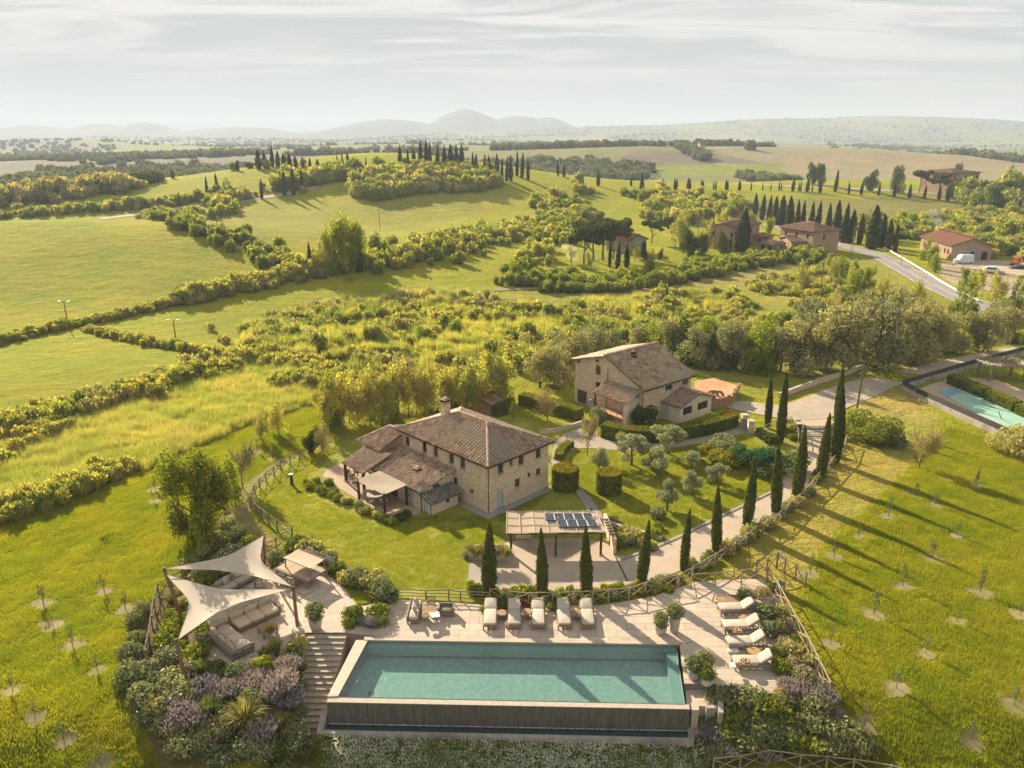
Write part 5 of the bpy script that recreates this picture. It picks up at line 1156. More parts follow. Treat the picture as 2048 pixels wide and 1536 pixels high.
# ------------------------------------------------------------------ carport with solar panels
def carport():
    q = [P(1013, 1067, 2.45), P(1212, 1064, 2.45), P(1191, 1022, 2.75), P(1014, 1023, 2.75)]; o = P(1110, 1090)
    t = thing('carport', 'open carport with tan canvas roof and solar panels in front of the farmhouse', 'carport', o)
    L = [v - o for v in q]
    def pt(u, v, dz=0): return (L[0] * (1 - u) * (1 - v) + L[1] * u * (1 - v) + L[2] * u * v + L[3] * (1 - u) * v) + Vector((0, 0, dz))
    n, m = 14, 6; vs = []
    for i in range(n + 1):
        for j in range(m + 1): vs.append(pt(i / n, j / m, -0.05 * abs(math.sin(math.pi * i / n * 3.5))))
    MB().add(vs, [(i * (m + 1) + j, (i + 1) * (m + 1) + j, (i + 1) * (m + 1) + j + 1, i * (m + 1) + j + 1) for i in range(n) for j in range(m)]).obj('canvas_roof', 'canvas_tan', t)
    for u in (0, 0.14, 0.285, 0.43, 0.57, 0.71, 0.855, 1.0): MB().bar(pt(u, -0.005, 0.03), pt(u, 1.005, 0.03), 0.035, 0.035, 5).obj('batten', 'fabric_beige', t)
    for v in (0.0, 0.35, 0.7, 1.0): MB().bar(pt(-0.005, v, 0.025), pt(1.005, v, 0.025), 0.03, 0.03, 5).obj('batten', 'fabric_beige', t)
    for v in (0.05, 0.95): MB().bar(pt(0.01, v, -0.16), pt(0.99, v, -0.16), 0.09, 0.09, 6).obj('beam', 'wood_dark', t)
    for r, (v0, v1) in enumerate(((0.22, 0.5), (0.53, 0.82))):
        for k in range(5):
            if r == 0 and k == 0: continue
            u0 = 0.415 + 0.105 * k + (0.012 if r == 0 else 0); a = [pt(u0, v0, 0.12), pt(u0 + 0.1, v0, 0.12), pt(u0 + 0.1, v1, 0.14), pt(u0, v1, 0.14)]
            p = MB().hexa([c - Vector((0, 0, 0.06)) for c in a], a).obj('solar_panel', 'panel_blue', t)
            mb = MB()
            for i in range(4): mb.bar(a[i] + Vector((0, 0, 0.01)), a[(i + 1) % 4] + Vector((0, 0, 0.01)), 0.022, 0.022, 4)
            mb.obj('panel_frame', 'metal_grey', p)
            mb = MB()
            for i in range(1, 6): mb.bar(a[0].lerp(a[1], i / 6) + Vector((0, 0, 0.004)), a[3].lerp(a[2], i / 6) + Vector((0, 0, 0.004)), 0.007, 0.007, 3)
            for i in range(1, 4): mb.bar(a[0].lerp(a[3], i / 4) + Vector((0, 0, 0.004)), a[1].lerp(a[2], i / 4) + Vector((0, 0, 0.004)), 0.007, 0.007, 3)
            mb.obj('cell_grid', 'metal_grey', p)
    for px, py in ((1111, 1115), (1201, 1111), (1022, 1110)):
        p = P(px, py) - o; post(t, p.x, p.y, 0.05, 2.35, 0.2, 'wood_dark')
    for px, py in ((1030, 1065), (1180, 1065)):
        p = P(px, py) - o; post(t, p.x, p.y, 0.05, 2.6, 0.18, 'wood_dark')
    a, b, c = P(1032, 1078), P(1196, 1078), P(1224, 1108)
    w1 = MB().prism([(v.x - o.x, v.y - o.y) for v in (P(1212, 1055), P(1232, 1108), P(1226, 1110), P(1206, 1055))], 0, 1.5).obj('side_wall', 'stone_wall', t)
    for k in range(6): p = P(1213 + 2.6 * k, 1070 + 6 * k) - o; MB().bar((p.x - 0.35, p.y - 0.02, 1.62), (p.x + 0.1, p.y + 0.06, 1.62), 0.11, 0.11, 7).obj('log', 'bark_pale', t)
    MB().prism([(v.x - o.x, v.y - o.y) for v in (P(1224, 1102), P(1226, 1102), P(1256, 1163), P(1253, 1163))], 0.02, 0.10).obj('drain_channel', 'metal_dark', t)
    MB().box(a.x - o.x, a.x - o.x + 1.5, a.y - o.y, a.y - o.y + 0.4, 0, 1.1).obj('cabinet', 'plaster_tan', t)
carport()
def planter():
    t = thing('stone_planter', 'low stone planter with tufted grasses at the left end of the carport', 'planter', P(974, 1124))
    o = P(974, 1124); L = [(v.x - o.x, v.y - o.y) for v in PP([(938, 1120), (938, 1106), (1018, 1104), (1018, 1122)])]
    MB().prism(L, -0.2, 0.85).obj('planter_wall', 'stone_wall', t)
    MB().prism([(x * 0.93, y * 0.9) for x, y in L], 0.83, 0.86).obj('planter_soil', 'soil', t)
    for i in range(8): p = P(943 + i * 10, 1108 + (i % 2) * 7, 0.85); bush('tussock', ('arching grass tussock', 'in the carport planter', 'plant', 'grasses in the stone planter'), p, 1.9, 1.7)
    for i in range(4): bush('silver', ('silvery bush', 'at the left end of the planter', 'bush', 'silvery bushes at the planter'), P(935 + i * 7, 1112 - (i % 2) * 8, 0.1), 1.3, 1.1)
planter()
# ------------------------------------------------------------------ terrace furniture
FS_ = 1.45   # size of the lounge furniture next to the house
def lounger(raised, bare=False):
    """sun lounger, head towards +y, standing on z = 0"""
    t = thing('sun_lounger', None, 'sun lounger'); wood = 'wood_teak' if not raised else 'wood_weathered'
    L, Wd, Hs = 2.0, 0.7, 0.3
    for sx in (-1, 1):
        MB().box(sx * Wd / 2 - 0.03, sx * Wd / 2 + 0.03, 0, L, Hs - 0.1, Hs).obj('side_rail', wood, t)
        for y in (0.03, L - 0.25): MB().box(sx * (Wd / 2) - 0.035, sx * (Wd / 2) + 0.035, y, y + 0.08, 0, Hs - 0.1).obj('leg', wood, t)
    for y in (0.0, L - 0.06): MB().box(-Wd / 2 + 0.031, Wd / 2 - 0.031, y, y + 0.06, Hs - 0.09, Hs - 0.01).obj('cross_rail', wood, t)
    nb = 12 if bare else 5
    for k in range(nb): y = 0.1 + k * (1.8 / nb); MB().box(-Wd / 2 + 0.032, Wd / 2 - 0.032, y, y + (0.11 if bare else 0.07), Hs - 0.06, Hs - 0.02).obj('slat', wood, t)
    if bare: return t
    ang = R(38 if raised else 14); y0 = 1.28
    c = MB().soft(-Wd / 2 + 0.02, Wd / 2 - 0.02, 0.02, y0 - 0.01, Hs + 0.0, Hs + 0.13, 0.05, 0.015).obj('seat_cushion', 'fabric_cream', t, True)
    if raised: MB().box(-Wd / 2 + 0.03, Wd / 2 - 0.03, 0.64, 0.66, Hs + 0.125, Hs + 0.139).obj('seam', 'fabric_beige', c)
    b = MB().soft(-Wd / 2 + 0.02, Wd / 2 - 0.02, 0, 0.74, 0, 0.12, 0.05, 0.015).obj('back_cushion', 'fabric_cream', t, True); b.location = (0, y0 + 0.01, Hs + 0.01); b.rotation_euler = (ang, 0, 0)
    f = MB().box(-Wd / 2 + 0.05, Wd / 2 - 0.05, 0.02, 0.74, -0.045, -0.005).obj('backrest', wood, t); f.location = b.location; f.rotation_euler = (ang, 0, 0)
    if raised:
        for sx in (-1, 1): MB().bar((sx * 0.28, y0 + 0.55, Hs - 0.04), (sx * 0.28, y0 + 0.01 + 0.6 * math.cos(ang), Hs + 0.6 * math.sin(ang) - 0.03), 0.02, 0.02, 4).obj('prop', wood, t)
    return t
lf = lounger(False); lr = lounger(True)
k1 = ('cream-cushioned flat sun lounger', 'in the row behind the pool', 'sun lounger', 'flat sun loungers behind the pool')
for i, (px, dx_) in enumerate(((980, 0), (1029, 0), (1077, 0), (1130, 0), (1177, 0))):
    o = lf if i == 0 else copy_tree(lf); p = P(px, 1261, 0.05); q = P(px - 1 + (px - 1024) * 0.0, 1212, 0.05)
    o.location = p; o.rotation_euler = (0, 0, R(random.uniform(-1.2, 1.2))); o.scale = (FS_, FS_ * 1.08, FS_); enrol(k1, o)
for i, (px, py, lab) in enumerate(((1464, 1340, 'raised-back cream sun lounger nearest the front edge of the right-hand deck'), (1452, 1301, 'raised-back cream sun lounger with a white towel tucked at its foot'), (1444, 1268, 'raised-back cream sun lounger with a wicker tray, third from the front of the deck'), (1436, 1233, 'raised-back cream sun lounger furthest from the front of the right-hand deck'))):
    o = lr if i == 0 else copy_tree(lr); o.location = P(px, py - 8, 0.05); o.rotation_euler = (0, 0, R(-90 + (2 if i else 0))); o.scale = (FS_, FS_, FS_); tag(o, lab, 'sun lounger', 'raised loungers on the right-hand deck')
lb = lounger(False, True); lb.location = P(1434, 1206, 0.05); lb.rotation_euler = (0, 0, R(-91)); lb.scale = (FS_, FS_, FS_); tag(lb, 'bare wooden sun lounger without cushions at the back of the right-hand deck', 'sun lounger')
def round_table(label, loc, r, h, mat, s=FS_, ped=True, group=None):
    t = thing('side_table', label, 'table', loc, 0, group, s)
    MB().lathe([(r * 0.96, h - 0.04), (r, h - 0.03), (r, h - 0.006), (r * 0.97, h)], 20).obj('table_top', mat, t)
    if ped: MB().lathe([(0.05, 0.03), (0.03, 0.06), (0.03, h - 0.05), (0.09, h - 0.039)], 10).obj('pedestal', mat, t); MB().lathe([(r * 0.6, 0), (r * 0.6, 0.025), (0.05, 0.032)], 16).obj('base', mat, t)
    else:
        for k in range(3): a = k * 2.094; MB().bar((r * 0.7 * math.cos(a), r * 0.7 * math.sin(a), h - 0.04), (r * 0.85 * math.cos(a), r * 0.85 * math.sin(a), 0), 0.022, 0.018, 5).obj('leg', mat, t)
    return t
G1 = 'round side tables between the flat loungers'
round_table('tan round side table between the first and second flat loungers from the left', P(1004, 1238, 0.05), 0.28, 0.42, 'wood_teak', group=G1)
round_table('tan round side table between the second and third flat loungers from the left', P(1054, 1237, 0.05), 0.3, 0.45, 'wood_teak', group=G1)
round_table('tan round side table between the fourth and fifth flat loungers from the left', P(1153, 1238, 0.05), 0.28, 0.42, 'wood_teak', group=G1)
G2 = 'orange wood tables on the right-hand deck'
round_table('orange wood round table between the two furthest raised loungers', P(1488, 1249, 0.05), 0.3, 0.4, 'wicker', ped=False, group=G2)
round_table('orange wood round table behind the nearest raised lounger', P(1507, 1315, 0.05), 0.33, 0.4, 'wicker', ped=False, group=G2)
def tray(label, p, s):
    t = thing('tray', label, 'tray', p, 0.4, 'trays on the raised loungers', s)
    MB().lathe([(0.2, 0), (0.24, 0.05), (0.22, 0.05), (0.19, 0.015)], 14, capt=True).obj('wicker_plate', 'wicker', t)
    for k in range(5): a = k * 1.256; MB().lathe([(0.02, 0), (0.06, 0.03), (0.06, 0.07), (0.015, 0.1)], 8, (0.1 * math.cos(a), 0.1 * math.sin(a), 0.016)).obj('snack', 'wicker' if k % 2 else 'stone_pale', t)
tray('wicker tray of snacks on the third raised lounger from the front', P(1474, 1262, 0.70), 1.5); tray('wicker tray with a crumpled white cloth on the nearest raised lounger', P(1492, 1325, 0.70), 1.7)
o = MB().soft(-0.3, 0.3, -0.18, 0.18, 0, 0.14, 0.05).obj('towel', 'pot_white'); o.location = P(1466, 1304, 0.06); o.scale = (1.4, 1.4, 1.6); tag(o, 'rolled white towel under the foot of a raised lounger', 'towel')
o = MB().soft(-0.25, 0.25, -0.2, 0.2, 0, 0.05, 0.02).obj('towel', 'pot_white'); o.location = P(1466, 1331, 0.62); o.scale = (0.7, 1.5, 1.6); tag(o, 'folded white towel over the foot end of the nearest raised lounger', 'towel')
# potted plants
def potted(label, px, py, w, h, pot, plant, pw, ph, kind='green'):
    p = P(px, py, 0.05); t = thing('potted_plant', label, 'potted plant', p)
    MB().lathe([(w * 0.34, 0), (w * 0.43, h * 0.35), (w * 0.5, h * 0.8), (w * 0.5, h), (w * 0.43, h), (w * 0.41, h - 0.08)], 18).obj('pot', pot, t, True)
    MB().lathe([(w * 0.42, h - 0.1), (w * 0.42, h - 0.07)], 14).obj('soil', 'soil', t)
    o = link('foliage', BUSH[plant][0], t); o.location = (0, 0, h - 0.15); o.scale = (pw, pw, ph); o.rotation_euler = (0, 0, random.uniform(0, 6))
    return t
potted('round clay pot with a silvery olive-leaved plant at the top of the staircase', 632, 1258, 1.05, 1.0, 'pot_clay', 'rosemary', 1.9, 1.7)
potted('tall tapered clay pot with a bushy plant on the deck behind the pool corner', 1348, 1263, 0.85, 1.35, 'pot_clay', 'rosemary', 1.6, 1.5)
potted('low round clay pot with a small bushy plant beside the tall pot', 1321, 1266, 0.95, 0.7, 'pot_clay', 'rosemary', 1.5, 1.5)
potted('grey clay pot with spiky pale plant at the right end of the pool', 1388, 1356, 1.0, 0.75, 'pot_clay', 'rosemary', 1.7, 1.5)
potted('white rounded pot with dark bushy plant at the right end of the pool', 1413, 1368, 1.05, 0.7, 'pot_white', 'green', 1.6, 1.5)
potted('pale pot with tall bushy plant hidden behind two pots at the pool end', 1408, 1345, 0.9, 0.7, 'pot_clay', 'rosemary', 1.5, 1.5)
# ------------------------------------------------------------------ lounge under the sails
def frame_of(a, b):
    """origin a, x axis towards b"""
    d = b - a; return math.atan2(d.y, d.x), Vector((d.x, d.y, 0)).length
def sofa(label, a, b, depth, seats, backs, cush='fabric_beige', back='fabric_taupe', arm_l=True, arm_r=True, high=0.75, pillows=0):
    """a->b: the back edge, left to right; the seat opens to the right of that line (-y)"""
    rz, L = frame_of(a, b); t = thing('outdoor_sofa', label, 'sofa', (a.x, a.y, 0.05), rz)
    D = depth; fr = 'wood_weathered'
    MB().box(0, L, -D, 0, 0.22, 0.34).obj('base_frame', fr, t)
    for x in (0.05, L - 0.17):
        for y in (-D + 0.03, -0.15): MB().box(x, x + 0.12, y, y + 0.12, 0, 0.22).obj('leg', fr, t)
    MB().box(0, L, -0.1, 0, 0.34, high + 0.1).obj('back_frame', fr, t)
    for f, x in ((arm_l, 0), (arm_r, L - 0.12)):
        if f:
            m = MB(); m.box(x, x + 0.12, -D, -0.1, 0.72, 0.82)
            for y in (-D, -D * 0.55): m.box(x, x + 0.12, y, y + 0.12, 0.34, 0.72)
            m.obj('armrest', fr, t)
    x0, x1 = (0.13 if arm_l else 0.02), (L - 0.13 if arm_r else L - 0.02); w = (x1 - x0) / seats
    for k in range(seats): MB().soft(x0 + k * w + 0.015, x0 + (k + 1) * w - 0.015, -D + 0.03, -0.38 if backs else -0.12, 0.345, 0.62, 0.09, 0.03).obj('seat_cushion', cush, t, True)
    if backs:
        w2 = (x1 - x0) / backs
        for k in range(backs):
            c = MB().soft(0, w2 - 0.04, -0.26, 0.0, 0, 0.72, 0.11, 0.02).obj('back_cushion', back, t, True); c.location = (x0 + k * w2 + 0.02, -0.14, 0.42); c.rotation_euler = (R(10), 0, 0)
    for k in range(pillows):
        c = MB().soft(-0.3, 0.3, -0.1, 0.1, -0.28, 0.28, 0.09, 0.0).obj('pillow', 'fabric_cream', t, True); c.location = (x0 + (k + 0.7) * (x1 - x0) / (pillows + 0.4), -0.55, 0.92); c.rotation_euler = (R(-22), R(8 * (k - 0.5)), R(10 - 14 * k))
    return t
sofa('beige three-seat outdoor sofa seen from behind at the front of the lounge terrace', P(466, 1327), P(414, 1281), 1.75, 3, 3, 'fabric_cream', 'fabric_taupe', pillows=2)
sofa('long taupe outdoor sofa with three big back cushions beside the coffee table', P(457, 1250), P(541, 1212), 1.75, 3, 3, 'fabric_beige', 'fabric_beige', False, True, 0.55)
sofa('beige outdoor sofa with two pillows in the shade behind the lower sail', P(424, 1188), P(488, 1152), 1.45, 2, 2, 'fabric_taupe', 'fabric_taupe', True, True, 0.7, 2)
def slat_table(label, a, b, depth, h, name='coffee_table', cat='table', n=9):
    rz, L = frame_of(a, b); t = thing(name, label, cat, (a.x, a.y, 0.05), rz)
    for k in range(n): y = -depth + k * depth / n; MB().box(0, L, y + 0.012, y + depth / n - 0.012, h - 0.05, h).obj('slat', 'wood_teak', t)
    for x in (0.04, L - 0.14):
        MB().box(x, x + 0.1, -depth, 0, h - 0.14, h - 0.052).obj('rail', 'wood_weathered', t)
        for y in (-depth, -0.1): MB().box(x, x + 0.1, y, y + 0.1, 0, h - 0.141).obj('leg', 'wood_weathered', t)
    return t
slat_table('slatted wooden coffee table with a bowl of flowers in front of the long sofa', P(515, 1268), P(545, 1255), 1.05, 0.62)
b_ = thing('flower_bowl', 'shallow bowl of dried yellow flowers on the coffee table', 'bowl', P(541, 1265, 0.67), 0, None, 1.0)
MB().lathe([(0.1, 0), (0.3, 0.1), (0.38, 0.2), (0.34, 0.2), (0.2, 0.1)], 16).obj('dish', 'wicker', b_, True); o = link('flowers', BUSH['yellow'][0], b_); o.location = (0, 0, 0.1); o.scale = (0.75, 0.75, 0.6)
slat_table('small low stool with a pale seat beside the coffee table', P(539, 1287), P(555, 1281), 0.62, 0.42, 'stool', 'stool', 4)
def chair(label, p, rz, group=None, cush=True, s=1.25):
    t = thing('garden_chair', label, 'chair', p, rz, group, s); m = 'wood_weathered'
    for x in (-0.26, 0.22):
        for y in (-0.26, 0.22): MB().box(x, x + 0.045, y, y + 0.045, 0, 0.62 if y < 0 else 0.85).obj('leg', m, t)
        MB().box(x, x + 0.045, -0.26, 0.26, 0.62, 0.66).obj('armrest', m, t)
    MB().box(-0.25, 0.25, -0.25, 0.25, 0.36, 0.41).obj('seat', m, t)
    bk = MB().box(-0.26, 0.26, 0.23, 0.26, 0.78, 0.88).obj('backrest', m, t)
    for k in range(6): MB().box(-0.22 + k * 0.078, -0.19 + k * 0.078, 0.235, 0.255, 0.42, 0.79).obj('back_slat', m, bk)
    if cush: MB().soft(-0.23, 0.23, -0.24, 0.22, 0.412, 0.5, 0.03).obj('cushion', 'fabric_beige', t, True)
    return t
chair('wooden armchair with pale cushion at the right of the shaded sofa', P(520, 1183, 0.05), R(120), None, True, 1.35)
# dining set under a small canopy
def dining():
    a, b = P(551, 1157), P(614, 1184); rz, L = frame_of(a, b); D = 2.4
    t = thing('canopied_dining_table', 'long dining table with its own tan fabric canopy beside the shade sails', 'table', (a.x, a.y, 0.05), rz); m = 'wood_weathered'
    for k in range(4): MB().box(k * L / 4 + 0.02, (k + 1) * L / 4 - 0.02, 0.2, D - 0.2, 0.82, 0.9).obj('table_panel', 'canvas_tan', t)
    for y in (0.05, D - 0.15): MB().box(0, L, y, y + 0.12, 0.72, 0.87).obj('side_rail', m, t)
    for x in (0, L - 0.12):
        MB().box(x, x + 0.12, 0.171, D - 0.151, 0.72, 0.87).obj('end_rail', m, t)
        for y in (0.05, D - 0.15): MB().box(x, x + 0.12, y, y + 0.12, 0, 0.719).obj('leg', m, t)
    for x in (0.5, L - 0.3):
        for y in (0.7, D - 0.1): MB().box(x, x + 0.09, y, y + 0.09, 0.871, 1.75).obj('canopy_post', m, t)
    n = 5; vs = []
    for i in range(n + 1):
        for j in range(n + 1): vs.append((0.4 + (L - 0.6) * i / n, 0.6 + (D - 0.6) * j / n, 1.78 - 0.09 * math.sin(math.pi * j / n) * (1 if i not in (0, n) else 0.6)))
    MB().add(vs, [(i * (n + 1) + j, (i + 1) * (n + 1) + j, (i + 1) * (n + 1) + j + 1, i * (n + 1) + j + 1) for i in range(n) for j in range(n)]).obj('canopy', 'canvas_tan', t)
    for y in (0.6, D): MB().bar((0.35, y, 1.8), (L - 0.15, y, 1.8), 0.04, 0.04, 6).obj('canopy_rail', m, t)
    c = Vector((a.x, a.y, 0.05)); ca, sa = math.cos(rz), math.sin(rz)
    for k, nm in enumerate(('first', 'second', 'third')):
        x, y = 0.6 + k * 0.9, -0.25; chair(f'wooden dining chair pushed to the near side of the canopied table, {nm} from the left', (c.x + x * ca - y * sa, c.y + x * sa + y * ca, 0.05), rz + math.pi, 'chairs at the canopied dining table', False)
    x, y = 0.2, D + 0.5; t2 = thing('garden_bench', 'high-backed grey bench behind the canopied dining table', 'bench', (c.x + x * ca - y * sa, c.y + x * sa + y * ca, 0.05), rz)
    MB().box(0, L - 0.3, 0, 0.5, 0.4, 0.48).obj('seat', m, t2); bk = MB().box(0, L - 0.3, 0.5, 0.56, 1.28, 1.36).obj('backrest', m, t2)
    for k in range(2): MB().soft(0.08 + k * (L - 0.3) / 2, (k + 1) * (L - 0.3) / 2 - 0.06, 0.38, 0.5, 0.5, 1.26, 0.05).obj('back_cushion', 'fabric_taupe', t2, True)
    for xx in (0, L - 0.4):
        for yy in (0.0, 0.46): MB().box(xx, xx + 0.1, yy, yy + 0.1, 0, 1.28 if yy else 0.4).obj('leg', m, t2)
dining()
o = MB().soft(-0.5, 0.5, -0.4, 0.4, 0, 0.16, 0.06).obj('floor_cushion', 'fabric_taupe'); o.location = P(609, 1184, 0.05); o.rotation_euler = (0, 0, R(-40)); tag(o, 'grey floor cushion at the near end of the canopied dining table', 'cushion')
# seating group behind the pool, left
t = sofa('narrow outdoor bench with grey cushions at the left end of the pool terrace', P(813, 1250), P(822, 1213), 0.95, 2, 0, 'fabric_taupe', arm_l=False, arm_r=False, high=0.6, pillows=2)
slat_table('wooden table with basket and cloth at the left of the pool terrace', P(845, 1229), P(874, 1227), 1.05, 0.72, 'garden_table', n=7)
bk = thing('basket', 'shallow wicker basket on the wooden table behind the pool', 'basket', P(852, 1234, 0.78)); MB().lathe([(0.22, 0), (0.33, 0.16), (0.3, 0.16), (0.2, 0.03)], 16).obj('bowl', 'wicker', bk, True); MB().lathe([(0.26, 0.1), (0.2, 0.15)], 12).obj('contents', 'straw', bk)
o = MB().soft(-0.4, 0.4, -0.35, 0.35, 0, 0.035, 0.012).obj('table_cloth', 'pot_white'); o.location = P(869, 1230, 0.775); o.rotation_euler = (0, 0, 0.2); tag(o, 'small white cloth lying on the wooden table behind the pool', 'cloth')
chair('weathered wooden chair behind the table on the pool terrace', P(862, 1221, 0.05), 0.0, None, False, 1.3)
sofa('slatted wooden bench right of the table on the pool terrace', P(878, 1224), P(910, 1224), 0.8, 1, 0, 'wood_weathered', arm_l=True, arm_r=True, high=0.75)
# ------------------------------------------------------------------ shade sails and their poles
def sail(label, A, B, C, sag, bow):
    t = thing('shade_sail', label, 'shade sail', ((A + B + C) / 3)); o = t.location; n = 16; mb = MB(); idx = {}; V = []
    cen = (A + B + C) / 3
    for i in range(n + 1):
        for j in range(n + 1 - i):
            a, b = i / n, j / n; c = 1 - a - b; p = A * a + B * b + C * c
            e = bow * (4 * a * b * (1 - c) ** 2 * (1 - 2.0 * c if c < 0.5 else 0) * 0 + 0)
            # draw every edge inwards in an even curve
            pull = 4 * (a * b * max(0, 1 - 3 * c) + b * c * max(0, 1 - 3 * a) + a * c * max(0, 1 - 3 * b))
            p = p + (cen - p) * min(0.9, bow * pull) - Vector((0, 0, sag * 27 * a * b * c))
            idx[i, j] = len(V); V.append(p - o)
    F_ = []
    for i in range(n):
        for j in range(n - i):
            F_.append((idx[i, j], idx[i + 1, j], idx[i, j + 1]))
            if j < n - i - 1: F_.append((idx[i + 1, j], idx[i + 1, j + 1], idx[i, j + 1]))
    mb.add(V, F_).obj('cloth', 'sail_cloth', t, True)
    m2 = MB()
    for key in ([(i, 0) for i in range(n + 1)], [(0, j) for j in range(n + 1)], [(i, n - i) for i in range(n + 1)]): m2.tube([V[idx[k]] for k in key], 0.02, 4)
    m2.obj('edge_rope', 'fabric_cream', t)
    return t
def pole(label, base, top, r=0.14, foot=False):
    base = Vector(base); top = Vector(top); t = thing('sail_pole', label, 'pole', base)
    MB().bar((0, 0, -0.4), top - base, r, r * 0.85, 10).obj('shaft', 'pole_wood', t)
    MB().bar((top - base) * 0.93, (top - base) * 0.95, r * 1.15, r * 1.15, 10).obj('collar', 'metal_dark', t)
    if foot: MB().lathe([(0.5, 0), (0.46, 0.45), (0.3, 0.55)], 12).obj('plinth', 'stone_pale', t)
pA, pB, pC, pD = P(327, 1135, 3.6), P(351, 1278, 2.9), P(586, 1172, 3.3), P(527, 1071, 4.2)
pole('leaning timber pole at the far left corner of the two shade sails', G(361, 1224), pA); pole('leaning timber pole at the front left corner of the lower shade sail', G(375, 1368), pB)
pole('timber pole on a stone foot beside the top of the staircase', P(597, 1270), pC, foot=True); pole('timber pole behind the upper shade sail', G(529, 1128), pD, 0.1)
sail('upper cream triangular shade sail over the lounge terrace', pA + Vector((0.1, 0, -0.1)), pD, pC + Vector((-0.1, 0, -0.05)), 0.35, 0.42)
sail('lower cream triangular shade sail in front of the lounge terrace', pA + Vector((0.15, -0.1, -0.55)), pB + Vector((0.15, 0.1, -0.1)), pC + Vector((-0.12, 0, -0.25)), 0.3, 0.42)
# on the lawn: small lawn speaker-like post light
p = P(584, 970); t = thing('garden_lamp_post', 'short dark garden lamp standing alone on the lawn', 'lamp', p)
MB().lathe([(0.22, 0), (0.25, 0.06), (0.17, 0.14), (0.17, 1.1)], 12).obj('column', 'metal_dark', t); MB().soft(-0.26, 0.26, -0.2, 0.2, 1.1, 1.3, 0.05).obj('lamp_head', 'metal_grey', t)
# patio furniture at the farmhouse
def cart():
    p = P(752, 1003, 0.08); t = thing('patio_table', 'round white patio table under the farmhouse awning', 'table', p, 0, None, 1.2)
    MB().lathe([(0.75, 0.7), (0.78, 0.72), (0.75, 0.75)], 18).obj('table_top', 'fabric_cream', t)
    for k in range(4): a = k * 1.57 + 0.4; MB().bar((0.5 * math.cos(a), 0.5 * math.sin(a), 0.7), (0.58 * math.cos(a), 0.58 * math.sin(a), 0), 0.03, 0.025, 5).obj('leg', 'wood_weathered', t)
    o = MB().soft(-0.35, 0.35, -0.3, 0.3, 0, 0.3, 0.1).obj('pouf', 'stone_pale'); o.location = P(734, 988, 0.08); o.scale = (1.3, 1.3, 1.3); tag(o, 'pale stone pouf at the left of the patio table', 'pouf')
    for i, (px, py, rz) in enumerate(((742, 1012, 2.2), (768, 1012, 3.6), (760, 992, 0.2))): chair(['wooden patio chair left of the round patio table', 'wooden patio chair right of the round patio table', 'wooden patio chair behind the round patio table'][i], P(px, py, 0.08), rz, 'chairs at the patio table', True, 1.2)
    for i, (px, py) in enumerate(((703, 958), (716, 952))): chair(['wicker armchair at the corner of the farmhouse porch', 'wicker armchair deeper under the farmhouse porch'][i], P(px, py, 0.08), R(80 + 60 * i), 'armchairs under the porch', True, 1.3)
cart()
# ------------------------------------------------------------------ rustic fences
def fence(label, pts, h=1.15, mat='fence_wood', cross=True, rails=1, r=0.055, seed=0, tops=None):
    rng = random.Random(seed); W_ = [G(*p) if len(p) == 2 else Vector(p) for p in pts]; o = W_[0]
    t = thing('rustic_fence', label, 'fence', o)
    T = []
    for i, p in enumerate(W_):
        hh = h + rng.uniform(-0.06, 0.06); q = p - o + Vector((rng.uniform(-0.04, 0.04), rng.uniform(-0.04, 0.04), 0)); MB().bar(q + Vector((0, 0, -0.3)), q + Vector((0, 0, hh)), r * 1.25, r * 1.1, 7).obj('post', mat, t); T.append((q, hh))
    for i in range(len(T) - 1):
        (a, ha), (b, hb) = T[i], T[i + 1]; up = Vector((0, 0, 1))
        MB().tube([a + up * (ha - 0.06), a.lerp(b, 0.5) + up * ((ha + hb) / 2 - 0.06 + rng.uniform(-0.04, 0.04)), b + up * (hb - 0.06)], r * 0.85, 6).obj('rail', mat, t)
        for k in range(rails - 1): z = h * (0.28 + 0.3 * k); MB().tube([a + up * z, a.lerp(b, 0.5) + up * (z + rng.uniform(-0.07, 0.07)), b + up * (z + rng.uniform(-0.05, 0.05))], r * 0.7, 6).obj('rail', mat, t)
        if cross:
            for s, (p, q) in enumerate(((a, b), (b, a))): MB().tube([p + up * 0.1, p.lerp(q, 0.5) + up * (h * 0.5 + rng.uniform(-0.05, 0.05)) + Vector((0, 0.03 * (1 - 2 * s), 0)), q + up * (h - 0.15)], r * 0.65, 6).obj('brace', mat, t)
    return t
fence('rustic fence curving round the left side of the farmhouse lawn', [(700, 885), (672, 889), (645, 898), (619, 909), (600, 921), (581, 931), (563, 941), (548, 953), (533, 965), (520, 977), (511, 990), (502, 1014)], 1.2, seed=1)
fence('dark rustic fence at the lower left corner of the farmhouse lawn', [(502, 1015), (513, 1029), (524, 1038), (538, 1049), (555, 1062), (584, 1076)], 1.2, seed=2)
fence('short rustic fence between the lawn corner and the upper shade sail', [(586, 1078), (553, 1098), (530, 1112), (508, 1122)], 1.2, seed=3, rails=2)
fence('rustic rail fence behind the seating on the pool terrace', [(787, 1197), (853, 1199), (897, 1200), (921, 1201), (978, 1203)], 0.95, seed=4, cross=False, rails=3)
fence('rustic cross fence behind the row of loungers', [(980, 1204), (1014, 1209), (1058, 1211), (1104, 1211), (1149, 1209), (1186, 1207), (1216, 1204), (1257, 1200), (1291, 1190), (1322, 1182), (1353, 1176)], 1.25, 'fence_wood_pale', seed=5)
fence('rustic cross fence along the back of the right-hand deck', [(1381, 1177), (1431, 1172), (1481, 1167), (1533, 1162)], 1.35, 'fence_wood_pale', seed=6)
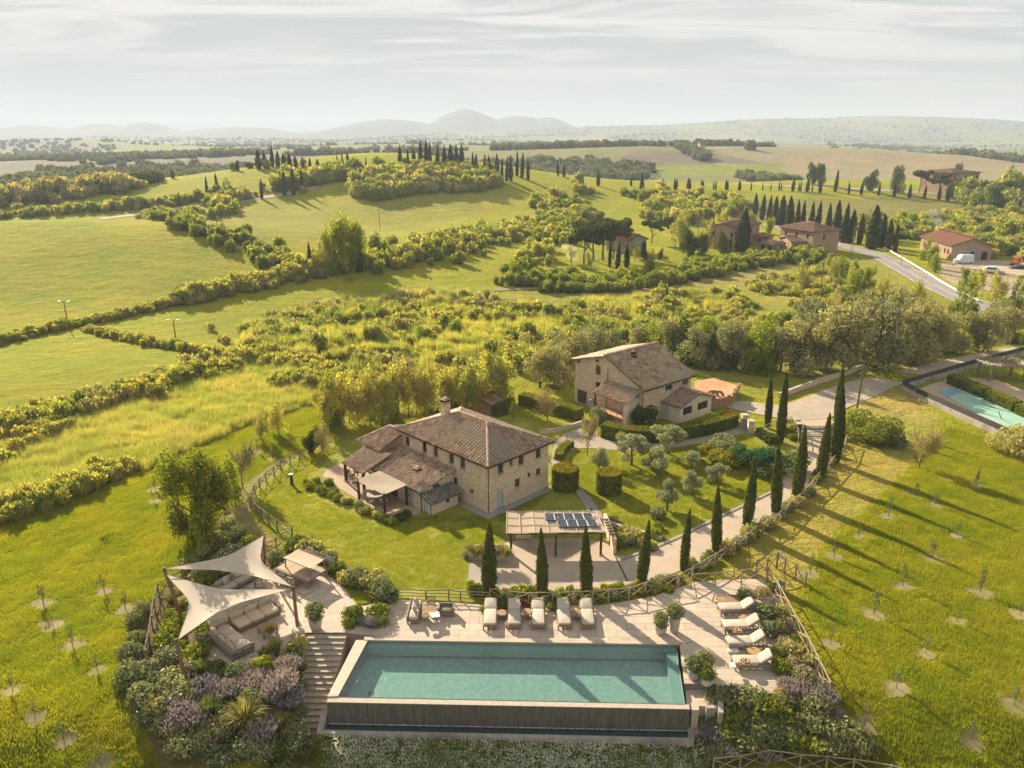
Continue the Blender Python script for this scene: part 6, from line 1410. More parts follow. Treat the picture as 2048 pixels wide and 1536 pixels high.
fence('long rustic fence down the right side of the deck', [(1535, 1162), (1552, 1192), (1570, 1225), (1590, 1262), (1612, 1305), (1635, 1352), (1657, 1398)], 1.4, 'fence_wood_pale', seed=7, rails=2)
fence('rustic fence following the right edge of the driveway', [(1356, 1174), (1385, 1158), (1430, 1132), (1462, 1110), (1492, 1088), (1522, 1068), (1552, 1050), (1580, 1024), (1605, 1000), (1626, 978), (1645, 956), (1664, 934), (1682, 913), (1692, 888)], 1.2, 'fence_wood_pale', seed=8)
fence('small rustic pen at the back corner of the deck', [(1512, 1150), (1534, 1146), (1553, 1137), (1569, 1148), (1590, 1160), (1610, 1174)], 1.5, 'fence_wood', seed=9)
fence('rustic fence crossing the bottom right corner below the planting', [(1425, 1548), (1478, 1541), (1534, 1531), (1599, 1540), (1652, 1546), (1704, 1549), (1778, 1563), (1835, 1578)], 1.25, 'fence_wood_pale', seed=10)
fence('weathered fence along the left edge of the lounge garden', [(376, 1160), (345, 1178), (318, 1194), (312, 1225), (305, 1260), (299, 1295), (294, 1330)], 1.3, 'fence_wood', seed=11, rails=2)
fence('light fence round the top bend of the driveway', [(1520, 872), (1560, 852), (1582, 850), (1592, 862), (1596, 880), (1594, 905)], 1.2, 'fence_wood_pale', seed=12)
def cloth(label, a, b, h0, h1):
    a, b = G(*a), G(*b); t = thing('blue_cloth', label, 'cloth', a); d = b - a; n = Vector((-d.y, d.x, 0)).normalized() * 0.02
    MB().hexa([Vector((0, 0, h0)) - n, d + Vector((0, 0, h0)) - n, d + Vector((0, 0, h0)) + n, Vector((0, 0, h0)) + n], [Vector((0, 0, h1)) - n, d + Vector((0, 0, h1 - 0.1)) - n, d + Vector((0, 0, h1 - 0.1)) + n, Vector((0, 0, h1)) + n]).obj('fabric', 'blue_cloth', t); MB().bar((0, 0, 0), (0, 0, h1), 0.04, 0.04, 6).obj('stake', 'fence_wood', t); MB().bar(d, d + Vector((0, 0, h1)), 0.04, 0.04, 6).obj('stake', 'fence_wood', t)
cloth('pale blue cloth hung at the top of the small rustic pen', (1554, 1136), (1569, 1146), 1.2, 1.6); cloth('pale blue cloth hung low behind the deck fence', (1556, 1186), (1567, 1190), 0.75, 1.25)
# ------------------------------------------------------------------ cypresses of the drive
for (px, py, top, wd_) in ((978, 1193, 1048, 1.25), (1084, 1193, 1056, 1.25), (1173, 1193, 1055, 1.25), (1284, 1172, 1042, 1.2), (1366, 1141, 1018, 1.2), (1432, 1106, 970, 1.2), (1493, 1060, 916, 1.15), (1549, 1030, 891, 1.1), (1593, 998, 854, 1.1), (1640, 960, 828, 1.05), (1669, 926, 764, 1.0)):
    b, h = base_h(px, py, top); cypress(('narrow cypress', 'in the driveway row', 'cypress', 'cypresses along the driveway'), b, h, wide=wd_ * 0.92)
for (px, py, top) in ((1535, 857, 751), (1560, 885, 762), (1563, 838, 743)):
    b, h = base_h(px, py, top); cypress(('narrow cypress', 'in the group of three left of the drive gate', 'cypress', 'cypresses left of the drive gate'), b, h, wide=0.95)
b, h = base_h(1673, 842, 726); tag(cypress(('tall cypress', 'behind the drive gate on the right', 'cypress', None), b, h, wide=0.95))
# ------------------------------------------------------------------ clipped hedges and topiary
def hedge(label, path, w, h, mat='leaf_hedge', name='hedge', top='leaf_hedge_gold', dens=26, s=0.16, closed=False, bloom=None, seed=5):
    """clipped hedge along a line of world points"""
    rng = np.random.default_rng(seed); pts = [Vector((p[0], p[1], 0)) for p in path]; o = Vector((pts[0].x, pts[0].y, H1(pts[0].x, pts[0].y)))
    t = thing(name, label, 'hedge', o); mb = MB(); L = []; Rr = []; n = len(pts)
    for i, p in enumerate(pts):
        d = (pts[min(i + 1, n - 1)] - pts[max(i - 1, 0)]).normalized(); nn = Vector((-d.y, d.x, 0)) * (w / 2); L.append(p + nn); Rr.append(p - nn)
    C, Nn, TT = [], [], []
    def face(a, b, c, d, nrm, istop):
        A = (b - a).cross(d - a).length; m = max(6, int(A * dens)); u = rng.random(m)[:, None]; v = rng.random(m)[:, None]
        a_, b_, c_, d_ = (np.array(q) for q in (a, b, c, d)); P_ = a_ * (1 - u) * (1 - v) + b_ * u * (1 - v) + c_ * u * v + d_ * (1 - u) * v
        C.append(P_ + np.array(nrm) * (rng.random((m, 1)) * 0.14 - 0.05)); Nn.append(np.tile(np.array(nrm), (m, 1)) + 0.7 * rdir(m, rng)); TT.append(np.full(m, istop))
    up = Vector((0, 0, 1))
    for i in range(n - 1):
        za = Vector((0, 0, H1(pts[i].x, pts[i].y))); zb = Vector((0, 0, H1(pts[i + 1].x, pts[i + 1].y)))
        l0, l1, r0, r1 = L[i] + za - o, L[i + 1] + zb - o, Rr[i] + za - o, Rr[i + 1] + zb - o; hh = up * h
        nl = (L[i] - Rr[i]).normalized(); k = 0.93
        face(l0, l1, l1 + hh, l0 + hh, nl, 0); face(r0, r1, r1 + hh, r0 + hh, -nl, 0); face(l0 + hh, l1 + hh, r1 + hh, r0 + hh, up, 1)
        ins = lambda p, c_: c_ + (p - c_) * k
        m0, m1 = (l0 + r0) / 2, (l1 + r1) / 2
        mb.hexa([ins(r0, m0), ins(r1, m1), ins(l1, m1), ins(l0, m0)], [ins(r0, m0) + hh * 0.96, ins(r1, m1) + hh * 0.96, ins(l1, m1) + hh * 0.96, ins(l0, m0) + hh * 0.96])
    for a, b, sg in ((L[0], Rr[0], -1), (L[-1], Rr[-1], 1)):
        z = Vector((0, 0, H1(a.x, a.y))) - o; d = (pts[1] - pts[0] if sg < 0 else pts[-1] - pts[-2]).normalized() * sg; face(a + z, b + z, b + z + up * h, a + z + up * h, d, 0)
    C = np.concatenate(C); Nn = np.concatenate(Nn); TT = np.concatenate(TT)
    V, q = leaf_quads(C, Nn, rdir(len(C), rng), s * (0.6 + 0.8 * rng.random(len(C))), 1.3)
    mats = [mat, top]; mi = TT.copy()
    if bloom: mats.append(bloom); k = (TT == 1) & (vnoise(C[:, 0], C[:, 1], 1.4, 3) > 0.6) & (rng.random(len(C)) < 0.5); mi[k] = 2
    link('foliage', mesh_np('foliage', V, quads=q, mats=mats, midx=mi), t); mb.obj('heart', mat, t)
    return t
hp = chaikin(PP([(1207, 871), (1250, 881), (1300, 884), (1360, 877), (1420, 866), (1466, 851)]), 2, False)
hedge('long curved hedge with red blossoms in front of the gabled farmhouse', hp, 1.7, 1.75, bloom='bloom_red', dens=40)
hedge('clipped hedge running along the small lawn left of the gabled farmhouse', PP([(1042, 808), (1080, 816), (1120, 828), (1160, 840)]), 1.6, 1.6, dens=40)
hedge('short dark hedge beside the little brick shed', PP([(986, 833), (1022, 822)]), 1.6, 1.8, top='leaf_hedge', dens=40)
hedge('low clipped shrub row at the corner of the garden path', PP([(1117, 921), (1122, 908), (1132, 898), (1142, 893)]), 1.0, 0.8, dens=40)
hedge('clipped box hedge beside the old pool, nearest the pool corner', [P(1902, 767), P(1972, 797)], 1.7, 1.5, dens=40)
hedge('clipped box hedge in the middle of the row beside the old pool', [P(1978, 800), P(2032, 824)], 1.7, 1.5, dens=40)
hedge('clipped box hedge at the right end of the row beside the old pool', [P(2038, 828), P(2090, 850)], 1.7, 1.5, dens=40)
def topiary(label, px, py, r, h):
    p = P(px, py); t = thing('topiary_cylinder', label, 'topiary', p); rng = np.random.default_rng(int(px)); n = 2600
    a = rng.random(n) * 6.283; z = rng.random(n) * h; C = np.stack([r * np.cos(a), r * np.sin(a), z], 1); Nn = np.stack([np.cos(a), np.sin(a), 0 * a], 1)
    m = 1100; a2 = rng.random(m) * 6.283; r2 = r * np.sqrt(rng.random(m)); C2 = np.stack([r2 * np.cos(a2), r2 * np.sin(a2), h + 0 * a2], 1); N2 = np.tile([0, 0, 1.0], (m, 1))
    C = np.concatenate([C, C2]); Nn = np.concatenate([Nn, N2]); C = C + Nn * (rng.random((n + m, 1)) * 0.16 - 0.06)
    V, q = leaf_quads(C, Nn + 0.7 * rdir(n + m, rng), rdir(n + m, rng), 0.17 * (0.6 + 0.8 * rng.random(n + m)), 1.3)
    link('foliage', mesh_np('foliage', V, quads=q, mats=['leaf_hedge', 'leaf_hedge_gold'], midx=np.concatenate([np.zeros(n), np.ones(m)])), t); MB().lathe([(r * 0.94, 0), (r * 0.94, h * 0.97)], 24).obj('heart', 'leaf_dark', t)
topiary('clipped green cylinder hedge beside the farmhouse corner', 1130, 976, 1.35, 2.35); topiary('clipped green cylinder hedge on the olive lawn', 1217, 984, 1.25, 2.3)
def cloud_shrub(label, px, py, w, h, mat, n, s, seed, lr=0.2, nl=26):
    p = P(px, py); t = thing('cloud_shrub', label, 'shrub', p); rng = np.random.default_rng(seed); L = []
    for i in range(nl):
        a = rng.random() * 6.283; rr = math.sqrt(rng.random()) * 0.42; f = lr * (0.7 + 0.6 * rng.random()); L.append(((rr * math.cos(a) * w, rr * math.sin(a) * w, h * (0.35 + 0.5 * rng.random()) * (1 - 0.7 * rr)), (f * w * 0.5, f * w * 0.5, f * h * 0.6)))
    link('foliage', crown('foliage', L, n, s, mat, seed, shell=0.8), t); MB().tube([(0, 0, 0), (0.05, 0, h * 0.5)], [0.12, 0.06], 6).obj('trunk', 'bark', t)
cloud_shrub('golden cloud-pruned shrub of many small balls on the olive lawn', 1446, 926, 5.6, 2.4, 'leaf_hedge_gold', 4200, 0.17, 5, 0.2, 34)
cloud_shrub('blue-green cloud-pruned shrub beside the golden one', 1503, 936, 5.2, 3.0, 'leaf_blue', 4600, 0.16, 6, 0.32, 16)
cloud_shrub('broad olive-green shrub mound beside the bend of the driveway', 1556, 940, 6.0, 2.2, 'leaf_rosemary', 4200, 0.19, 7, 0.4, 14)
cloud_shrub('grey-leaved shrub above the golden cloud shrub', 1452, 897, 3.4, 1.9, 'leaf_olive', 2200, 0.18, 8, 0.4, 10)
cloud_shrub('dark green shrub right of the drive gate', 1738, 878, 6.0, 3.2, 'leaf_bush', 4600, 0.2, 9, 0.42, 14)
cloud_shrub('grey-green shrub at the right edge of the shrubs beyond the gate', 1772, 888, 4.6, 2.5, 'leaf_rosemary', 3000, 0.2, 10, 0.42, 12)
cloud_shrub('round dark shrub in the front garden of the gabled farmhouse', 1284, 850, 3.2, 2.8, 'leaf_dark', 2600, 0.18, 12, 0.5, 9)
cloud_shrub('round olive shrub at the path corner before the curved hedge', 1194, 845, 2.4, 2.2, 'leaf_rosemary', 1800, 0.17, 13, 0.5, 8)
cloud_shrub('brownish shrub at the lower right end of the old pool wall', 2046, 905, 7.0, 3.2, 'leaf_brownish', 3600, 0.22, 14, 0.42, 14)
for i, (px, py, w) in enumerate(((1530, 878, 1.9), (1545, 888, 2.3), (1522, 868, 1.6), (1575, 872, 2.0), (1590, 880, 1.8), (1583, 862, 1.6))):
    bush('dark' if i < 3 else 'green', ('round clipped bush', 'by the gate cypresses', 'bush', 'bushes at the gate cypresses'), P(px, py), w, w * 0.85)
# ------------------------------------------------------------------ trees of the garden
KO = ('silvery olive tree', 'on the lawn between the two farmhouses', 'olive tree', 'olive trees on the garden lawn')
for px, py, top, wd_ in ((1262, 930, 872, 1.25), (1335, 908, 854, 1.35), (1314, 951, 900, 1.35), (1384, 941, 905, 1.2), (1384, 992, 944, 1.05), (1333, 1021, 964, 0.95), (1433, 967, 930, 1.3), (1197, 942, 898, 1.0)):
    b, h = base_h(px, py, top); tree(random.choice(OLIVE), KO, b, h, wd_, 'olive_tree')
b, h = base_h(1175, 913, 845); tree(BARE[0], ('thin bare tree', 'in front of the path beside the curved hedge', 'tree', None), b, h, 0.55)
b, h = base_h(1095, 842, 792); tree(BARE[1], ('bare spreading tree', 'on the small lawn behind the main farmhouse', 'tree', None), b, h, 1.2)
b, h = base_h(1024, 850, 812); tree(YELLO[0], ('slender yellow-green sapling', 'on the small lawn behind the main farmhouse', 'tree', None), b, h, 0.6)
b, h = base_h(402, 1088, 925); tree(BIGT[0], ('large fresh green poplar', 'left of the shade sails at the meadow edge', 'tree', None), b, h, 0.9, 'poplar_tree'); 
b, h = base_h(463, 1010, 930); tree(FRESH[1], ('slim light green tree', 'just right of the large poplar', 'tree', None), b, h, 0.75)
b, h = base_h(486, 976, 905); tree(BARE[0], ('small bare tree', 'beside the dry path left of the lawn fence', 'tree', None), b, h, 0.8)
for px, py, top in ((523, 883, 830), (557, 868, 808)): b, h = base_h(px, py, top); tree(YELLO[1], ('small round yellow-green tree', 'on the meadow left of the farmhouse', 'tree', 'small trees on the left meadow'), b, h, 0.95)
b, h = base_h(625, 906, 862); tree(DARKT[0], ('small dark leafy tree', 'beside the curved lawn fence', 'tree', None), b, h, 1.0)
b, h = base_h(648, 915, 862); tree(BARE[1], ('thin bare sapling', 'on the lawn left of the farmhouse porch', 'tree', None), b, h, 0.7)
b, h = base_h(1838, 937, 872); tree(BARE[0], ('bare spreading tree', 'at the edge of the bright field right of the drive', 'tree', None), b, h, 1.0)
KY = ('young yellow-green tree', 'in the grove behind the main farmhouse', 'tree', 'young trees behind the farmhouse')
rng = random.Random(12)
for px in range(650, 1010, 17):
    x_ = px + rng.uniform(-6, 6); py = 862 - (px - 650) * 0.11 + rng.uniform(-16, 8); b = G(x_, py); tree(rng.choice(YELLO + YELLO + BARE[:1] + FRESH[:1]), KY, b, rng.uniform(4.5, 7.0), rng.uniform(0.75, 1.0))
# saplings with straw rings
SAPS = []
def sapling(px, py, key, h=2.0, ring=1.2, mat='straw'):
    b = G(px, py); SAPS.append((b.x, b.y)); t = tree(random.choice(YOUNG), key, b, h * random.uniform(0.65, 1.05), random.uniform(0.45, 0.7), 'olive_sapling')
    me = MB(); n = 26; vs = [(0, 0, 0.03)]; rk = random.uniform(0.55, 1.1)
    for k in range(n):
        a = 6.283 * k / n; r_ = ring * rk * random.uniform(0.62, 1.12); x, y = r_ * math.cos(a), r_ * math.sin(a); vs.append((x, y, H1(b.x + x, b.y + y) - b.z + 0.035))
    o = me.add(vs, [(0, 1 + k, 1 + (k + 1) % n) for k in range(n)]).obj('mulch_ring', mat)
    o.parent = t; o.matrix_parent_inverse = Matrix.Identity(4); s = t.scale; o.scale = (1 / s[0], 1 / s[1], 1 / s[2]); o.rotation_euler = (0, 0, -t.rotation_euler[2])
    MB().bar((0.02, 0, -0.05), (0.02, 0, 0.75), 0.012, 0.012, 5).obj('stake', 'bark_pale', t)
KS = ('young olive sapling', 'in the bright field right of the drive', 'sapling', 'olive saplings in the right field')
for px, py in ((1832, 990), (1777, 1033), (1717, 1074), (1952, 973), (1913, 1071), (1864, 1116), (1668, 1114), (1620, 1149), (1805, 1172), (1960, 1185), (1747, 1229), (1914, 1244), (1661, 1289), (1851, 1308), (1792, 1377), (2028, 1410), (1941, 1480), (1729, 1453), (2040, 1230), (1870, 1010)): sapling(px, py, KS)
KL = ('young olive sapling', 'in the meadow left of the shade sails', 'sapling', 'olive saplings in the left meadow')
for px, py in ((209, 1184), (251, 1219), (87, 1208), (106, 1252), (145, 1291), (195, 1341), (25, 1382), (70, 1436), (128, 1480), (203, 1533), (308, 1003), (310, 979), (545, 918), (515, 905)): sapling(px, py, KL, 1.7)
o = MB().prism([(p.x, p.y) for p in chaikin(GP([(195, 1085), (215, 1068), (245, 1064), (240, 1078), (210, 1092)]), 2)], 0.0, 0.0).obj('stony_patch', 'rubble'); o.location.z = 0.06; tag(o, kind='structure')
# ------------------------------------------------------------------ flower beds
def plants(lst, key_where, grp):
    names = {'green': 'leafy green bush', 'dark': 'dark green bush', 'rosemary': 'grey-green rosemary bush', 'silver': 'silvery bush', 'yellow': 'yellow-flowered bush', 'daisy': 'white-flowered bush', 'pink': 'pink-flowered bush', 'lavender': 'purple lavender bush', 'tussock': 'arching straw-coloured grass tussock', 'greengrass': 'green grass tussock', 'brown': 'brownish bush', 'red': 'red-leaved plant', 'fresh': 'bright green bush'}
    for px, py, k, w in lst: bush(k, (names[k], key_where, 'bush' if 'tussock' not in names[k] else 'grass', grp), G(px, py), w * random.uniform(0.9, 1.1), w * random.uniform(0.75, 0.95))
WL = 'in the bed left of the stairs'
plants([(420, 1440, 'greengrass', 3.4), (492, 1452, 'tussock', 3.8), (560, 1470, 'tussock', 3.2), (371, 1440, 'lavender', 2.2), (388, 1452, 'lavender', 2.2), (411, 1392, 'lavender', 2.2), (514, 1376, 'lavender', 2.2), (565, 1385, 'lavender', 2.4), (580, 1412, 'lavender', 2.4), (548, 1402, 'lavender', 2.0), (524, 1480, 'lavender', 2.2), (352, 1462, 'lavender', 2.0), (577, 1345, 'lavender', 2.0), (503, 1350, 'lavender', 1.9), (440, 1398, 'lavender', 2.0), (470, 1390, 'lavender', 2.0),
        (338, 1326, 'daisy', 2.2), (352, 1370, 'daisy', 2.4), (373, 1402, 'daisy', 2.4), (302, 1345, 'daisy', 2.0), (384, 1350, 'daisy', 1.7), (330, 1395, 'rosemary', 2.3), (488, 1505, 'daisy', 2.0), (440, 1520, 'daisy', 2.2), (530, 1512, 'daisy', 2.2), (580, 1505, 'daisy', 2.0),
        (388, 1322, 'yellow', 1.9), (340, 1270, 'green', 2.0), (334, 1294, 'yellow', 2.0), (360, 1300, 'green', 1.6), (432, 1352, 'dark', 2.0), (455, 1358, 'green', 1.8), (404, 1352, 'greengrass', 2.2), (474, 1362, 'rosemary', 1.9), (531, 1322, 'greengrass', 2.1), (553, 1312, 'greengrass', 2.4), (589, 1316, 'greengrass', 2.2), (528, 1350, 'fresh', 1.7), (598, 1302, 'brown', 1.6), (600, 1340, 'dark', 1.3), (604, 1380, 'dark', 1.2), (600, 1430, 'rosemary', 1.4),
        (263, 1325, 'rosemary', 2.2), (277, 1290, 'rosemary', 2.0), (262, 1372, 'rosemary', 2.3), (288, 1410, 'rosemary', 2.4), (300, 1438, 'daisy', 2.3), (320, 1430, 'brown', 2.0), (374, 1500, 'rosemary', 2.4), (441, 1475, 'pink', 2.4), (345, 1478, 'pink', 2.0), (400, 1500, 'rosemary', 2.0), (415, 1480, 'rosemary', 2.0), (590, 1475, 'daisy', 2.0), (350, 1415, 'lavender', 2.0), (325, 1455, 'rosemary', 1.9), (470, 1500, 'dark', 1.8), (560, 1515, 'dark', 2.0), (612, 1520, 'dark', 1.6), (510, 1410, 'rosemary', 1.8), (460, 1420, 'dark', 1.6), (310, 1370, 'rosemary', 1.7), (270, 1250, 'rosemary', 1.7), (288, 1225, 'rosemary', 1.5), (405, 1310, 'green', 1.6), (412, 1290, 'daisy', 1.5)], WL, 'plants left of the pool stairs')
plants([(470, 1108, 'silver', 2.0), (445, 1125, 'daisy', 2.0), (420, 1142, 'green', 1.7), (450, 1150, 'brown', 1.6), (412, 1170, 'yellow', 2.0), (395, 1165, 'brown', 1.6), (500, 1092, 'green', 2.0), (478, 1080, 'rosemary', 2.2), (440, 1095, 'rosemary', 2.2), (410, 1120, 'rosemary', 2.0), (500, 1115, 'silver', 1.8), (380, 1140, 'rosemary', 1.8), (375, 1185, 'green', 1.6), (395, 1205, 'green', 1.5), (372, 1210, 'brown', 1.3), (455, 1065, 'rosemary', 2.0), (350, 1200, 'green', 1.4), (425, 1160, 'green', 1.5), (365, 1245, 'green', 1.5), (388, 1235, 'yellow', 1.5), (345, 1238, 'yellow', 1.4), (405, 1265, 'yellow', 1.6)], 'in the bed behind the shade sails', 'plants behind the shade sails')
plants([(556, 1128, 'rosemary', 2.0), (590, 1098, 'green', 1.9), (612, 1108, 'brown', 2.0), (634, 1118, 'brown', 1.8), (655, 1132, 'rosemary', 2.0), (676, 1146, 'green', 1.8), (695, 1156, 'pink', 1.7), (716, 1166, 'rosemary', 2.1), (737, 1178, 'brown', 1.8), (757, 1192, 'rosemary', 2.7), (775, 1202, 'rosemary', 2.2), (600, 1088, 'green', 1.6), (640, 1108, 'green', 1.6), (662, 1122, 'brown', 1.6), (705, 1170, 'yellow', 1.4), (690, 1168, 'brown', 1.4), (725, 1160, 'green', 1.6), (748, 1168, 'brown', 1.8)], 'between lawn and lounge terrace', 'plants between lawn and terrace')
plants([(710, 1238, 'green', 2.1), (752, 1234, 'green', 2.1), (728, 1248, 'silver', 1.4), (745, 1254, 'lavender', 1.4), (763, 1250, 'yellow', 1.4), (700, 1252, 'green', 1.3)], 'in the island behind the pool', 'plants in the island behind the pool')
plants([(966, 1228, 'greengrass', 1.4), (1003, 1217, 'green', 1.3), (1055, 1214, 'red', 1.7), (1104, 1218, 'green', 1.2), (1121, 1224, 'green', 1.1)], 'among the flat loungers', 'plants among the loungers')
rng = random.Random(21); lst = []
for i in range(26):
    f = i / 25; px = 942 + f * 415; py = 1186 + 8 * math.sin(f * 3.1) - 22 * max(0, f - 0.55) / 0.45; lst.append((px, py + rng.uniform(-2, 2), rng.choice(['green', 'green', 'rosemary', 'fresh']), rng.uniform(1.0, 1.5)))
for i in range(14): lst.append((985 + i * 27, 1203 - 26 * max(0, i - 8) / 6 + rng.uniform(-1, 2), rng.choice(['green', 'rosemary', 'brown', 'yellow']), rng.uniform(0.9, 1.3)))
plants(lst, 'at the fence below the driveway', 'plants along the fence below the drive')
lst = []
dr = [(1372, 1146), (1400, 1130), (1430, 1114), (1460, 1098), (1490, 1078), (1520, 1062), (1545, 1045), (1575, 1020), (1600, 1000), (1625, 972), (1645, 945), (1660, 915), (1672, 890), (1665, 868)]
for i in range(len(dr) - 1):
    for k in range(3): f = (k + rng.random()) / 3; lst.append((dr[i][0] + (dr[i + 1][0] - dr[i][0]) * f + rng.uniform(-4, 8), dr[i][1] + (dr[i + 1][1] - dr[i][1]) * f + rng.uniform(-3, 6), rng.choice(['rosemary', 'rosemary', 'green', 'silver', 'brown']), rng.uniform(1.2, 1.9)))
plants(lst, 'between driveway and rustic fence', 'plants along the driveway')
plants([(1490, 1203, 'rosemary', 1.9), (1525, 1198, 'pink', 1.9), (1532, 1236, 'rosemary', 2.3), (1542, 1272, 'rosemary', 1.9), (1562, 1262, 'pink', 1.6), (1566, 1298, 'pink', 1.7), (1584, 1310, 'brown', 1.7), (1562, 1342, 'green', 1.9), (1585, 1335, 'pink', 1.5), (1598, 1362, 'pink', 1.8), (1577, 1388, 'lavender', 1.8), (1603, 1395, 'lavender', 2.0), (1628, 1385, 'pink', 2.4), (1640, 1405, 'pink', 1.8), (1540, 1212, 'lavender', 1.4), (1553, 1310, 'green', 1.3), (1592, 1290, 'green', 1.4), (1612, 1330, 'brown', 1.4), (1560, 1232, 'brown', 1.3), (1548, 1180, 'green', 1.2)], 'between the deck and right-hand fence', 'plants right of the deck')
lst = []
for i in range(46):
    for _ in range(30):
        px, py = rng.uniform(1425, 1725), rng.uniform(1405, 1520)
        if all((px - q[0]) ** 2 + (1.4 * (py - q[1])) ** 2 > 26 ** 2 for q in lst) and px < 1640 + (py - 1400) * 0.9: break
    lst.append((px, py, rng.choice(['rosemary', 'rosemary', 'green', 'rosemary', 'lavender', 'pink', 'dark', 'yellow']), rng.uniform(1.7, 2.5)))
plants(lst, 'in the bed below the deck', 'plants below the deck')
plants([(632, 966, 'green', 1.3), (622, 976, 'green', 1.4), (614, 970, 'green', 1.2), (657, 970, 'green', 1.2), (642, 985, 'green', 1.3), (652, 990, 'green', 1.3), (662, 995, 'green', 1.2), (676, 1002, 'green', 1.3), (672, 985, 'green', 1.0), (690, 1008, 'brown', 1.0), (701, 1008, 'green', 1.0), (718, 1020, 'rosemary', 1.4), (728, 1028, 'brown', 1.0), (740, 1028, 'green', 1.1), (752, 1036, 'brown', 1.0), (766, 1040, 'green', 1.4), (776, 1046, 'yellow', 1.0), (784, 1050, 'fresh', 1.0), (800, 1040, 'dark', 1.5), (815, 1034, 'dark', 1.3)], 'along the farmhouse patio edge', 'bushes along the patio')
lst = []
for i in range(16): lst.append((rng.uniform(1222, 1320), 1045 + rng.uniform(-10, 55), rng.choice(['brown', 'rosemary', 'green', 'yellow']), rng.uniform(1.1, 1.8)))
plants(lst, 'on the slope right of the carport', 'plants on the carport slope')
# ------------------------------------------------------------------ grass that nobody could count


def tuft(mat, px, py, seed, label, n=90, rad=0.5, h=0.15, w=0.045):
    o = link('grass_tuft', grass_mesh('grass_tuft', seed, n, mat, rad, h, w)); o.location = G(px, py); return tag(o, label, None, None, 'stuff')
t1 = tuft('leaf_grass', 120, 1120, 1, 'bright grass tuft in the left meadow'); t2 = tuft('leaf_grass', 1900, 1350, 2, 'bright grass tuft in the right field', 80, 0.45, 0.18)
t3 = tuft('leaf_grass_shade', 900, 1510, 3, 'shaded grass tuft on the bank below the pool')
def grassy(name, pxpoly, n, seed, label, srcs, lo=0.8, hi=1.3, noise_cut=0.0):
    poly = GP(pxpoly); X, Y = rnd_in(poly, n, seed, [T_LEFT, T_BACK, T_RIGHT])
    for sx_, sy_ in SAPS: k = np.hypot(X - sx_, Y - sy_) > 0.9; X, Y = X[k], Y[k]
    if noise_cut: k = fbm(X, Y, 3.0, 2, seed) > noise_cut; X, Y = X[k], Y[k]
    return scatter(name, on_land(X, Y, -0.01), lo + (hi - lo) * fbm(X, Y, 2.2, 2, seed + 9) ** 1.0 * np.random.default_rng(seed).uniform(0.7, 1.3, len(X)), srcs, label, seed=seed)
grassy('meadow_grass', [(-40, 1560), (-40, 1060), (150, 1010), (330, 925), (500, 855), (640, 805), (700, 870), (560, 915), (470, 975), (430, 1040), (390, 1110), (320, 1180), (260, 1240), (240, 1330), (250, 1420), (330, 1560)], 26000, 5, 'long bright grass of the left meadow', [t1, t2], 0.6, 1.5)
grassy('meadow_grass', [(1890, 850), (2060, 905), (2100, 1560), (1640, 1560), (1720, 1490), (1670, 1400), (1610, 1200), (1640, 1110), (1720, 1040), (1800, 960)], 22000, 6, 'long bright grass of the right field', [t1, t2], 0.7, 1.6)
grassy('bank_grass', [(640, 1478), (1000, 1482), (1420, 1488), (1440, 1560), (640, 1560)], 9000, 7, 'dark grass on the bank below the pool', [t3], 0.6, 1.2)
ds = link('daisy', mesh_np('daisy', *leaf_quads(np.random.default_rng(4).random((8, 3)) * np.array([0.5, 0.5, 0.12]) + np.array([0, 0, 0.22]), np.tile([0, -0.5, 1.0], (8, 1)) + 0.4 * rdir(8, np.random.default_rng(5)), rdir(8, np.random.default_rng(6)), 0.085, 1.0)[0:1], quads=np.arange(32).reshape(-1, 4), mats=['bloom_white'])); ds.location = G(880, 1505); tag(ds, 'white daisies on the bank below the pool', None, None, 'stuff')
grassy('daisies', [(650, 1482), (1000, 1486), (1420, 1492), (1440, 1560), (660, 1560)], 2800, 8, 'scattered white daisies on the bank below the pool', [ds], 0.7, 1.2)
grassy('daisies', [(400, 1490), (600, 1480), (640, 1536), (420, 1545)], 420, 9, 'scattered white daisies in front of the left bed', [ds], 0.7, 1.1)

t4 = tuft('leaf_grass', 650, 1060, 4, 'short grass tuft on the mown lawn', 60, 0.5, 0.10, 0.06)
def lawn_grass():
    poly = PP([(690, 890), (622, 903), (570, 940), (520, 985), (512, 1005), (530, 1025), (590, 1065), (650, 1100), (770, 1176), (930, 1180), (930, 1110), (1010, 1085), (1000, 1050), (1060, 1020), (1100, 985), (1150, 990), (1190, 1015), (1215, 1060), (1330, 1085), (1400, 1052), (1470, 1018), (1540, 980), (1580, 920), (1480, 870), (1330, 900), (1150, 900), (1110, 960), (970, 1032), (860, 1030), (760, 1050), (640, 1000), (620, 950)])
    X, Y = rnd_in(poly, 34000, 31); scatter('lawn_grass', np.stack([X, Y, 0 * X + 0.03], 1), np.random.default_rng(3).uniform(0.5, 0.9, len(X)), [t4], 'short grass of the mown lawns', seed=32)
lawn_grass()
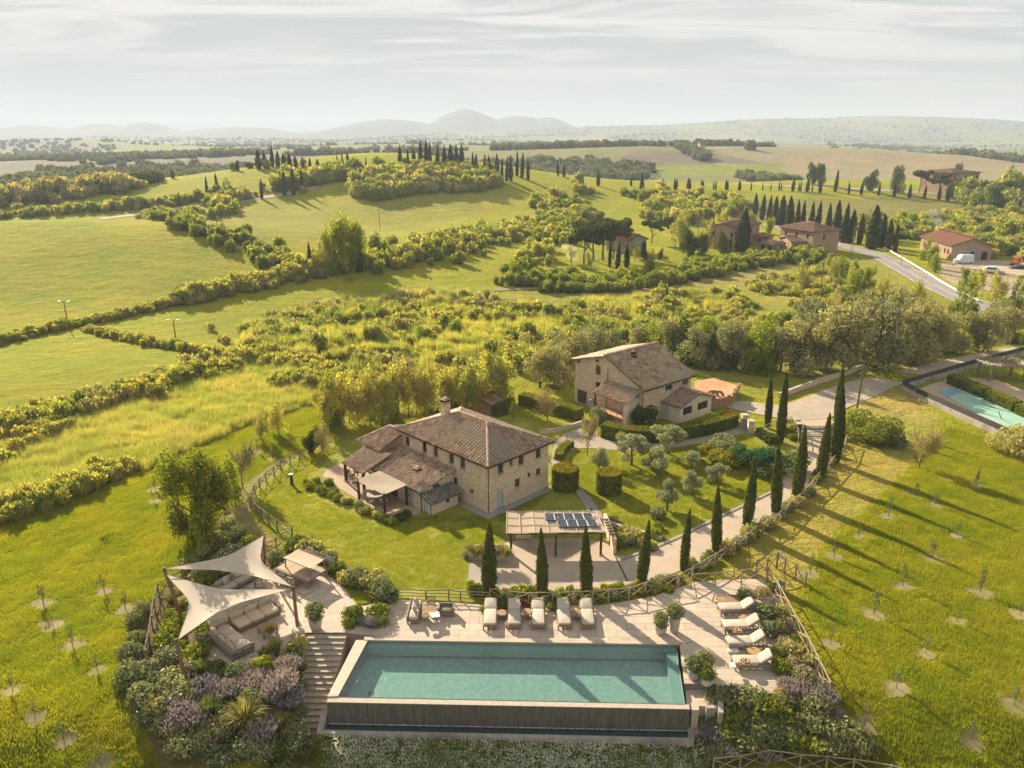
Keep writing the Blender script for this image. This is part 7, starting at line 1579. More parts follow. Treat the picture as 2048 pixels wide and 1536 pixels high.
# ------------------------------------------------------------------ roads and tracks of the country
road = GP([(1537, 448), (1570, 457), (1600, 468), (1650, 482), (1695, 494), (1740, 506), (1775, 520), (1810, 540), (1850, 562), (1900, 588), (1950, 608), (2010, 626)])
strip('asphalt_road', road, 7.0, 'asphalt', 0.12, 'grey asphalt road running past the hamlet')
for nm, e in (('centre', (-0.08, 0.08)), ('left', (-3.2, -3.05)), ('right', (3.05, 3.2))): strip('road_marking', road, 0.2, 'paint_white', 0.15, f'white {nm} line painted on the asphalt road', edge=e)
strip('dirt_track', GP([(200, 438), (300, 425), (400, 410), (470, 405), (520, 396), (580, 388), (640, 372)]), 4.5, 'drive_gravel', 0.15, 'pale dirt track along the hill to the left')
strip('dirt_track', GP([(1190, 352), (1300, 358), (1450, 366), (1600, 374), (1750, 380), (1880, 388)]), 5, 'drive_gravel', 0.15, 'pale avenue track along the cypress ridge')
strip('dirt_track', GP([(985, 580), (1100, 577), (1250, 572), (1380, 562)]), 2.5, 'straw', 0.12, 'faint grassy track below the hamlet hedge')
yard = [(1905, 524), (1960, 520), (2060, 528), (2060, 560), (2000, 548), (1940, 540), (1905, 530)]
o = MB(); pl = chaikin(GP(yard), 2); tag(o.prism([(p.x, p.y) for p in pl], -3.0, max(p.z for p in pl) + 0.12).obj('yard', 'drive_gravel'), 'pale gravel yard in front of the red-roofed shed', kind='structure')
def guardrail():
    pts = chaikin(GP([(1768, 500), (1790, 512), (1820, 530), (1850, 548), (1900, 580), (1955, 606)]), 1, False); o = pts[0]; t = thing('guard_rail', 'pale steel guard rail along the right side of the asphalt road', 'guard rail', o)
    for i in range(len(pts) - 1):
        a, b = pts[i] - o, pts[i + 1] - o; MB().hexa([a + Vector((0, 0, 0.45)), b + Vector((0, 0, 0.45)), b + Vector((0.12, 0.1, 0.45)), a + Vector((0.12, 0.1, 0.45))], [a + Vector((0, 0, 0.95)), b + Vector((0, 0, 0.95)), b + Vector((0.12, 0.1, 0.95)), a + Vector((0.12, 0.1, 0.95))]).obj('rail', 'white_paint', t); MB().bar(a + Vector((0.1, 0.15, -0.2)), a + Vector((0.1, 0.15, 0.9)), 0.07, 0.07, 5).obj('post', 'metal_grey', t)
guardrail()
# ------------------------------------------------------------------ far houses
def simple_house(label, F_, L_, R_, eave, rise, roof='far_roof', wall='far_wall', hip=True, ridge='long', wl=(), wr=(), name='farmhouse', base=None, over=0.5, tiles=True):
    """F_: near corner, L_ and R_: left and right base corners (spots of the photograph)"""
    f = G(*F_); l, r = P(L_[0], L_[1], f.z), P(R_[0], R_[1], f.z); a = (r - f); ang = math.atan2(a.y, a.x); W = Vector((a.x, a.y)).length
    d = Vector((-math.sin(ang), math.cos(ang), 0)); D = max(4.0, (l - f).dot(d))
    t = thing(name, label, 'house', f, ang)
    FR = Facade((0, 0, 0), (1, 0, 0), (0, -1, 0)); FL = Facade((0, 0, 0), (0, 1, 0), (-1, 0, 0)); FB = Facade((W, 0, 0), (0, 1, 0), (1, 0, 0)); FK = Facade((0, D, 0), (1, 0, 0), (0, 1, 0))
    wr_ = [(u * W, z * eave, w, h) for u, z, w, h in wr]; wl_ = [(u * D, z * eave, w, h) for u, z, w, h in wl]
    gx = (not hip) and ridge == 'y'; gy = (not hip) and ridge == 'x'
    topx = [(0, eave), (W / 2, eave + rise), (W, eave)] if gx else None; topy = [(0, eave), (D / 2, eave + rise), (D, eave)] if gy else None
    facade_wall(t, FR, W, -2, eave, wr_, wall, topx); facade_wall(t, FL, D, -2, eave, wl_, wall, topy); facade_wall(t, FB, D, -2, eave, [], wall, topy); facade_wall(t, FK, W, -2, eave, [], wall, topx)
    for w in wr_: window(t, FR, w[0], w[1], w[2], w[3], 'frame_brown', sill=False)
    for w in wl_: window(t, FL, w[0], w[1], w[2], w[3], 'frame_brown', sill=False)
    o = over; kw = dict(sp=0.9, tl=1.1, rt=0.32)
    A, B, C, E_ = (-o, -o, eave), (W + o, -o, eave), (W + o, D + o, eave), (-o, D + o, eave)
    if hip:
        if W >= D: k = (D + 2 * o) / 2; r0, r1 = (min(k - o, W / 2), D / 2, eave + rise), (max(W + o - k, W / 2), D / 2, eave + rise); Q = [[A, B, r1, r0], [B, C, r1], [C, E_, r0, r1], [E_, A, r0]]
        else: k = (W + 2 * o) / 2; r0, r1 = (W / 2, min(k - o, D / 2), eave + rise), (W / 2, max(D + o - k, D / 2), eave + rise); Q = [[A, B, r0], [B, C, r1, r0], [C, E_, r1], [E_, A, r0, r1]]
    elif ridge == 'y': r0, r1 = (W / 2, -o, eave + rise), (W / 2, D + o, eave + rise); Q = [[E_, A, r0, r1], [B, C, r1, r0]]
    else: r0, r1 = (-o, D / 2, eave + rise), (W + o, D / 2, eave + rise); Q = [[A, B, r1, r0], [C, E_, r0, r1]]
    for i, q in enumerate(Q): roof_plane(t, q, roof, seed=i, **kw)
    ridge_caps(t, Vector(r0) + Vector((0, 0, 0.15)), Vector(r1) + Vector((0, 0, 0.15)), roof, 0.28, 0.9)
    return t, W, D
row = lambda n, z, w, h: [((i + 0.5) / n, z, w, h) for i in range(n)]
simple_house('square two-storey brick house with hipped roof beside the asphalt road', (1623, 506), (1590, 492), (1674, 502), 6.6, 1.9, wl=row(3, 0.75, 0.9, 1.4), wr=[(0.42, 0.72, 0.8, 1.6), (0.3, 0.25, 0.9, 1.4)], name='roadside_house')
simple_house('low brick outbuilding with tiled roof left of the square roadside house', (1581, 503), (1563, 494), (1620, 503), 3.0, 1.2, hip=False, ridge='x', wl=row(2, 0.55, 0.7, 1.2), wr=[(0.3, 0.45, 0.8, 1.7), (0.7, 0.6, 0.7, 0.9)], name='outbuilding')
simple_house('long brick house half hidden by a conifer at the hamlet', (1470, 500), (1452, 486), (1516, 488), 6.8, 1.5, hip=False, ridge='x', wl=row(3, 0.7, 0.9, 1.3), wr=row(4, 0.72, 0.9, 1.3), name='hamlet_house')
simple_house('small dark veranda hut between the hamlet houses', (1546, 505), (1533, 499), (1567, 502), 2.4, 0.7, wl=row(2, 0.55, 1.2, 1.2), wr=row(2, 0.5, 1.3, 1.2), name='veranda_hut', hip=True)
simple_house('small red-roofed brick shed behind the hamlet hut', (1533, 492), (1520, 484), (1545, 488), 2.8, 0.8, wl=row(1, 0.5, 0.8, 1.4), wr=row(1, 0.5, 0.9, 1.2), name='brick_shed')
t, W_, D_ = simple_house('long brick shed with red roof and open grey doorway at far right', (1900, 521), (1826, 500), (1980, 522), 4.3, 2.3, 'far_roof_red', hip=False, ridge='y', wl=[(0.1, 0.55, 1.0, 1.5), (0.2, 0.55, 1.0, 1.5), (0.82, 0.5, 1.2, 1.0)], wr=[(0.83, 0.36, 1.8, 2.6)], name='brick_shed')
FR_ = Facade((0, 0, 0), (1, 0, 0), (0, -1, 0)); fbox(MB(), FR_, W_ * 0.38, W_ * 0.65, 0, 4.0, 0.02, 0.14).obj('doorway_screen', 'metal_grey', t); fbox(MB(), FR_, W_ * 0.48, W_ * 0.56, 0, 2.8, 0.141, 0.2).obj('open_door', 'glass_dark', t); fbox(MB(), FR_, W_ * 0.56, W_ * 0.63, 0, 2.8, 0.141, 0.22).obj('door_leaf', 'blue_cloth', t)
simple_house('pale grey barn with red roof among the umbrella pines', (1256, 508), (1238, 498), (1292, 503), 3.8, 1.7, 'far_roof_red', 'concrete_wall', hip=False, ridge='y', name='grey_barn')
t, W_, D_ = simple_house('tall reddish villa with many windows at the end of the cypress avenue', (1898, 393), (1890, 386), (1952, 391), 12.5, 1.8, 'far_roof', 'far_wall', wr=row(5, 0.2, 1.4, 1.8) + row(5, 0.5, 1.4, 1.8) + row(5, 0.8, 1.4, 1.8), name='villa', over=0.8)
simple_house('tiny pale farmhouse on the far ploughed hill', (1400, 300), (1396, 299.5), (1410, 300), 6, 3, hip=False, ridge='x', name='far_farmhouse')
simple_house('tiny farmhouse on the distant ridge at upper right', (1848, 246), (1845, 245.7), (1856, 246), 12, 6, hip=False, ridge='x', name='far_farmhouse', wall='plaster_tan')
# little brick shed behind the main farmhouse
simple_house('little brick garden shed beside the dark hedge', (983, 832), (966, 818), (1005, 822), 1.7, 0.5, 'far_roof', 'brick_warm', hip=False, ridge='x', name='garden_shed')
# smoke over the red-roofed shed
m = bpy.data.materials.new('smoke'); m.use_nodes = True; nt = m.node_tree; nt.nodes.clear(); pv = N(nt, 'ShaderNodeVolumePrincipled'); pv.inputs['Density'].default_value = 0.10; pv.inputs['Color'].default_value = (0.9, 0.92, 0.95, 1); oo = N(nt, 'ShaderNodeOutputMaterial'); nt.links.new(pv.outputs[0], oo.inputs['Volume']); MATS['smoke'] = m
b = G(1884, 500); b = Vector((b.x + 3, b.y + 8, b.z)); z0 = hgt(b, 470)
mb = MB(); pts = [Vector((0, 0, z0)), Vector((0.3, 0.2, z0 + 2)), Vector((-0.8, 0.4, z0 + 4)), Vector((-2.4, 0.6, z0 + 6.2)), Vector((-3.2, 0.8, z0 + 8.5))]; mb.tube(pts, [0.35, 0.7, 1.3, 1.9, 1.2], 10)
o = mb.obj('smoke', 'smoke'); o.location = b; tag(o, 'thin plume of pale smoke rising behind the red-roofed shed', None, None, 'stuff')
# ------------------------------------------------------------------ vehicles in the yard
def car(label, px, py, rz, body, L=4.3, Wd=1.8, H=1.5, van=False, name='parked_car', cat='car'):
    p = G(px, py); p.z += 0.12; t = thing(name, label, cat, p, rz)
    h0 = 0.32; hb = H * (0.62 if not van else 0.55)
    prof = [(-L / 2, h0), (-L / 2, hb * 0.95), (-L / 2 + 0.1, hb), (L / 2 - 1.0, hb * 0.97), (L / 2 - 0.05, hb * 0.75), (L / 2, h0)]
    def ext(pr, w0, w1, mat, nm, par):
        n = len(pr); zmin, zmax = min(q[1] for q in pr), max(q[1] for q in pr); wid = lambda z: (w0 + (w1 - w0) * (z - zmin) / (zmax - zmin + 1e-6)) / 2
        vs = [(x, -wid(z), z) for x, z in pr] + [(x, wid(z), z) for x, z in pr]
        return MB().add(vs, [tuple(range(n)), tuple(reversed(range(n, 2 * n)))] + [(i, n + i, n + (i + 1) % n, (i + 1) % n) for i in range(n)]).obj(nm, mat, par)
    bd = ext(prof, Wd, Wd * 0.98, body, 'body', t)
    if van: cab = [(-L / 2 + 0.02, hb), (-L / 2 + 0.05, H), (L / 2 - 1.45, H), (L / 2 - 0.85, hb)]
    else: cab = [(-L / 2 + 0.15, hb), (-L / 2 + 0.5, H), (L / 2 - 1.75, H), (L / 2 - 1.0, hb)]
    ext(cab, Wd * 0.95, Wd * 0.78, body, 'cabin', t)
    x0, x1 = cab[1][0], cab[2][0]
    ext([(x1 + 0.1, hb + 0.08), (x1 - 0.02 + 0.06, H - 0.12), (x1 + 0.08, H - 0.12), (cab[3][0] + 0.03, hb + 0.08)], Wd * 0.88, Wd * 0.76, 'glass_dark', 'windscreen', t)
    if not van: ext([(x0 - 0.1, hb + 0.08), (x0 + 0.1, H - 0.1), (x1 - 0.15, H - 0.1), (x1 + 0.2, hb + 0.08)], Wd * 0.965, Wd * 0.83, 'glass_dark', 'side_windows', t)
    for x in (-L / 2 + 0.8, L / 2 - 0.85):
        for s in (-1, 1):
            w = thing('wheel', None, None); w.parent = t; w.location = (x, s * (Wd / 2 - 0.1), 0.32); bpy.data.objects.remove(w)
            tw = MB().lathe([(0.2, -0.1), (0.33, -0.09), (0.33, 0.09), (0.2, 0.1)], 14).obj('wheel', 'tyre', t); tw.location = (x, s * (Wd / 2 - 0.1), 0.33); tw.rotation_euler = (math.pi / 2, 0, 0)
            MB().lathe([(0.19, -0.105), (0.19, 0.105)], 10).obj('rim', 'metal_grey', tw)
    for s in (-1, 1): MB().box(L / 2 - 0.06, L / 2 + 0.01, s * 0.62 - 0.15, s * 0.62 + 0.15, hb * 0.62, hb * 0.74).obj('headlight', 'white_paint', t); MB().box(-L / 2 - 0.01, -L / 2 + 0.05, s * 0.7 - 0.08, s * 0.7 + 0.08, hb * 0.6, hb * 0.85).obj('tail_light', 'orange_paint', t)
car('white delivery van parked before the grey doorway of the red-roofed shed', 1926, 527, R(185), 'car_white', 5.2, 2.0, 2.5, True, 'delivery_van', 'van')
car('white car parked in the open gravel yard', 1985, 546, R(-20), 'car_white', 4.6, 1.9, 1.6); car('dark car at the right edge of the gravel yard', 2034, 541, R(170), 'car_dark', 4.4, 1.8, 1.45); car('pale car at the far right end of the yard', 2062, 542, R(175), 'car_white', 4.2, 1.8, 1.45)
def digger():
    p = G(2030, 533); t = thing('orange_digger', 'small orange digger behind the dark parked car', 'digger', p, 0.5)
    MB().soft(-1.2, 1.0, -0.9, 0.9, 0.7, 1.6, 0.15).obj('body', 'orange_paint', t); MB().soft(-0.2, 0.9, -0.6, 0.6, 1.6, 2.7, 0.12).obj('cab', 'orange_paint', t)
    for s in (-1, 1): MB().soft(-1.4, 1.4, s * 0.9 - 0.22, s * 0.9 + 0.22, 0, 0.65, 0.25).obj('track', 'tyre', t)
    MB().tube([(0.9, 0, 1.5), (2.2, 0, 3.2), (3.2, 0, 1.8), (3.0, 0, 0.8)], [0.2, 0.17, 0.14, 0.2], 6).obj('arm', 'orange_paint', t)
digger()
# ------------------------------------------------------------------ old pool at the right with its walls
def old_pool():
    a = [P(1803, 781), P(1832, 798), P(1870, 815), P(1930, 843), P(2000, 875), P(2090, 920)]; o = a[0]
    t = thing('retaining_wall', 'pale concrete retaining wall with dark screen round the old pool', 'wall', o)
    def run(pts, z0, z1, th, mat, nm, seg=True):
        for i in range(len(pts) - 1):
            p, q = pts[i] - o, pts[i + 1] - o; d = (q - p).normalized(); n = Vector((-d.y, d.x, 0)) * th; k = max(1, int((q - p).length / 2.6)) if seg else 1
            for j in range(k):
                u, v = p.lerp(q, j / k), p.lerp(q, (j + 1) / k - 0.02 / max(0.1, (q - p).length)); MB().hexa([u + Vector((0, 0, z0)), v + Vector((0, 0, z0)), v + n + Vector((0, 0, z0)), u + n + Vector((0, 0, z0))], [u + Vector((0, 0, z1)), v + Vector((0, 0, z1)), v + n + Vector((0, 0, z1)), u + n + Vector((0, 0, z1))]).obj(nm, mat, t)
    run(a, -0.4, 0.85, 0.25, 'concrete_wall', 'wall_panel'); run([p + Vector((0.02, 0.12, 0)) for p in a], 0.85, 1.6, 0.04, 'screen_mesh', 'screen')
    b = [P(1803, 780), P(1870, 760), P(1940, 739), P(2060, 707)]; run(b, -0.4, 0.8, 0.25, 'concrete_wall', 'wall_panel'); run([p + Vector((0, 0.1, 0)) for p in b], 0.8, 1.5, 0.04, 'screen_mesh', 'screen')
    tag(MB().prism([(p.x, p.y) for p in PP([(1830, 782), (1862, 770), (1910, 755), (1990, 760), (2100, 800), (2110, 920), (2000, 872), (1900, 828)])], -0.2, 0.10).obj('pool_surround', 'patio_stone'), 'brownish paved surround of the old pool', kind='structure')
    t2 = thing('old_swimming_pool', 'disused swimming pool with pale green stained cover', 'pool', P(1950, 805))
    q = P(1950, 805); L = [(p.x - q.x, p.y - q.y) for p in chaikin(PP([(1872, 783), (1908, 776), (1960, 796), (2040, 832), (2100, 860), (2090, 885), (2000, 850), (1930, 815)]), 1)]
    MB().prism([(x * 1.03, y * 1.05) for x, y in L], -0.1, 0.13).obj('rim', 'stone_pale', t2); MB().prism(L, 0.05, 0.15).obj('cover', 'pool_liner_old', t2)
    MB().prism([(p.x - q.x, p.y - q.y) for p in PP([(1876, 783), (1908, 778), (1925, 786), (1895, 797)])], 0.1, 0.165).obj('open_water', 'blue_cloth', t2)
    MB().tube([P(2003, 838, 0.1) - q, P(2000, 830, 1.0) - q, P(1997, 822, 1.5) - q], 0.05, 6).obj('handrail', 'metal_dark', t2)
    g = P(2000, 757); t3 = thing('thatched_pergola', 'garden pergola with a shaggy thatched top beyond the old pool', 'pergola', g)
    for x in (-2.6, 2.6):
        for y in (-1.6, 1.6): MB().bar((x, y, 0), (x * 0.97, y * 0.97, 2.4), 0.22, 0.18, 7).obj('post', 'bark_pale', t3)
    for y in (-1.7, 1.7): MB().bar((-3.1, y, 2.45), (3.1, y, 2.45), 0.12, 0.12, 6).obj('beam', 'bark_pale', t3)
    rng = random.Random(3)
    for k in range(13): x = -3.1 + k * 0.51; MB().bar((x, -2.2, 2.62 + rng.uniform(-0.05, 0.1)), (x + rng.uniform(-0.1, 0.1), 2.2, 2.62 + rng.uniform(-0.05, 0.1)), 0.24, 0.2, 6).obj('thatch_bundle', 'thatch', t3)
    o_ = link('dry_vine', mound_mesh('dry_vine', 77, 900, 0.05, 'twig', 9, 0.25), t3); o_.location = (0, 0, 2.5); o_.scale = (7, 5, 3)
    MB().box(-0.6, 0.6, -0.5, 0.5, 0.6, 0.7).obj('table', 'stone_pale', t3); MB().bar((0, 0, 0), (0, 0, 0.6), 0.12, 0.1, 8).obj('table_leg', 'stone_pale', t3)
old_pool()
# ------------------------------------------------------------------ walls, gates, poles
def lowwall(label, pts, h, w, mat='stone_wall', n=1):
    pts = [Vector(p) for p in pts]; o = pts[0]; t = thing('stone_wall', label, 'wall', o)
    for i in range(len(pts) - 1):
        a, b = pts[i] - o, pts[i + 1] - o; d = (b - a).normalized(); nn = Vector((-d.y, d.x, 0)) * w
        MB().hexa([a + Vector((0, 0, -0.3)), b + Vector((0, 0, -0.3)), b + nn + Vector((0, 0, -0.3)), a + nn + Vector((0, 0, -0.3))], [a + Vector((0, 0, h)), b + Vector((0, 0, h)), b + nn + Vector((0, 0, h)), a + nn + Vector((0, 0, h))]).obj('wall_run', mat, t)
        MB().hexa([a - nn * 0.1 + Vector((0, 0, h + 0.003)), b - nn * 0.1 + Vector((0, 0, h + 0.003)), b + nn * 1.1 + Vector((0, 0, h + 0.003)), a + nn * 1.1 + Vector((0, 0, h + 0.003))], [a - nn * 0.1 + Vector((0, 0, h + 0.09)), b - nn * 0.1 + Vector((0, 0, h + 0.09)), b + nn * 1.1 + Vector((0, 0, h + 0.09)), a + nn * 1.1 + Vector((0, 0, h + 0.09))]).obj('coping', 'stone_pale', t)
    return t
lowwall('low stone wall along the upper side of the gravel road', PP([(1560, 797), (1600, 782), (1640, 768), (1690, 752), (1728, 738)]), 0.7, 0.35)
lowwall('low stone kerb wall round the small lawn behind the main farmhouse', PP([(1080, 868), (1110, 866), (1140, 858), (1172, 848)]), 0.45, 0.3)
lowwall('stone edging wall on the slope right of the carport', PP([(1216, 1050), (1250, 1062), (1290, 1072), (1322, 1082)]), 0.3, 0.25)
strip('kerb', PP([(1240, 1122), (1340, 1084), (1400, 1054), (1470, 1020), (1548, 983)]), 0.3, 'kerb_grey', 0.16, 'dark kerb along the inner edge of the driveway')
def gates():
    a, b = P(1597, 868), P(1662, 868); t = thing('sliding_gate', 'low grey metal gate across the top of the driveway', 'gate', a); d = b - a
    for z in (0.25, 0.6, 1.0): MB().bar((0, 0, z), d + Vector((0, 0, z)), 0.06, 0.06, 5).obj('rail', 'metal_grey', t)
    MB().hexa([Vector((0, 0.02, 0.5)), d + Vector((0, 0.02, 0.5)), d + Vector((0, 0.06, 0.5)), Vector((0, 0.06, 0.5))], [Vector((0, 0.02, 0.85)), d + Vector((0, 0.02, 0.85)), d + Vector((0, 0.06, 0.85)), Vector((0, 0.06, 0.85))]).obj('panel', 'metal_grey', t)
    for k in range(9): p = d * (k / 8); MB().bar(p + Vector((0, 0, 0.05)), p + Vector((0, 0, 1.1)), 0.035, 0.035, 5).obj('bar', 'metal_grey', t)
    for lab, px, py in (('grey stone pillar at the right end of the drive gate', 1664, 868), ('dark post at the left end of the drive gate', 1596, 870)):
        p = P(px, py); g = thing('gate_pillar', lab, 'pillar', p); MB().box(-0.25, 0.25, -0.25, 0.25, 0, 1.5).obj('shaft', 'stone_wall' if px > 1650 else 'metal_dark', g); MB().box(-0.32, 0.32, -0.32, 0.32, 1.5, 1.6).obj('cap', 'stone_pale', g)
    for lab, px, py, h in (('tall stone pillar on the left of the small garden gate', 1487, 858, 1.9), ('shorter stone pillar on the right of the small garden gate', 1500, 866, 1.6)):
        p = P(px, py); g = thing('gate_pillar', lab, 'pillar', p); MB().box(-0.35, 0.35, -0.35, 0.35, -0.1, h).obj('shaft', 'stone_wall', g); MB().box(-0.42, 0.42, -0.42, 0.42, h, h + 0.12).obj('cap', 'stone_pale', g)
    p = P(1493, 862); g = thing('garden_gate', 'small grey panelled gate between two stone pillars', 'gate', p, R(-35)); MB().box(-0.6, 0.6, -0.04, 0.04, 0.05, 1.4).obj('panel', 'metal_grey', g); MB().box(-0.65, 0.65, -0.06, 0.06, 1.4, 1.48).obj('top_rail', 'metal_dark', g)
gates()
def lamppost(label, px, py, top, arms=2, mat='metal_dark'):
    b, h = base_h(px, py, top); t = thing('lamp_post', label, 'lamp', b)
    MB().bar((0, 0, -0.3), (0, 0, h), 0.12, 0.07, 7).obj('shaft', mat, t)
    for s in ((-1, 1) if arms == 2 else (1,)): MB().bar((0, 0, h - 0.05), (s * 0.9, 0, h), 0.05, 0.05, 5).obj('arm', mat, t); MB().soft(s * 0.9 - 0.3, s * 0.9 + 0.3, -0.18, 0.18, h - 0.08, h + 0.1, 0.06).obj('lamp_head', 'white_paint', t)
lamppost('double-headed lamp post at the hedge junction on the far left', 137, 656, 603); lamppost('double-headed lamp post in the middle left field', 353, 690, 640); lamppost('lamp post rising from the scrub left of centre', 624, 690, 660); lamppost('slim lamp post in the slope right of centre', 1345, 650, 600, 1)
lamppost('street lamp beside the asphalt road left side', 1703, 505, 453, 1, 'metal_grey'); lamppost('street lamp beside the asphalt road at the bend', 1801, 532, 480, 1, 'metal_grey')
def upole(label, px, py, tx, ty, z):
    b = G(px, py); e = P(tx, ty, z) - b; t = thing('utility_pole', label, 'pole', b); MB().bar((0, 0, -0.4), e, 0.14, 0.1, 8).obj('shaft', 'bark', t); MB().bar(e + Vector((-0.7, -0.3, -0.9)), e + Vector((0.8, 0.3, -0.6)), 0.05, 0.05, 5).obj('cross_arm', 'metal_grey', t); return b + e
e = upole('leaning timber utility pole beside the gravel road', 1712, 826, 1728, 733, 7.5)
pts = [e.lerp(Vector((75, 100, 8)), i / 12) - Vector((0, 0, 3.0 * math.sin(math.pi * i / 12))) for i in range(13)]; o = MB().tube(pts, 0.025, 4).obj('overhead_wire', 'metal_dark'); tag(o, 'thin overhead wire running right from the leaning pole', 'wire')
for lab, px, py, top in (('thin timber pole on the field left of the grove hill', 760, 462, 418), ('thin timber pole beside the dirt track far left', 86, 440, 424), ('timber pole in the bright shrubs left of the road', 1640, 590, 512), ('bare timber pole right of the hamlet road', 1395, 480, 420)):
    b, h = base_h(px, py, top); t = thing('utility_pole', lab, 'pole', b); MB().bar((0, 0, -0.3), (0, 0, h), 0.12, 0.09, 6).obj('shaft', 'bark', t); MB().bar((-0.7, 0, h - 0.4), (0.7, 0, h - 0.4), 0.06, 0.06, 4).obj('cross_arm', 'bark', t)
# ------------------------------------------------------------------ trees that can be told apart
def row_trees(key, lst, kinds, name='tree', wide=1.0):
    for i, e in enumerate(lst):
        b, h = base_h(e[0], e[1], e[2]); tree(kinds[i % len(kinds)], key, b, h, (e[3] if len(e) > 3 else wide) * random.uniform(0.92, 1.08), name)
def row_cyp(key, lst, wide=1.0):
    for e in lst: b, h = base_h(e[0], e[1], e[2]); cypress(key, b, h, True, (e[3] if len(e) > 3 else wide) * random.uniform(0.9, 1.1))
row_trees(('grey-green olive tree', 'in the belt behind the gabled farmhouse', 'olive tree', 'grey trees behind the gabled farmhouse'), [(1080, 775, 700), (1108, 772, 688), (1140, 755, 672), (1175, 735, 660), (1215, 722, 655), (1270, 712, 650), (1345, 712, 642), (1395, 730, 650), (1470, 740, 655), (1560, 742, 660), (1603, 740, 640), (1650, 742, 634), (1700, 742, 615), (1752, 735, 606), (1805, 728, 606), (1852, 716, 618), (1892, 704, 628), (1965, 705, 628), (2020, 690, 618), (1728, 700, 590), (1820, 695, 590), (1620, 690, 605), (1990, 660, 600)], GREYT, 'olive_tree', 0.95)
row_trees(('bright green leafy tree', 'in the belt right of the gabled farmhouse', 'tree', 'bright trees in the belt'), [(1305, 722, 655, 1.0), (1420, 728, 645, 1.0), (1444, 730, 660, 0.9), (1522, 746, 648, 1.05), (1500, 735, 672, 0.9), (1940, 700, 640, 1.0), (1925, 640, 560, 0.9)], FRESH)
row_trees(('dark leafy tree', 'in the belt right of the gabled farmhouse', 'tree', 'dark trees in the belt'), [(1375, 725, 655), (1590, 742, 690), (1460, 740, 690), (1535, 738, 685)], DARKT)
row_trees(('light green spring tree', 'beside the asphalt road', 'tree', 'spring trees beside the asphalt road'), [(1680, 565, 520), (1705, 560, 525), (1735, 585, 540), (1760, 605, 560), (1795, 622, 575), (1660, 575, 520), (1850, 520, 480), (1862, 535, 495), (1925, 575, 540), (1950, 590, 545), (1985, 600, 550), (1990, 615, 560), (2030, 620, 565), (1870, 545, 512), (1700, 600, 545), (1830, 625, 570), (1600, 590, 530)], FRESH + YELLO, 'spring_tree', 0.85)
row_trees(('umbrella pine', 'beside the grey barn of the hamlet', 'pine tree', 'umbrella pines of the hamlet'), [(1168, 528, 452, 1.0), (1186, 522, 446, 1.0), (1206, 520, 442, 1.05), (1226, 518, 446, 1.0), (1240, 508, 440, 0.8), (1303, 486, 442, 0.95), (1342, 482, 434, 0.9)], PINE, 'umbrella_pine')
row_trees(('dark round tree', 'among the hamlet gardens', 'tree', 'dark trees of the hamlet'), [(1378, 516, 462, 0.9), (1404, 510, 475, 0.9), (1446, 512, 468, 0.9), (1290, 520, 490, 0.8), (1320, 520, 500, 0.8)], DARKT)
row_trees(('pale spring tree', 'among the hamlet gardens', 'tree', 'pale trees of the hamlet'), [(1350, 500, 440, 1.0), (1420, 495, 445, 0.9), (1270, 525, 495), (1300, 540, 505), (1500, 465, 430), (1540, 470, 440), (1440, 470, 425), (1175, 540, 510)], YELLO + FRESH)
row_trees(('white-blossomed tree', 'at the left end of the hamlet', 'tree', None), [(1142, 527, 490, 1.1)], BLOS)
row_trees(('leafy poplar', 'in the clump at the field corner left of centre', 'poplar', 'poplars at the field corner'), [(668, 545, 462, 0.8), (688, 548, 450, 0.8), (706, 545, 452, 0.8), (655, 540, 470, 0.8), (640, 548, 490, 0.9)], FRESH + YELLO, 'poplar_tree')
row_cyp(('dark cypress', 'in the poplar clump left of centre', 'cypress', 'cypresses in the poplar clump'), [(720, 545, 480), (622, 545, 486)], 0.8)
row_cyp(('dark cypress', 'in the hamlet gardens', 'cypress', 'cypresses of the hamlet'), [(1219, 533, 478), (1235, 537, 484), (1253, 535, 488), (1416, 490, 424), (1422, 488, 426), (1460, 502, 470, 0.7), (1789, 505, 446, 0.7)], 0.75)
b, h = base_h(1485, 502, 420); t = thing('conifer_tree', 'tall sparse conifer before the long hamlet house', 'conifer', b); t.scale = (h, h, h); link('foliage', CONIF[0], t); link('trunk', CYPT, t)
row_cyp(('tall dark cypress', 'in the windbreak behind the hamlet', 'cypress', 'windbreak cypresses behind the hamlet'), [(1510, 428, 388, 1.2), (1523, 440, 390, 1.2), (1537, 445, 392, 1.3), (1550, 450, 394, 1.3), (1563, 452, 392, 1.3), (1577, 458, 394, 1.3), (1593, 462, 400), (1604, 462, 402), (1620, 468, 404), (1632, 468, 404), (1655, 474, 408, 1.2), (1672, 482, 402, 1.3), (1686, 486, 408, 1.2), (1700, 486, 420, 1.2), (1718, 488, 428, 1.2), (1742, 498, 412, 1.5), (1762, 494, 430, 1.2), (1776, 498, 440, 1.2)])
row_cyp(('dark cypress', 'crowning the wooded grove hill', 'cypress', 'cypresses on the grove hill'), [(802, 342, 291), (818, 345, 300), (829, 340, 297), (841, 335, 281), (853, 335, 282), (861, 338, 285), (875, 340, 292), (889, 340, 291), (902, 338, 289), (913, 340, 290), (923, 340, 290), (946, 348, 305), (952, 350, 308), (970, 355, 310), (978, 356, 312), (993, 360, 308), (1004, 362, 318), (1014, 362, 316), (1022, 362, 312), (1034, 352, 304), (1044, 356, 306), (1056, 360, 318), (1116, 352, 320), (1128, 354, 328)], 0.85)
row_cyp(('dark cypress', 'left of the grove hill', 'cypress', 'cypresses left of the grove hill'), [(675, 338, 311), (686, 337, 304), (697, 337, 303), (732, 335, 314, 0.8)], 0.8)
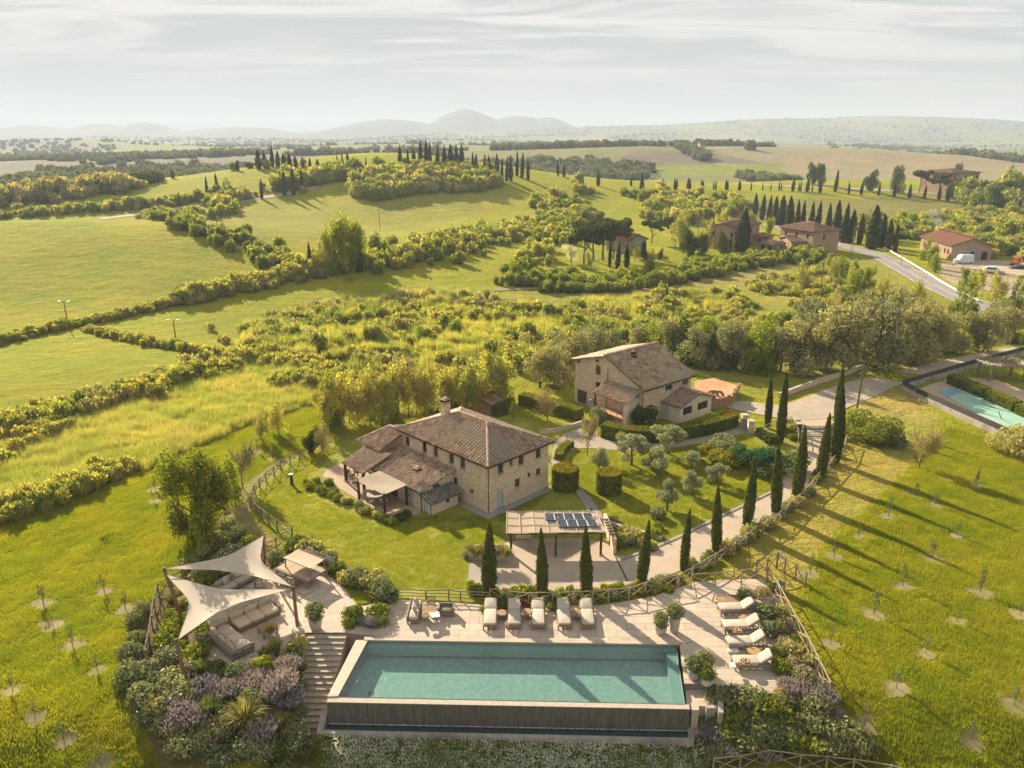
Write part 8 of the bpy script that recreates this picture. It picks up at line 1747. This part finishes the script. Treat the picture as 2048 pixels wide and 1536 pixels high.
row_cyp(('lone dark cypress', 'beside the dirt track left', 'cypress', 'cypresses along the dirt track'), [(415, 393, 353), (436, 390, 346), (524, 398, 358), (570, 392, 341), (587, 390, 335), (604, 382, 337)], 0.85)
row_trees(('pale bushy tree', 'beside the lone cypresses of the track', 'tree', None), [(455, 394, 361, 0.8)], FRESH)
row_cyp(('small avenue cypress', 'on the far ridge road', 'cypress', 'cypresses of the ridge avenue'), [(1196, 372, 341), (1262, 372, 355), (1283, 392, 347, 1.1), (1325, 378, 357), (1349, 379, 356), (1353, 379, 357), (1376, 379, 356), (1379, 380, 357), (1402, 380, 358), (1405, 380, 360), (1427, 380, 362), (1431, 380, 361), (1452, 380, 359), (1455, 381, 360), (1477, 381, 361), (1480, 381, 362), (1502, 381, 363), (1525, 381, 365), (1541, 381, 368), (1558, 381, 362), (1562, 382, 365), (1585, 383, 356), (1597, 383, 364), (1601, 383, 362), (1614, 384, 356), (1624, 384, 366), (1640, 386, 360), (1670, 384, 340, 1.2), (1697, 388, 364), (1722, 390, 362), (1757, 392, 364), (1788, 394, 366), (1818, 396, 368), (1848, 398, 370), (1877, 400, 372), (1895, 402, 372), (1930, 400, 366), (1963, 398, 366)], 0.95)
row_trees(('round dark tree', 'beside the far reddish villa', 'tree', 'trees beside the far villa'), [(1740, 384, 346, 0.9), (1795, 386, 342, 0.9), (1876, 392, 348, 1.0), (1838, 386, 342, 0.9), (1625, 370, 332, 0.9), (1640, 372, 336, 0.9), (2020, 420, 365, 1.0), (2040, 415, 360, 1.0), (1990, 425, 378), (1915, 356, 332)], DARKT + PINE)
row_cyp(('dark cypress', 'in the far-left hamlet grove', 'cypress', 'far-left hamlet cypresses'), [(518, 338, 300), (530, 336, 304), (545, 334, 294), (556, 334, 302), (568, 336, 306), (580, 336, 306), (592, 336, 312), (606, 336, 314), (620, 336, 316), (636, 338, 318), (475, 342, 320), (346, 357, 340), (308, 362, 344)], 1.3)
# ------------------------------------------------------------------ scrub, reeds, hedgerows and woods that read as masses
SRC = {}
def plant_src(kind, i, px, py, w, label):
    o = link({'reed': 'reed_clump'}.get(kind, 'wild_bush'), BUSH[kind][i]); o.location = G(px, py); o.scale = (w, w, w); SRC.setdefault(kind, []).append(o); tag(o, label, 'bush')
plant_src('scrub', 0, 700, 690, 3, 'yellowish wild bush at the left of the scrubland'); plant_src('scrub', 1, 1200, 640, 3, 'yellowish wild bush in the middle of the scrubland'); plant_src('scrub', 2, 1480, 610, 3, 'yellowish wild bush on the slope below the hamlet')
plant_src('scrubgreen', 0, 900, 660, 3, 'greener wild bush left of centre in the scrubland'); plant_src('scrubgreen', 1, 1330, 620, 3, 'greener wild bush right of centre in the scrubland')
plant_src('fresh', 0, 1650, 620, 3, 'bright green wild bush left of the asphalt road'); plant_src('fresh', 1, 1790, 640, 3, 'bright green wild bush right below the road bend')
plant_src('brown', 0, 640, 655, 3, 'brownish wild bush at the left edge of the scrubland'); plant_src('brown', 1, 1000, 640, 3, 'brownish wild bush in the central scrubland')
plant_src('reed', 0, 300, 860, 2, 'pale reed clump in the left of the reed strip'); plant_src('reed', 1, 560, 790, 2, 'pale reed clump in the right of the reed strip')
plant_src('feather', 0, 760, 660, 2.5, 'feathery pale shrub at the left of the scrubland'); plant_src('feather', 1, 1130, 625, 2.5, 'feathery green shrub in the middle of the scrubland')
plant_src('dark', 0, 1100, 570, 3, 'dark bush at the end of the hamlet hedge')
def mass(name, pxpoly, n, seed, label, kinds, lo, hi, cut=0.0, world=None, nsc=18.0, pw=1.6):
    poly = world or GP(pxpoly); X, Y = rnd_in(poly, n, seed); rng = np.random.default_rng(seed)
    if cut: k = fbm(X, Y, nsc, 3, seed) > cut; X, Y = X[k], Y[k]
    k = edist(X, Y, road, False) > 7.5; X, Y = X[k], Y[k]
    ss = [s for k in kinds for s in SRC[k]]
    z = fbm(X, Y, nsc * 0.7, 2, seed + 3); kk = np.clip(((z - 0.25) * 2 * len(ss) + rng.normal(0, 0.9, len(X))), 0, len(ss) - 1).astype(int)
    return scatter(name, on_land(X, Y, -0.1), lo + (hi - lo) * rng.random(len(X)) ** pw, ss, label, kk=kk, seed=seed)
def belt(name, line, w, n, seed, label, kinds, lo, hi):
    pts = chaikin(GP(line), 2, False); rng = np.random.default_rng(seed); L = np.array([[p.x, p.y] for p in pts]); d = np.hypot(*np.diff(L, axis=0).T); c = np.concatenate([[0], np.cumsum(d)]); s = rng.random(n) * c[-1]
    X = np.interp(s, c, L[:, 0]) + rng.normal(0, w / 2, n); Y = np.interp(s, c, L[:, 1]) + rng.normal(0, w / 2, n); ss = [q for k in kinds for q in SRC[k]]
    return scatter(name, on_land(X, Y, -0.1), lo + (hi - lo) * rng.random(n) ** 1.4, ss, label, seed=seed)
REED = [(-60, 895), (150, 832), (330, 790), (480, 732), (560, 708), (700, 742), (900, 752), (1000, 758), (990, 800), (960, 815), (720, 840), (640, 800), (500, 850), (330, 918), (130, 1008), (-60, 1075)]
mass('reed_bed', REED, 15000, 11, 'broad pale strip of reeds and rough grass left of the farmhouse', ['reed', 'reed', 'reed', 'scrub', 'reed', 'reed'], 1.0, 2.1)
SCRUB = [(510, 695), (560, 640), (620, 628), (760, 614), (900, 604), (1040, 614), (1200, 606), (1400, 585), (1560, 560), (1640, 538), (1690, 530), (1740, 565), (1800, 605), (1880, 645), (1960, 655), (2080, 665), (2080, 690), (1900, 680), (1500, 695), (1300, 690), (1150, 690), (1050, 745), (880, 755), (640, 752), (560, 720)]
mass('scrubland', SCRUB, 12000, 12, 'wide scrubland of young trees and bushes across the middle', ['feather', 'feather', 'scrubgreen', 'feather', 'scrub', 'feather', 'feather', 'feather', 'brown'], 1.2, 3.1, 0.36, pw=2.2)
belt('hedgerow', [(305, 433), (360, 455), (430, 470), (500, 500), (560, 530), (612, 548)], 5, 420, 21, 'dark brown hedgerow along the right edge of the left hill', ['brown', 'scrubgreen'], 2.0, 4.2)
belt('hedgerow', [(360, 606), (480, 580), (600, 550), (720, 530)], 3, 500, 22, 'brownish hedgerow along the foot of the left hill', ['brown', 'scrub'], 1.8, 3.6)
belt('hedgerow', [(612, 546), (700, 540), (800, 522), (900, 500), (1000, 476), (1100, 450), (1165, 428)], 10, 520, 23, 'tall mixed hedgerow between the two bright fields', ['scrub', 'fresh', 'scrubgreen', 'brown'], 2.0, 5.0)
belt('hedgerow', [(-30, 695), (120, 657), (170, 650), (260, 630), (335, 612)], 1.5, 420, 24, 'low hedgerow at the far left field edge', ['brown', 'scrub'], 0.8, 2.0)
belt('hedgerow', [(172, 660), (260, 682), (340, 697), (430, 707), (490, 713), (545, 700)], 1.2, 420, 25, 'low brown hedgerow dividing the left fields', ['brown', 'scrub'], 0.7, 1.7)
belt('hedgerow', [(-40, 880), (90, 843), (200, 812), (330, 772), (430, 737), (525, 715)], 3, 620, 26, 'rough brown hedgerow along the top of the reed strip', ['brown', 'reed', 'scrub'], 1.2, 2.8)
belt('hedgerow', [(-30, 440), (100, 428), (250, 418), (330, 412), (400, 397), (480, 394)], 5, 240, 27, 'bushes along the dirt track on the left hill', ['scrub', 'scrubgreen', 'fresh'], 2.0, 5.0)
belt('hedgerow', [(1030, 566), (1150, 570), (1300, 566), (1400, 550), (1500, 524), (1640, 518)], 6, 520, 28, 'thick green hedge along the front of the hamlet', ['scrubgreen', 'fresh', 'dark'], 1.8, 3.4)
belt('hedgerow', [(1080, 583), (1180, 584), (1260, 580)], 1.5, 160, 29, 'low dark hedge below the hamlet', ['dark', 'scrubgreen'], 1.2, 2.4)
belt('hedgerow', [(515, 700), (540, 660), (600, 630), (760, 612), (930, 600)], 5, 300, 30, 'bare brown thicket at the left edge of the scrubland', ['brown', 'feather'], 1.6, 3.2)
belt('hedgerow', [(370, 440), (480, 425), (420, 402), (500, 396)], 6, 0 + 90, 31, 'bright bushes below the lone cypresses', ['fresh', 'scrub'], 3, 6)
mass('grove_wood', [(705, 395), (700, 372), (740, 345), (830, 340), (930, 345), (985, 355), (1000, 372), (960, 385), (870, 388), (800, 395), (750, 405)], 900, 41, 'dense spring wood covering the grove hill', ['scrub', 'brown', 'fresh'], 4.5, 7.5)
mass('woodland', [(1060, 375), (1200, 372), (1380, 395), (1500, 410), (1500, 430), (1400, 440), (1380, 455), (1250, 425), (1150, 420), (1060, 425)], 1000, 42, 'light green woodland between the grove hill and the hamlet', ['fresh', 'scrub', 'scrubgreen'], 3, 6.5, 0.45, nsc=35)
mass('woodland', [(1690, 455), (1850, 440), (2080, 425), (2080, 525), (1990, 520), (1850, 478), (1780, 490)], 1500, 43, 'rough green hillside behind the red-roofed shed', ['scrub', 'scrubgreen', 'brown', 'fresh'], 3, 6.5, 0.33, nsc=30)
mass('woodland', [(1080, 470), (1130, 440), (1160, 450), (1140, 500), (1100, 540), (1050, 560), (1000, 575), (1010, 550)], 260, 44, 'bushes at the left end of the hamlet', ['scrub', 'fresh'], 2.5, 5)
mass('woodland', [(1900, 395), (2080, 380), (2080, 430), (1950, 425)], 260, 45, 'trees right of the far villa', ['dark', 'scrubgreen'], 6, 12)
mass('grove_wood', [(460, 350), (480, 335), (640, 335), (640, 345), (560, 352)], 120, 46, 'far-left hamlet grove of dark trees', ['dark', 'scrubgreen'], 4, 7)
belt('hedgerow', [(560, 378), (640, 362), (700, 350)], 10, 120, 47, 'pale bushes climbing to the grove hill', ['scrub', 'fresh'], 4, 8)
belt('hedgerow', [(-40, 415), (60, 400), (160, 385), (260, 378)], 14, 160, 48, 'dark thicket in the far left valley', ['brown', 'dark'], 5, 10)
belt('hedgerow', [(210, 372), (260, 368), (310, 362)], 6, 60, 49, 'dark trees on the left field crest', ['dark'], 5, 9)
# far woods on the plain
fs = link('far_tree', mound_mesh('far_tree', 91, 160, 0.22, 'leaf_far', 6, 0.8)); fs.location = G(1500, 300); fs.scale = (14, 14, 14); tag(fs, 'dark tree on the far plain right of centre', 'tree')
def far_trees():
    rng = np.random.default_rng(71); n = 60000; A = rng.uniform(R(-40), R(40), n); D = 620 * np.exp(rng.random(n) * math.log(9)); X, Y = D * np.sin(A), D * np.cos(A)
    gx = X + 160 * (fbm(X, Y, 400, 2, 61) - 0.5); gy = Y + 260 * (fbm(X, Y, 400, 2, 62) - 0.5); u = gx / 330.0 + 0.35 * np.floor(gy / 520.0); v = gy / 520.0
    edge = (np.minimum(u - np.floor(u), 1 - (u - np.floor(u))) * 330 < 9) | (np.minimum(v - np.floor(v), 1 - (v - np.floor(v))) * 520 < 9)
    wood = fbm(X, Y, 420, 4, 71) > 0.62 + 0.05 * sst(900, 3000, Y) - 0.16 * sst(2500, 5000, Y); lw = (X < -0.30 * Y) & (fbm(X, Y, 300, 3, 72) > 0.55)
    k = (wood & (rng.random(n) < 0.4)) | (lw & (rng.random(n) < 0.4)) | (edge & (vnoise(X, Y, 120, 9) > 0.45)); X, Y = X[k], Y[k]
    scatter('far_woods', on_land(X, Y, -0.5), rng.uniform(6, 11, len(X)), [fs], 'woods and tree lines scattered over the far plain', seed=72)
far_trees()
# ------------------------------------------------------------------ air
def build_haze():
    mb = MB().box(-14000, 14000, -400, 14500, -60, 300)
    m = bpy.data.materials.new('air'); m.use_nodes = True; nt = m.node_tree; nt.nodes.clear()
    pv = N(nt, 'ShaderNodeVolumePrincipled'); pv.inputs['Color'].default_value = (0.72, 0.83, 0.97, 1); pv.inputs['Density'].default_value = 0.00020; pv.inputs['Anisotropy'].default_value = 0.05
    o = N(nt, 'ShaderNodeOutputMaterial'); nt.links.new(pv.outputs[0], o.inputs['Volume'])
    MATS['air'] = m
    tag(mb.obj('haze', 'air'), 'thin pale haze over the far country', None, None, 'stuff')
build_haze()
label_rows()
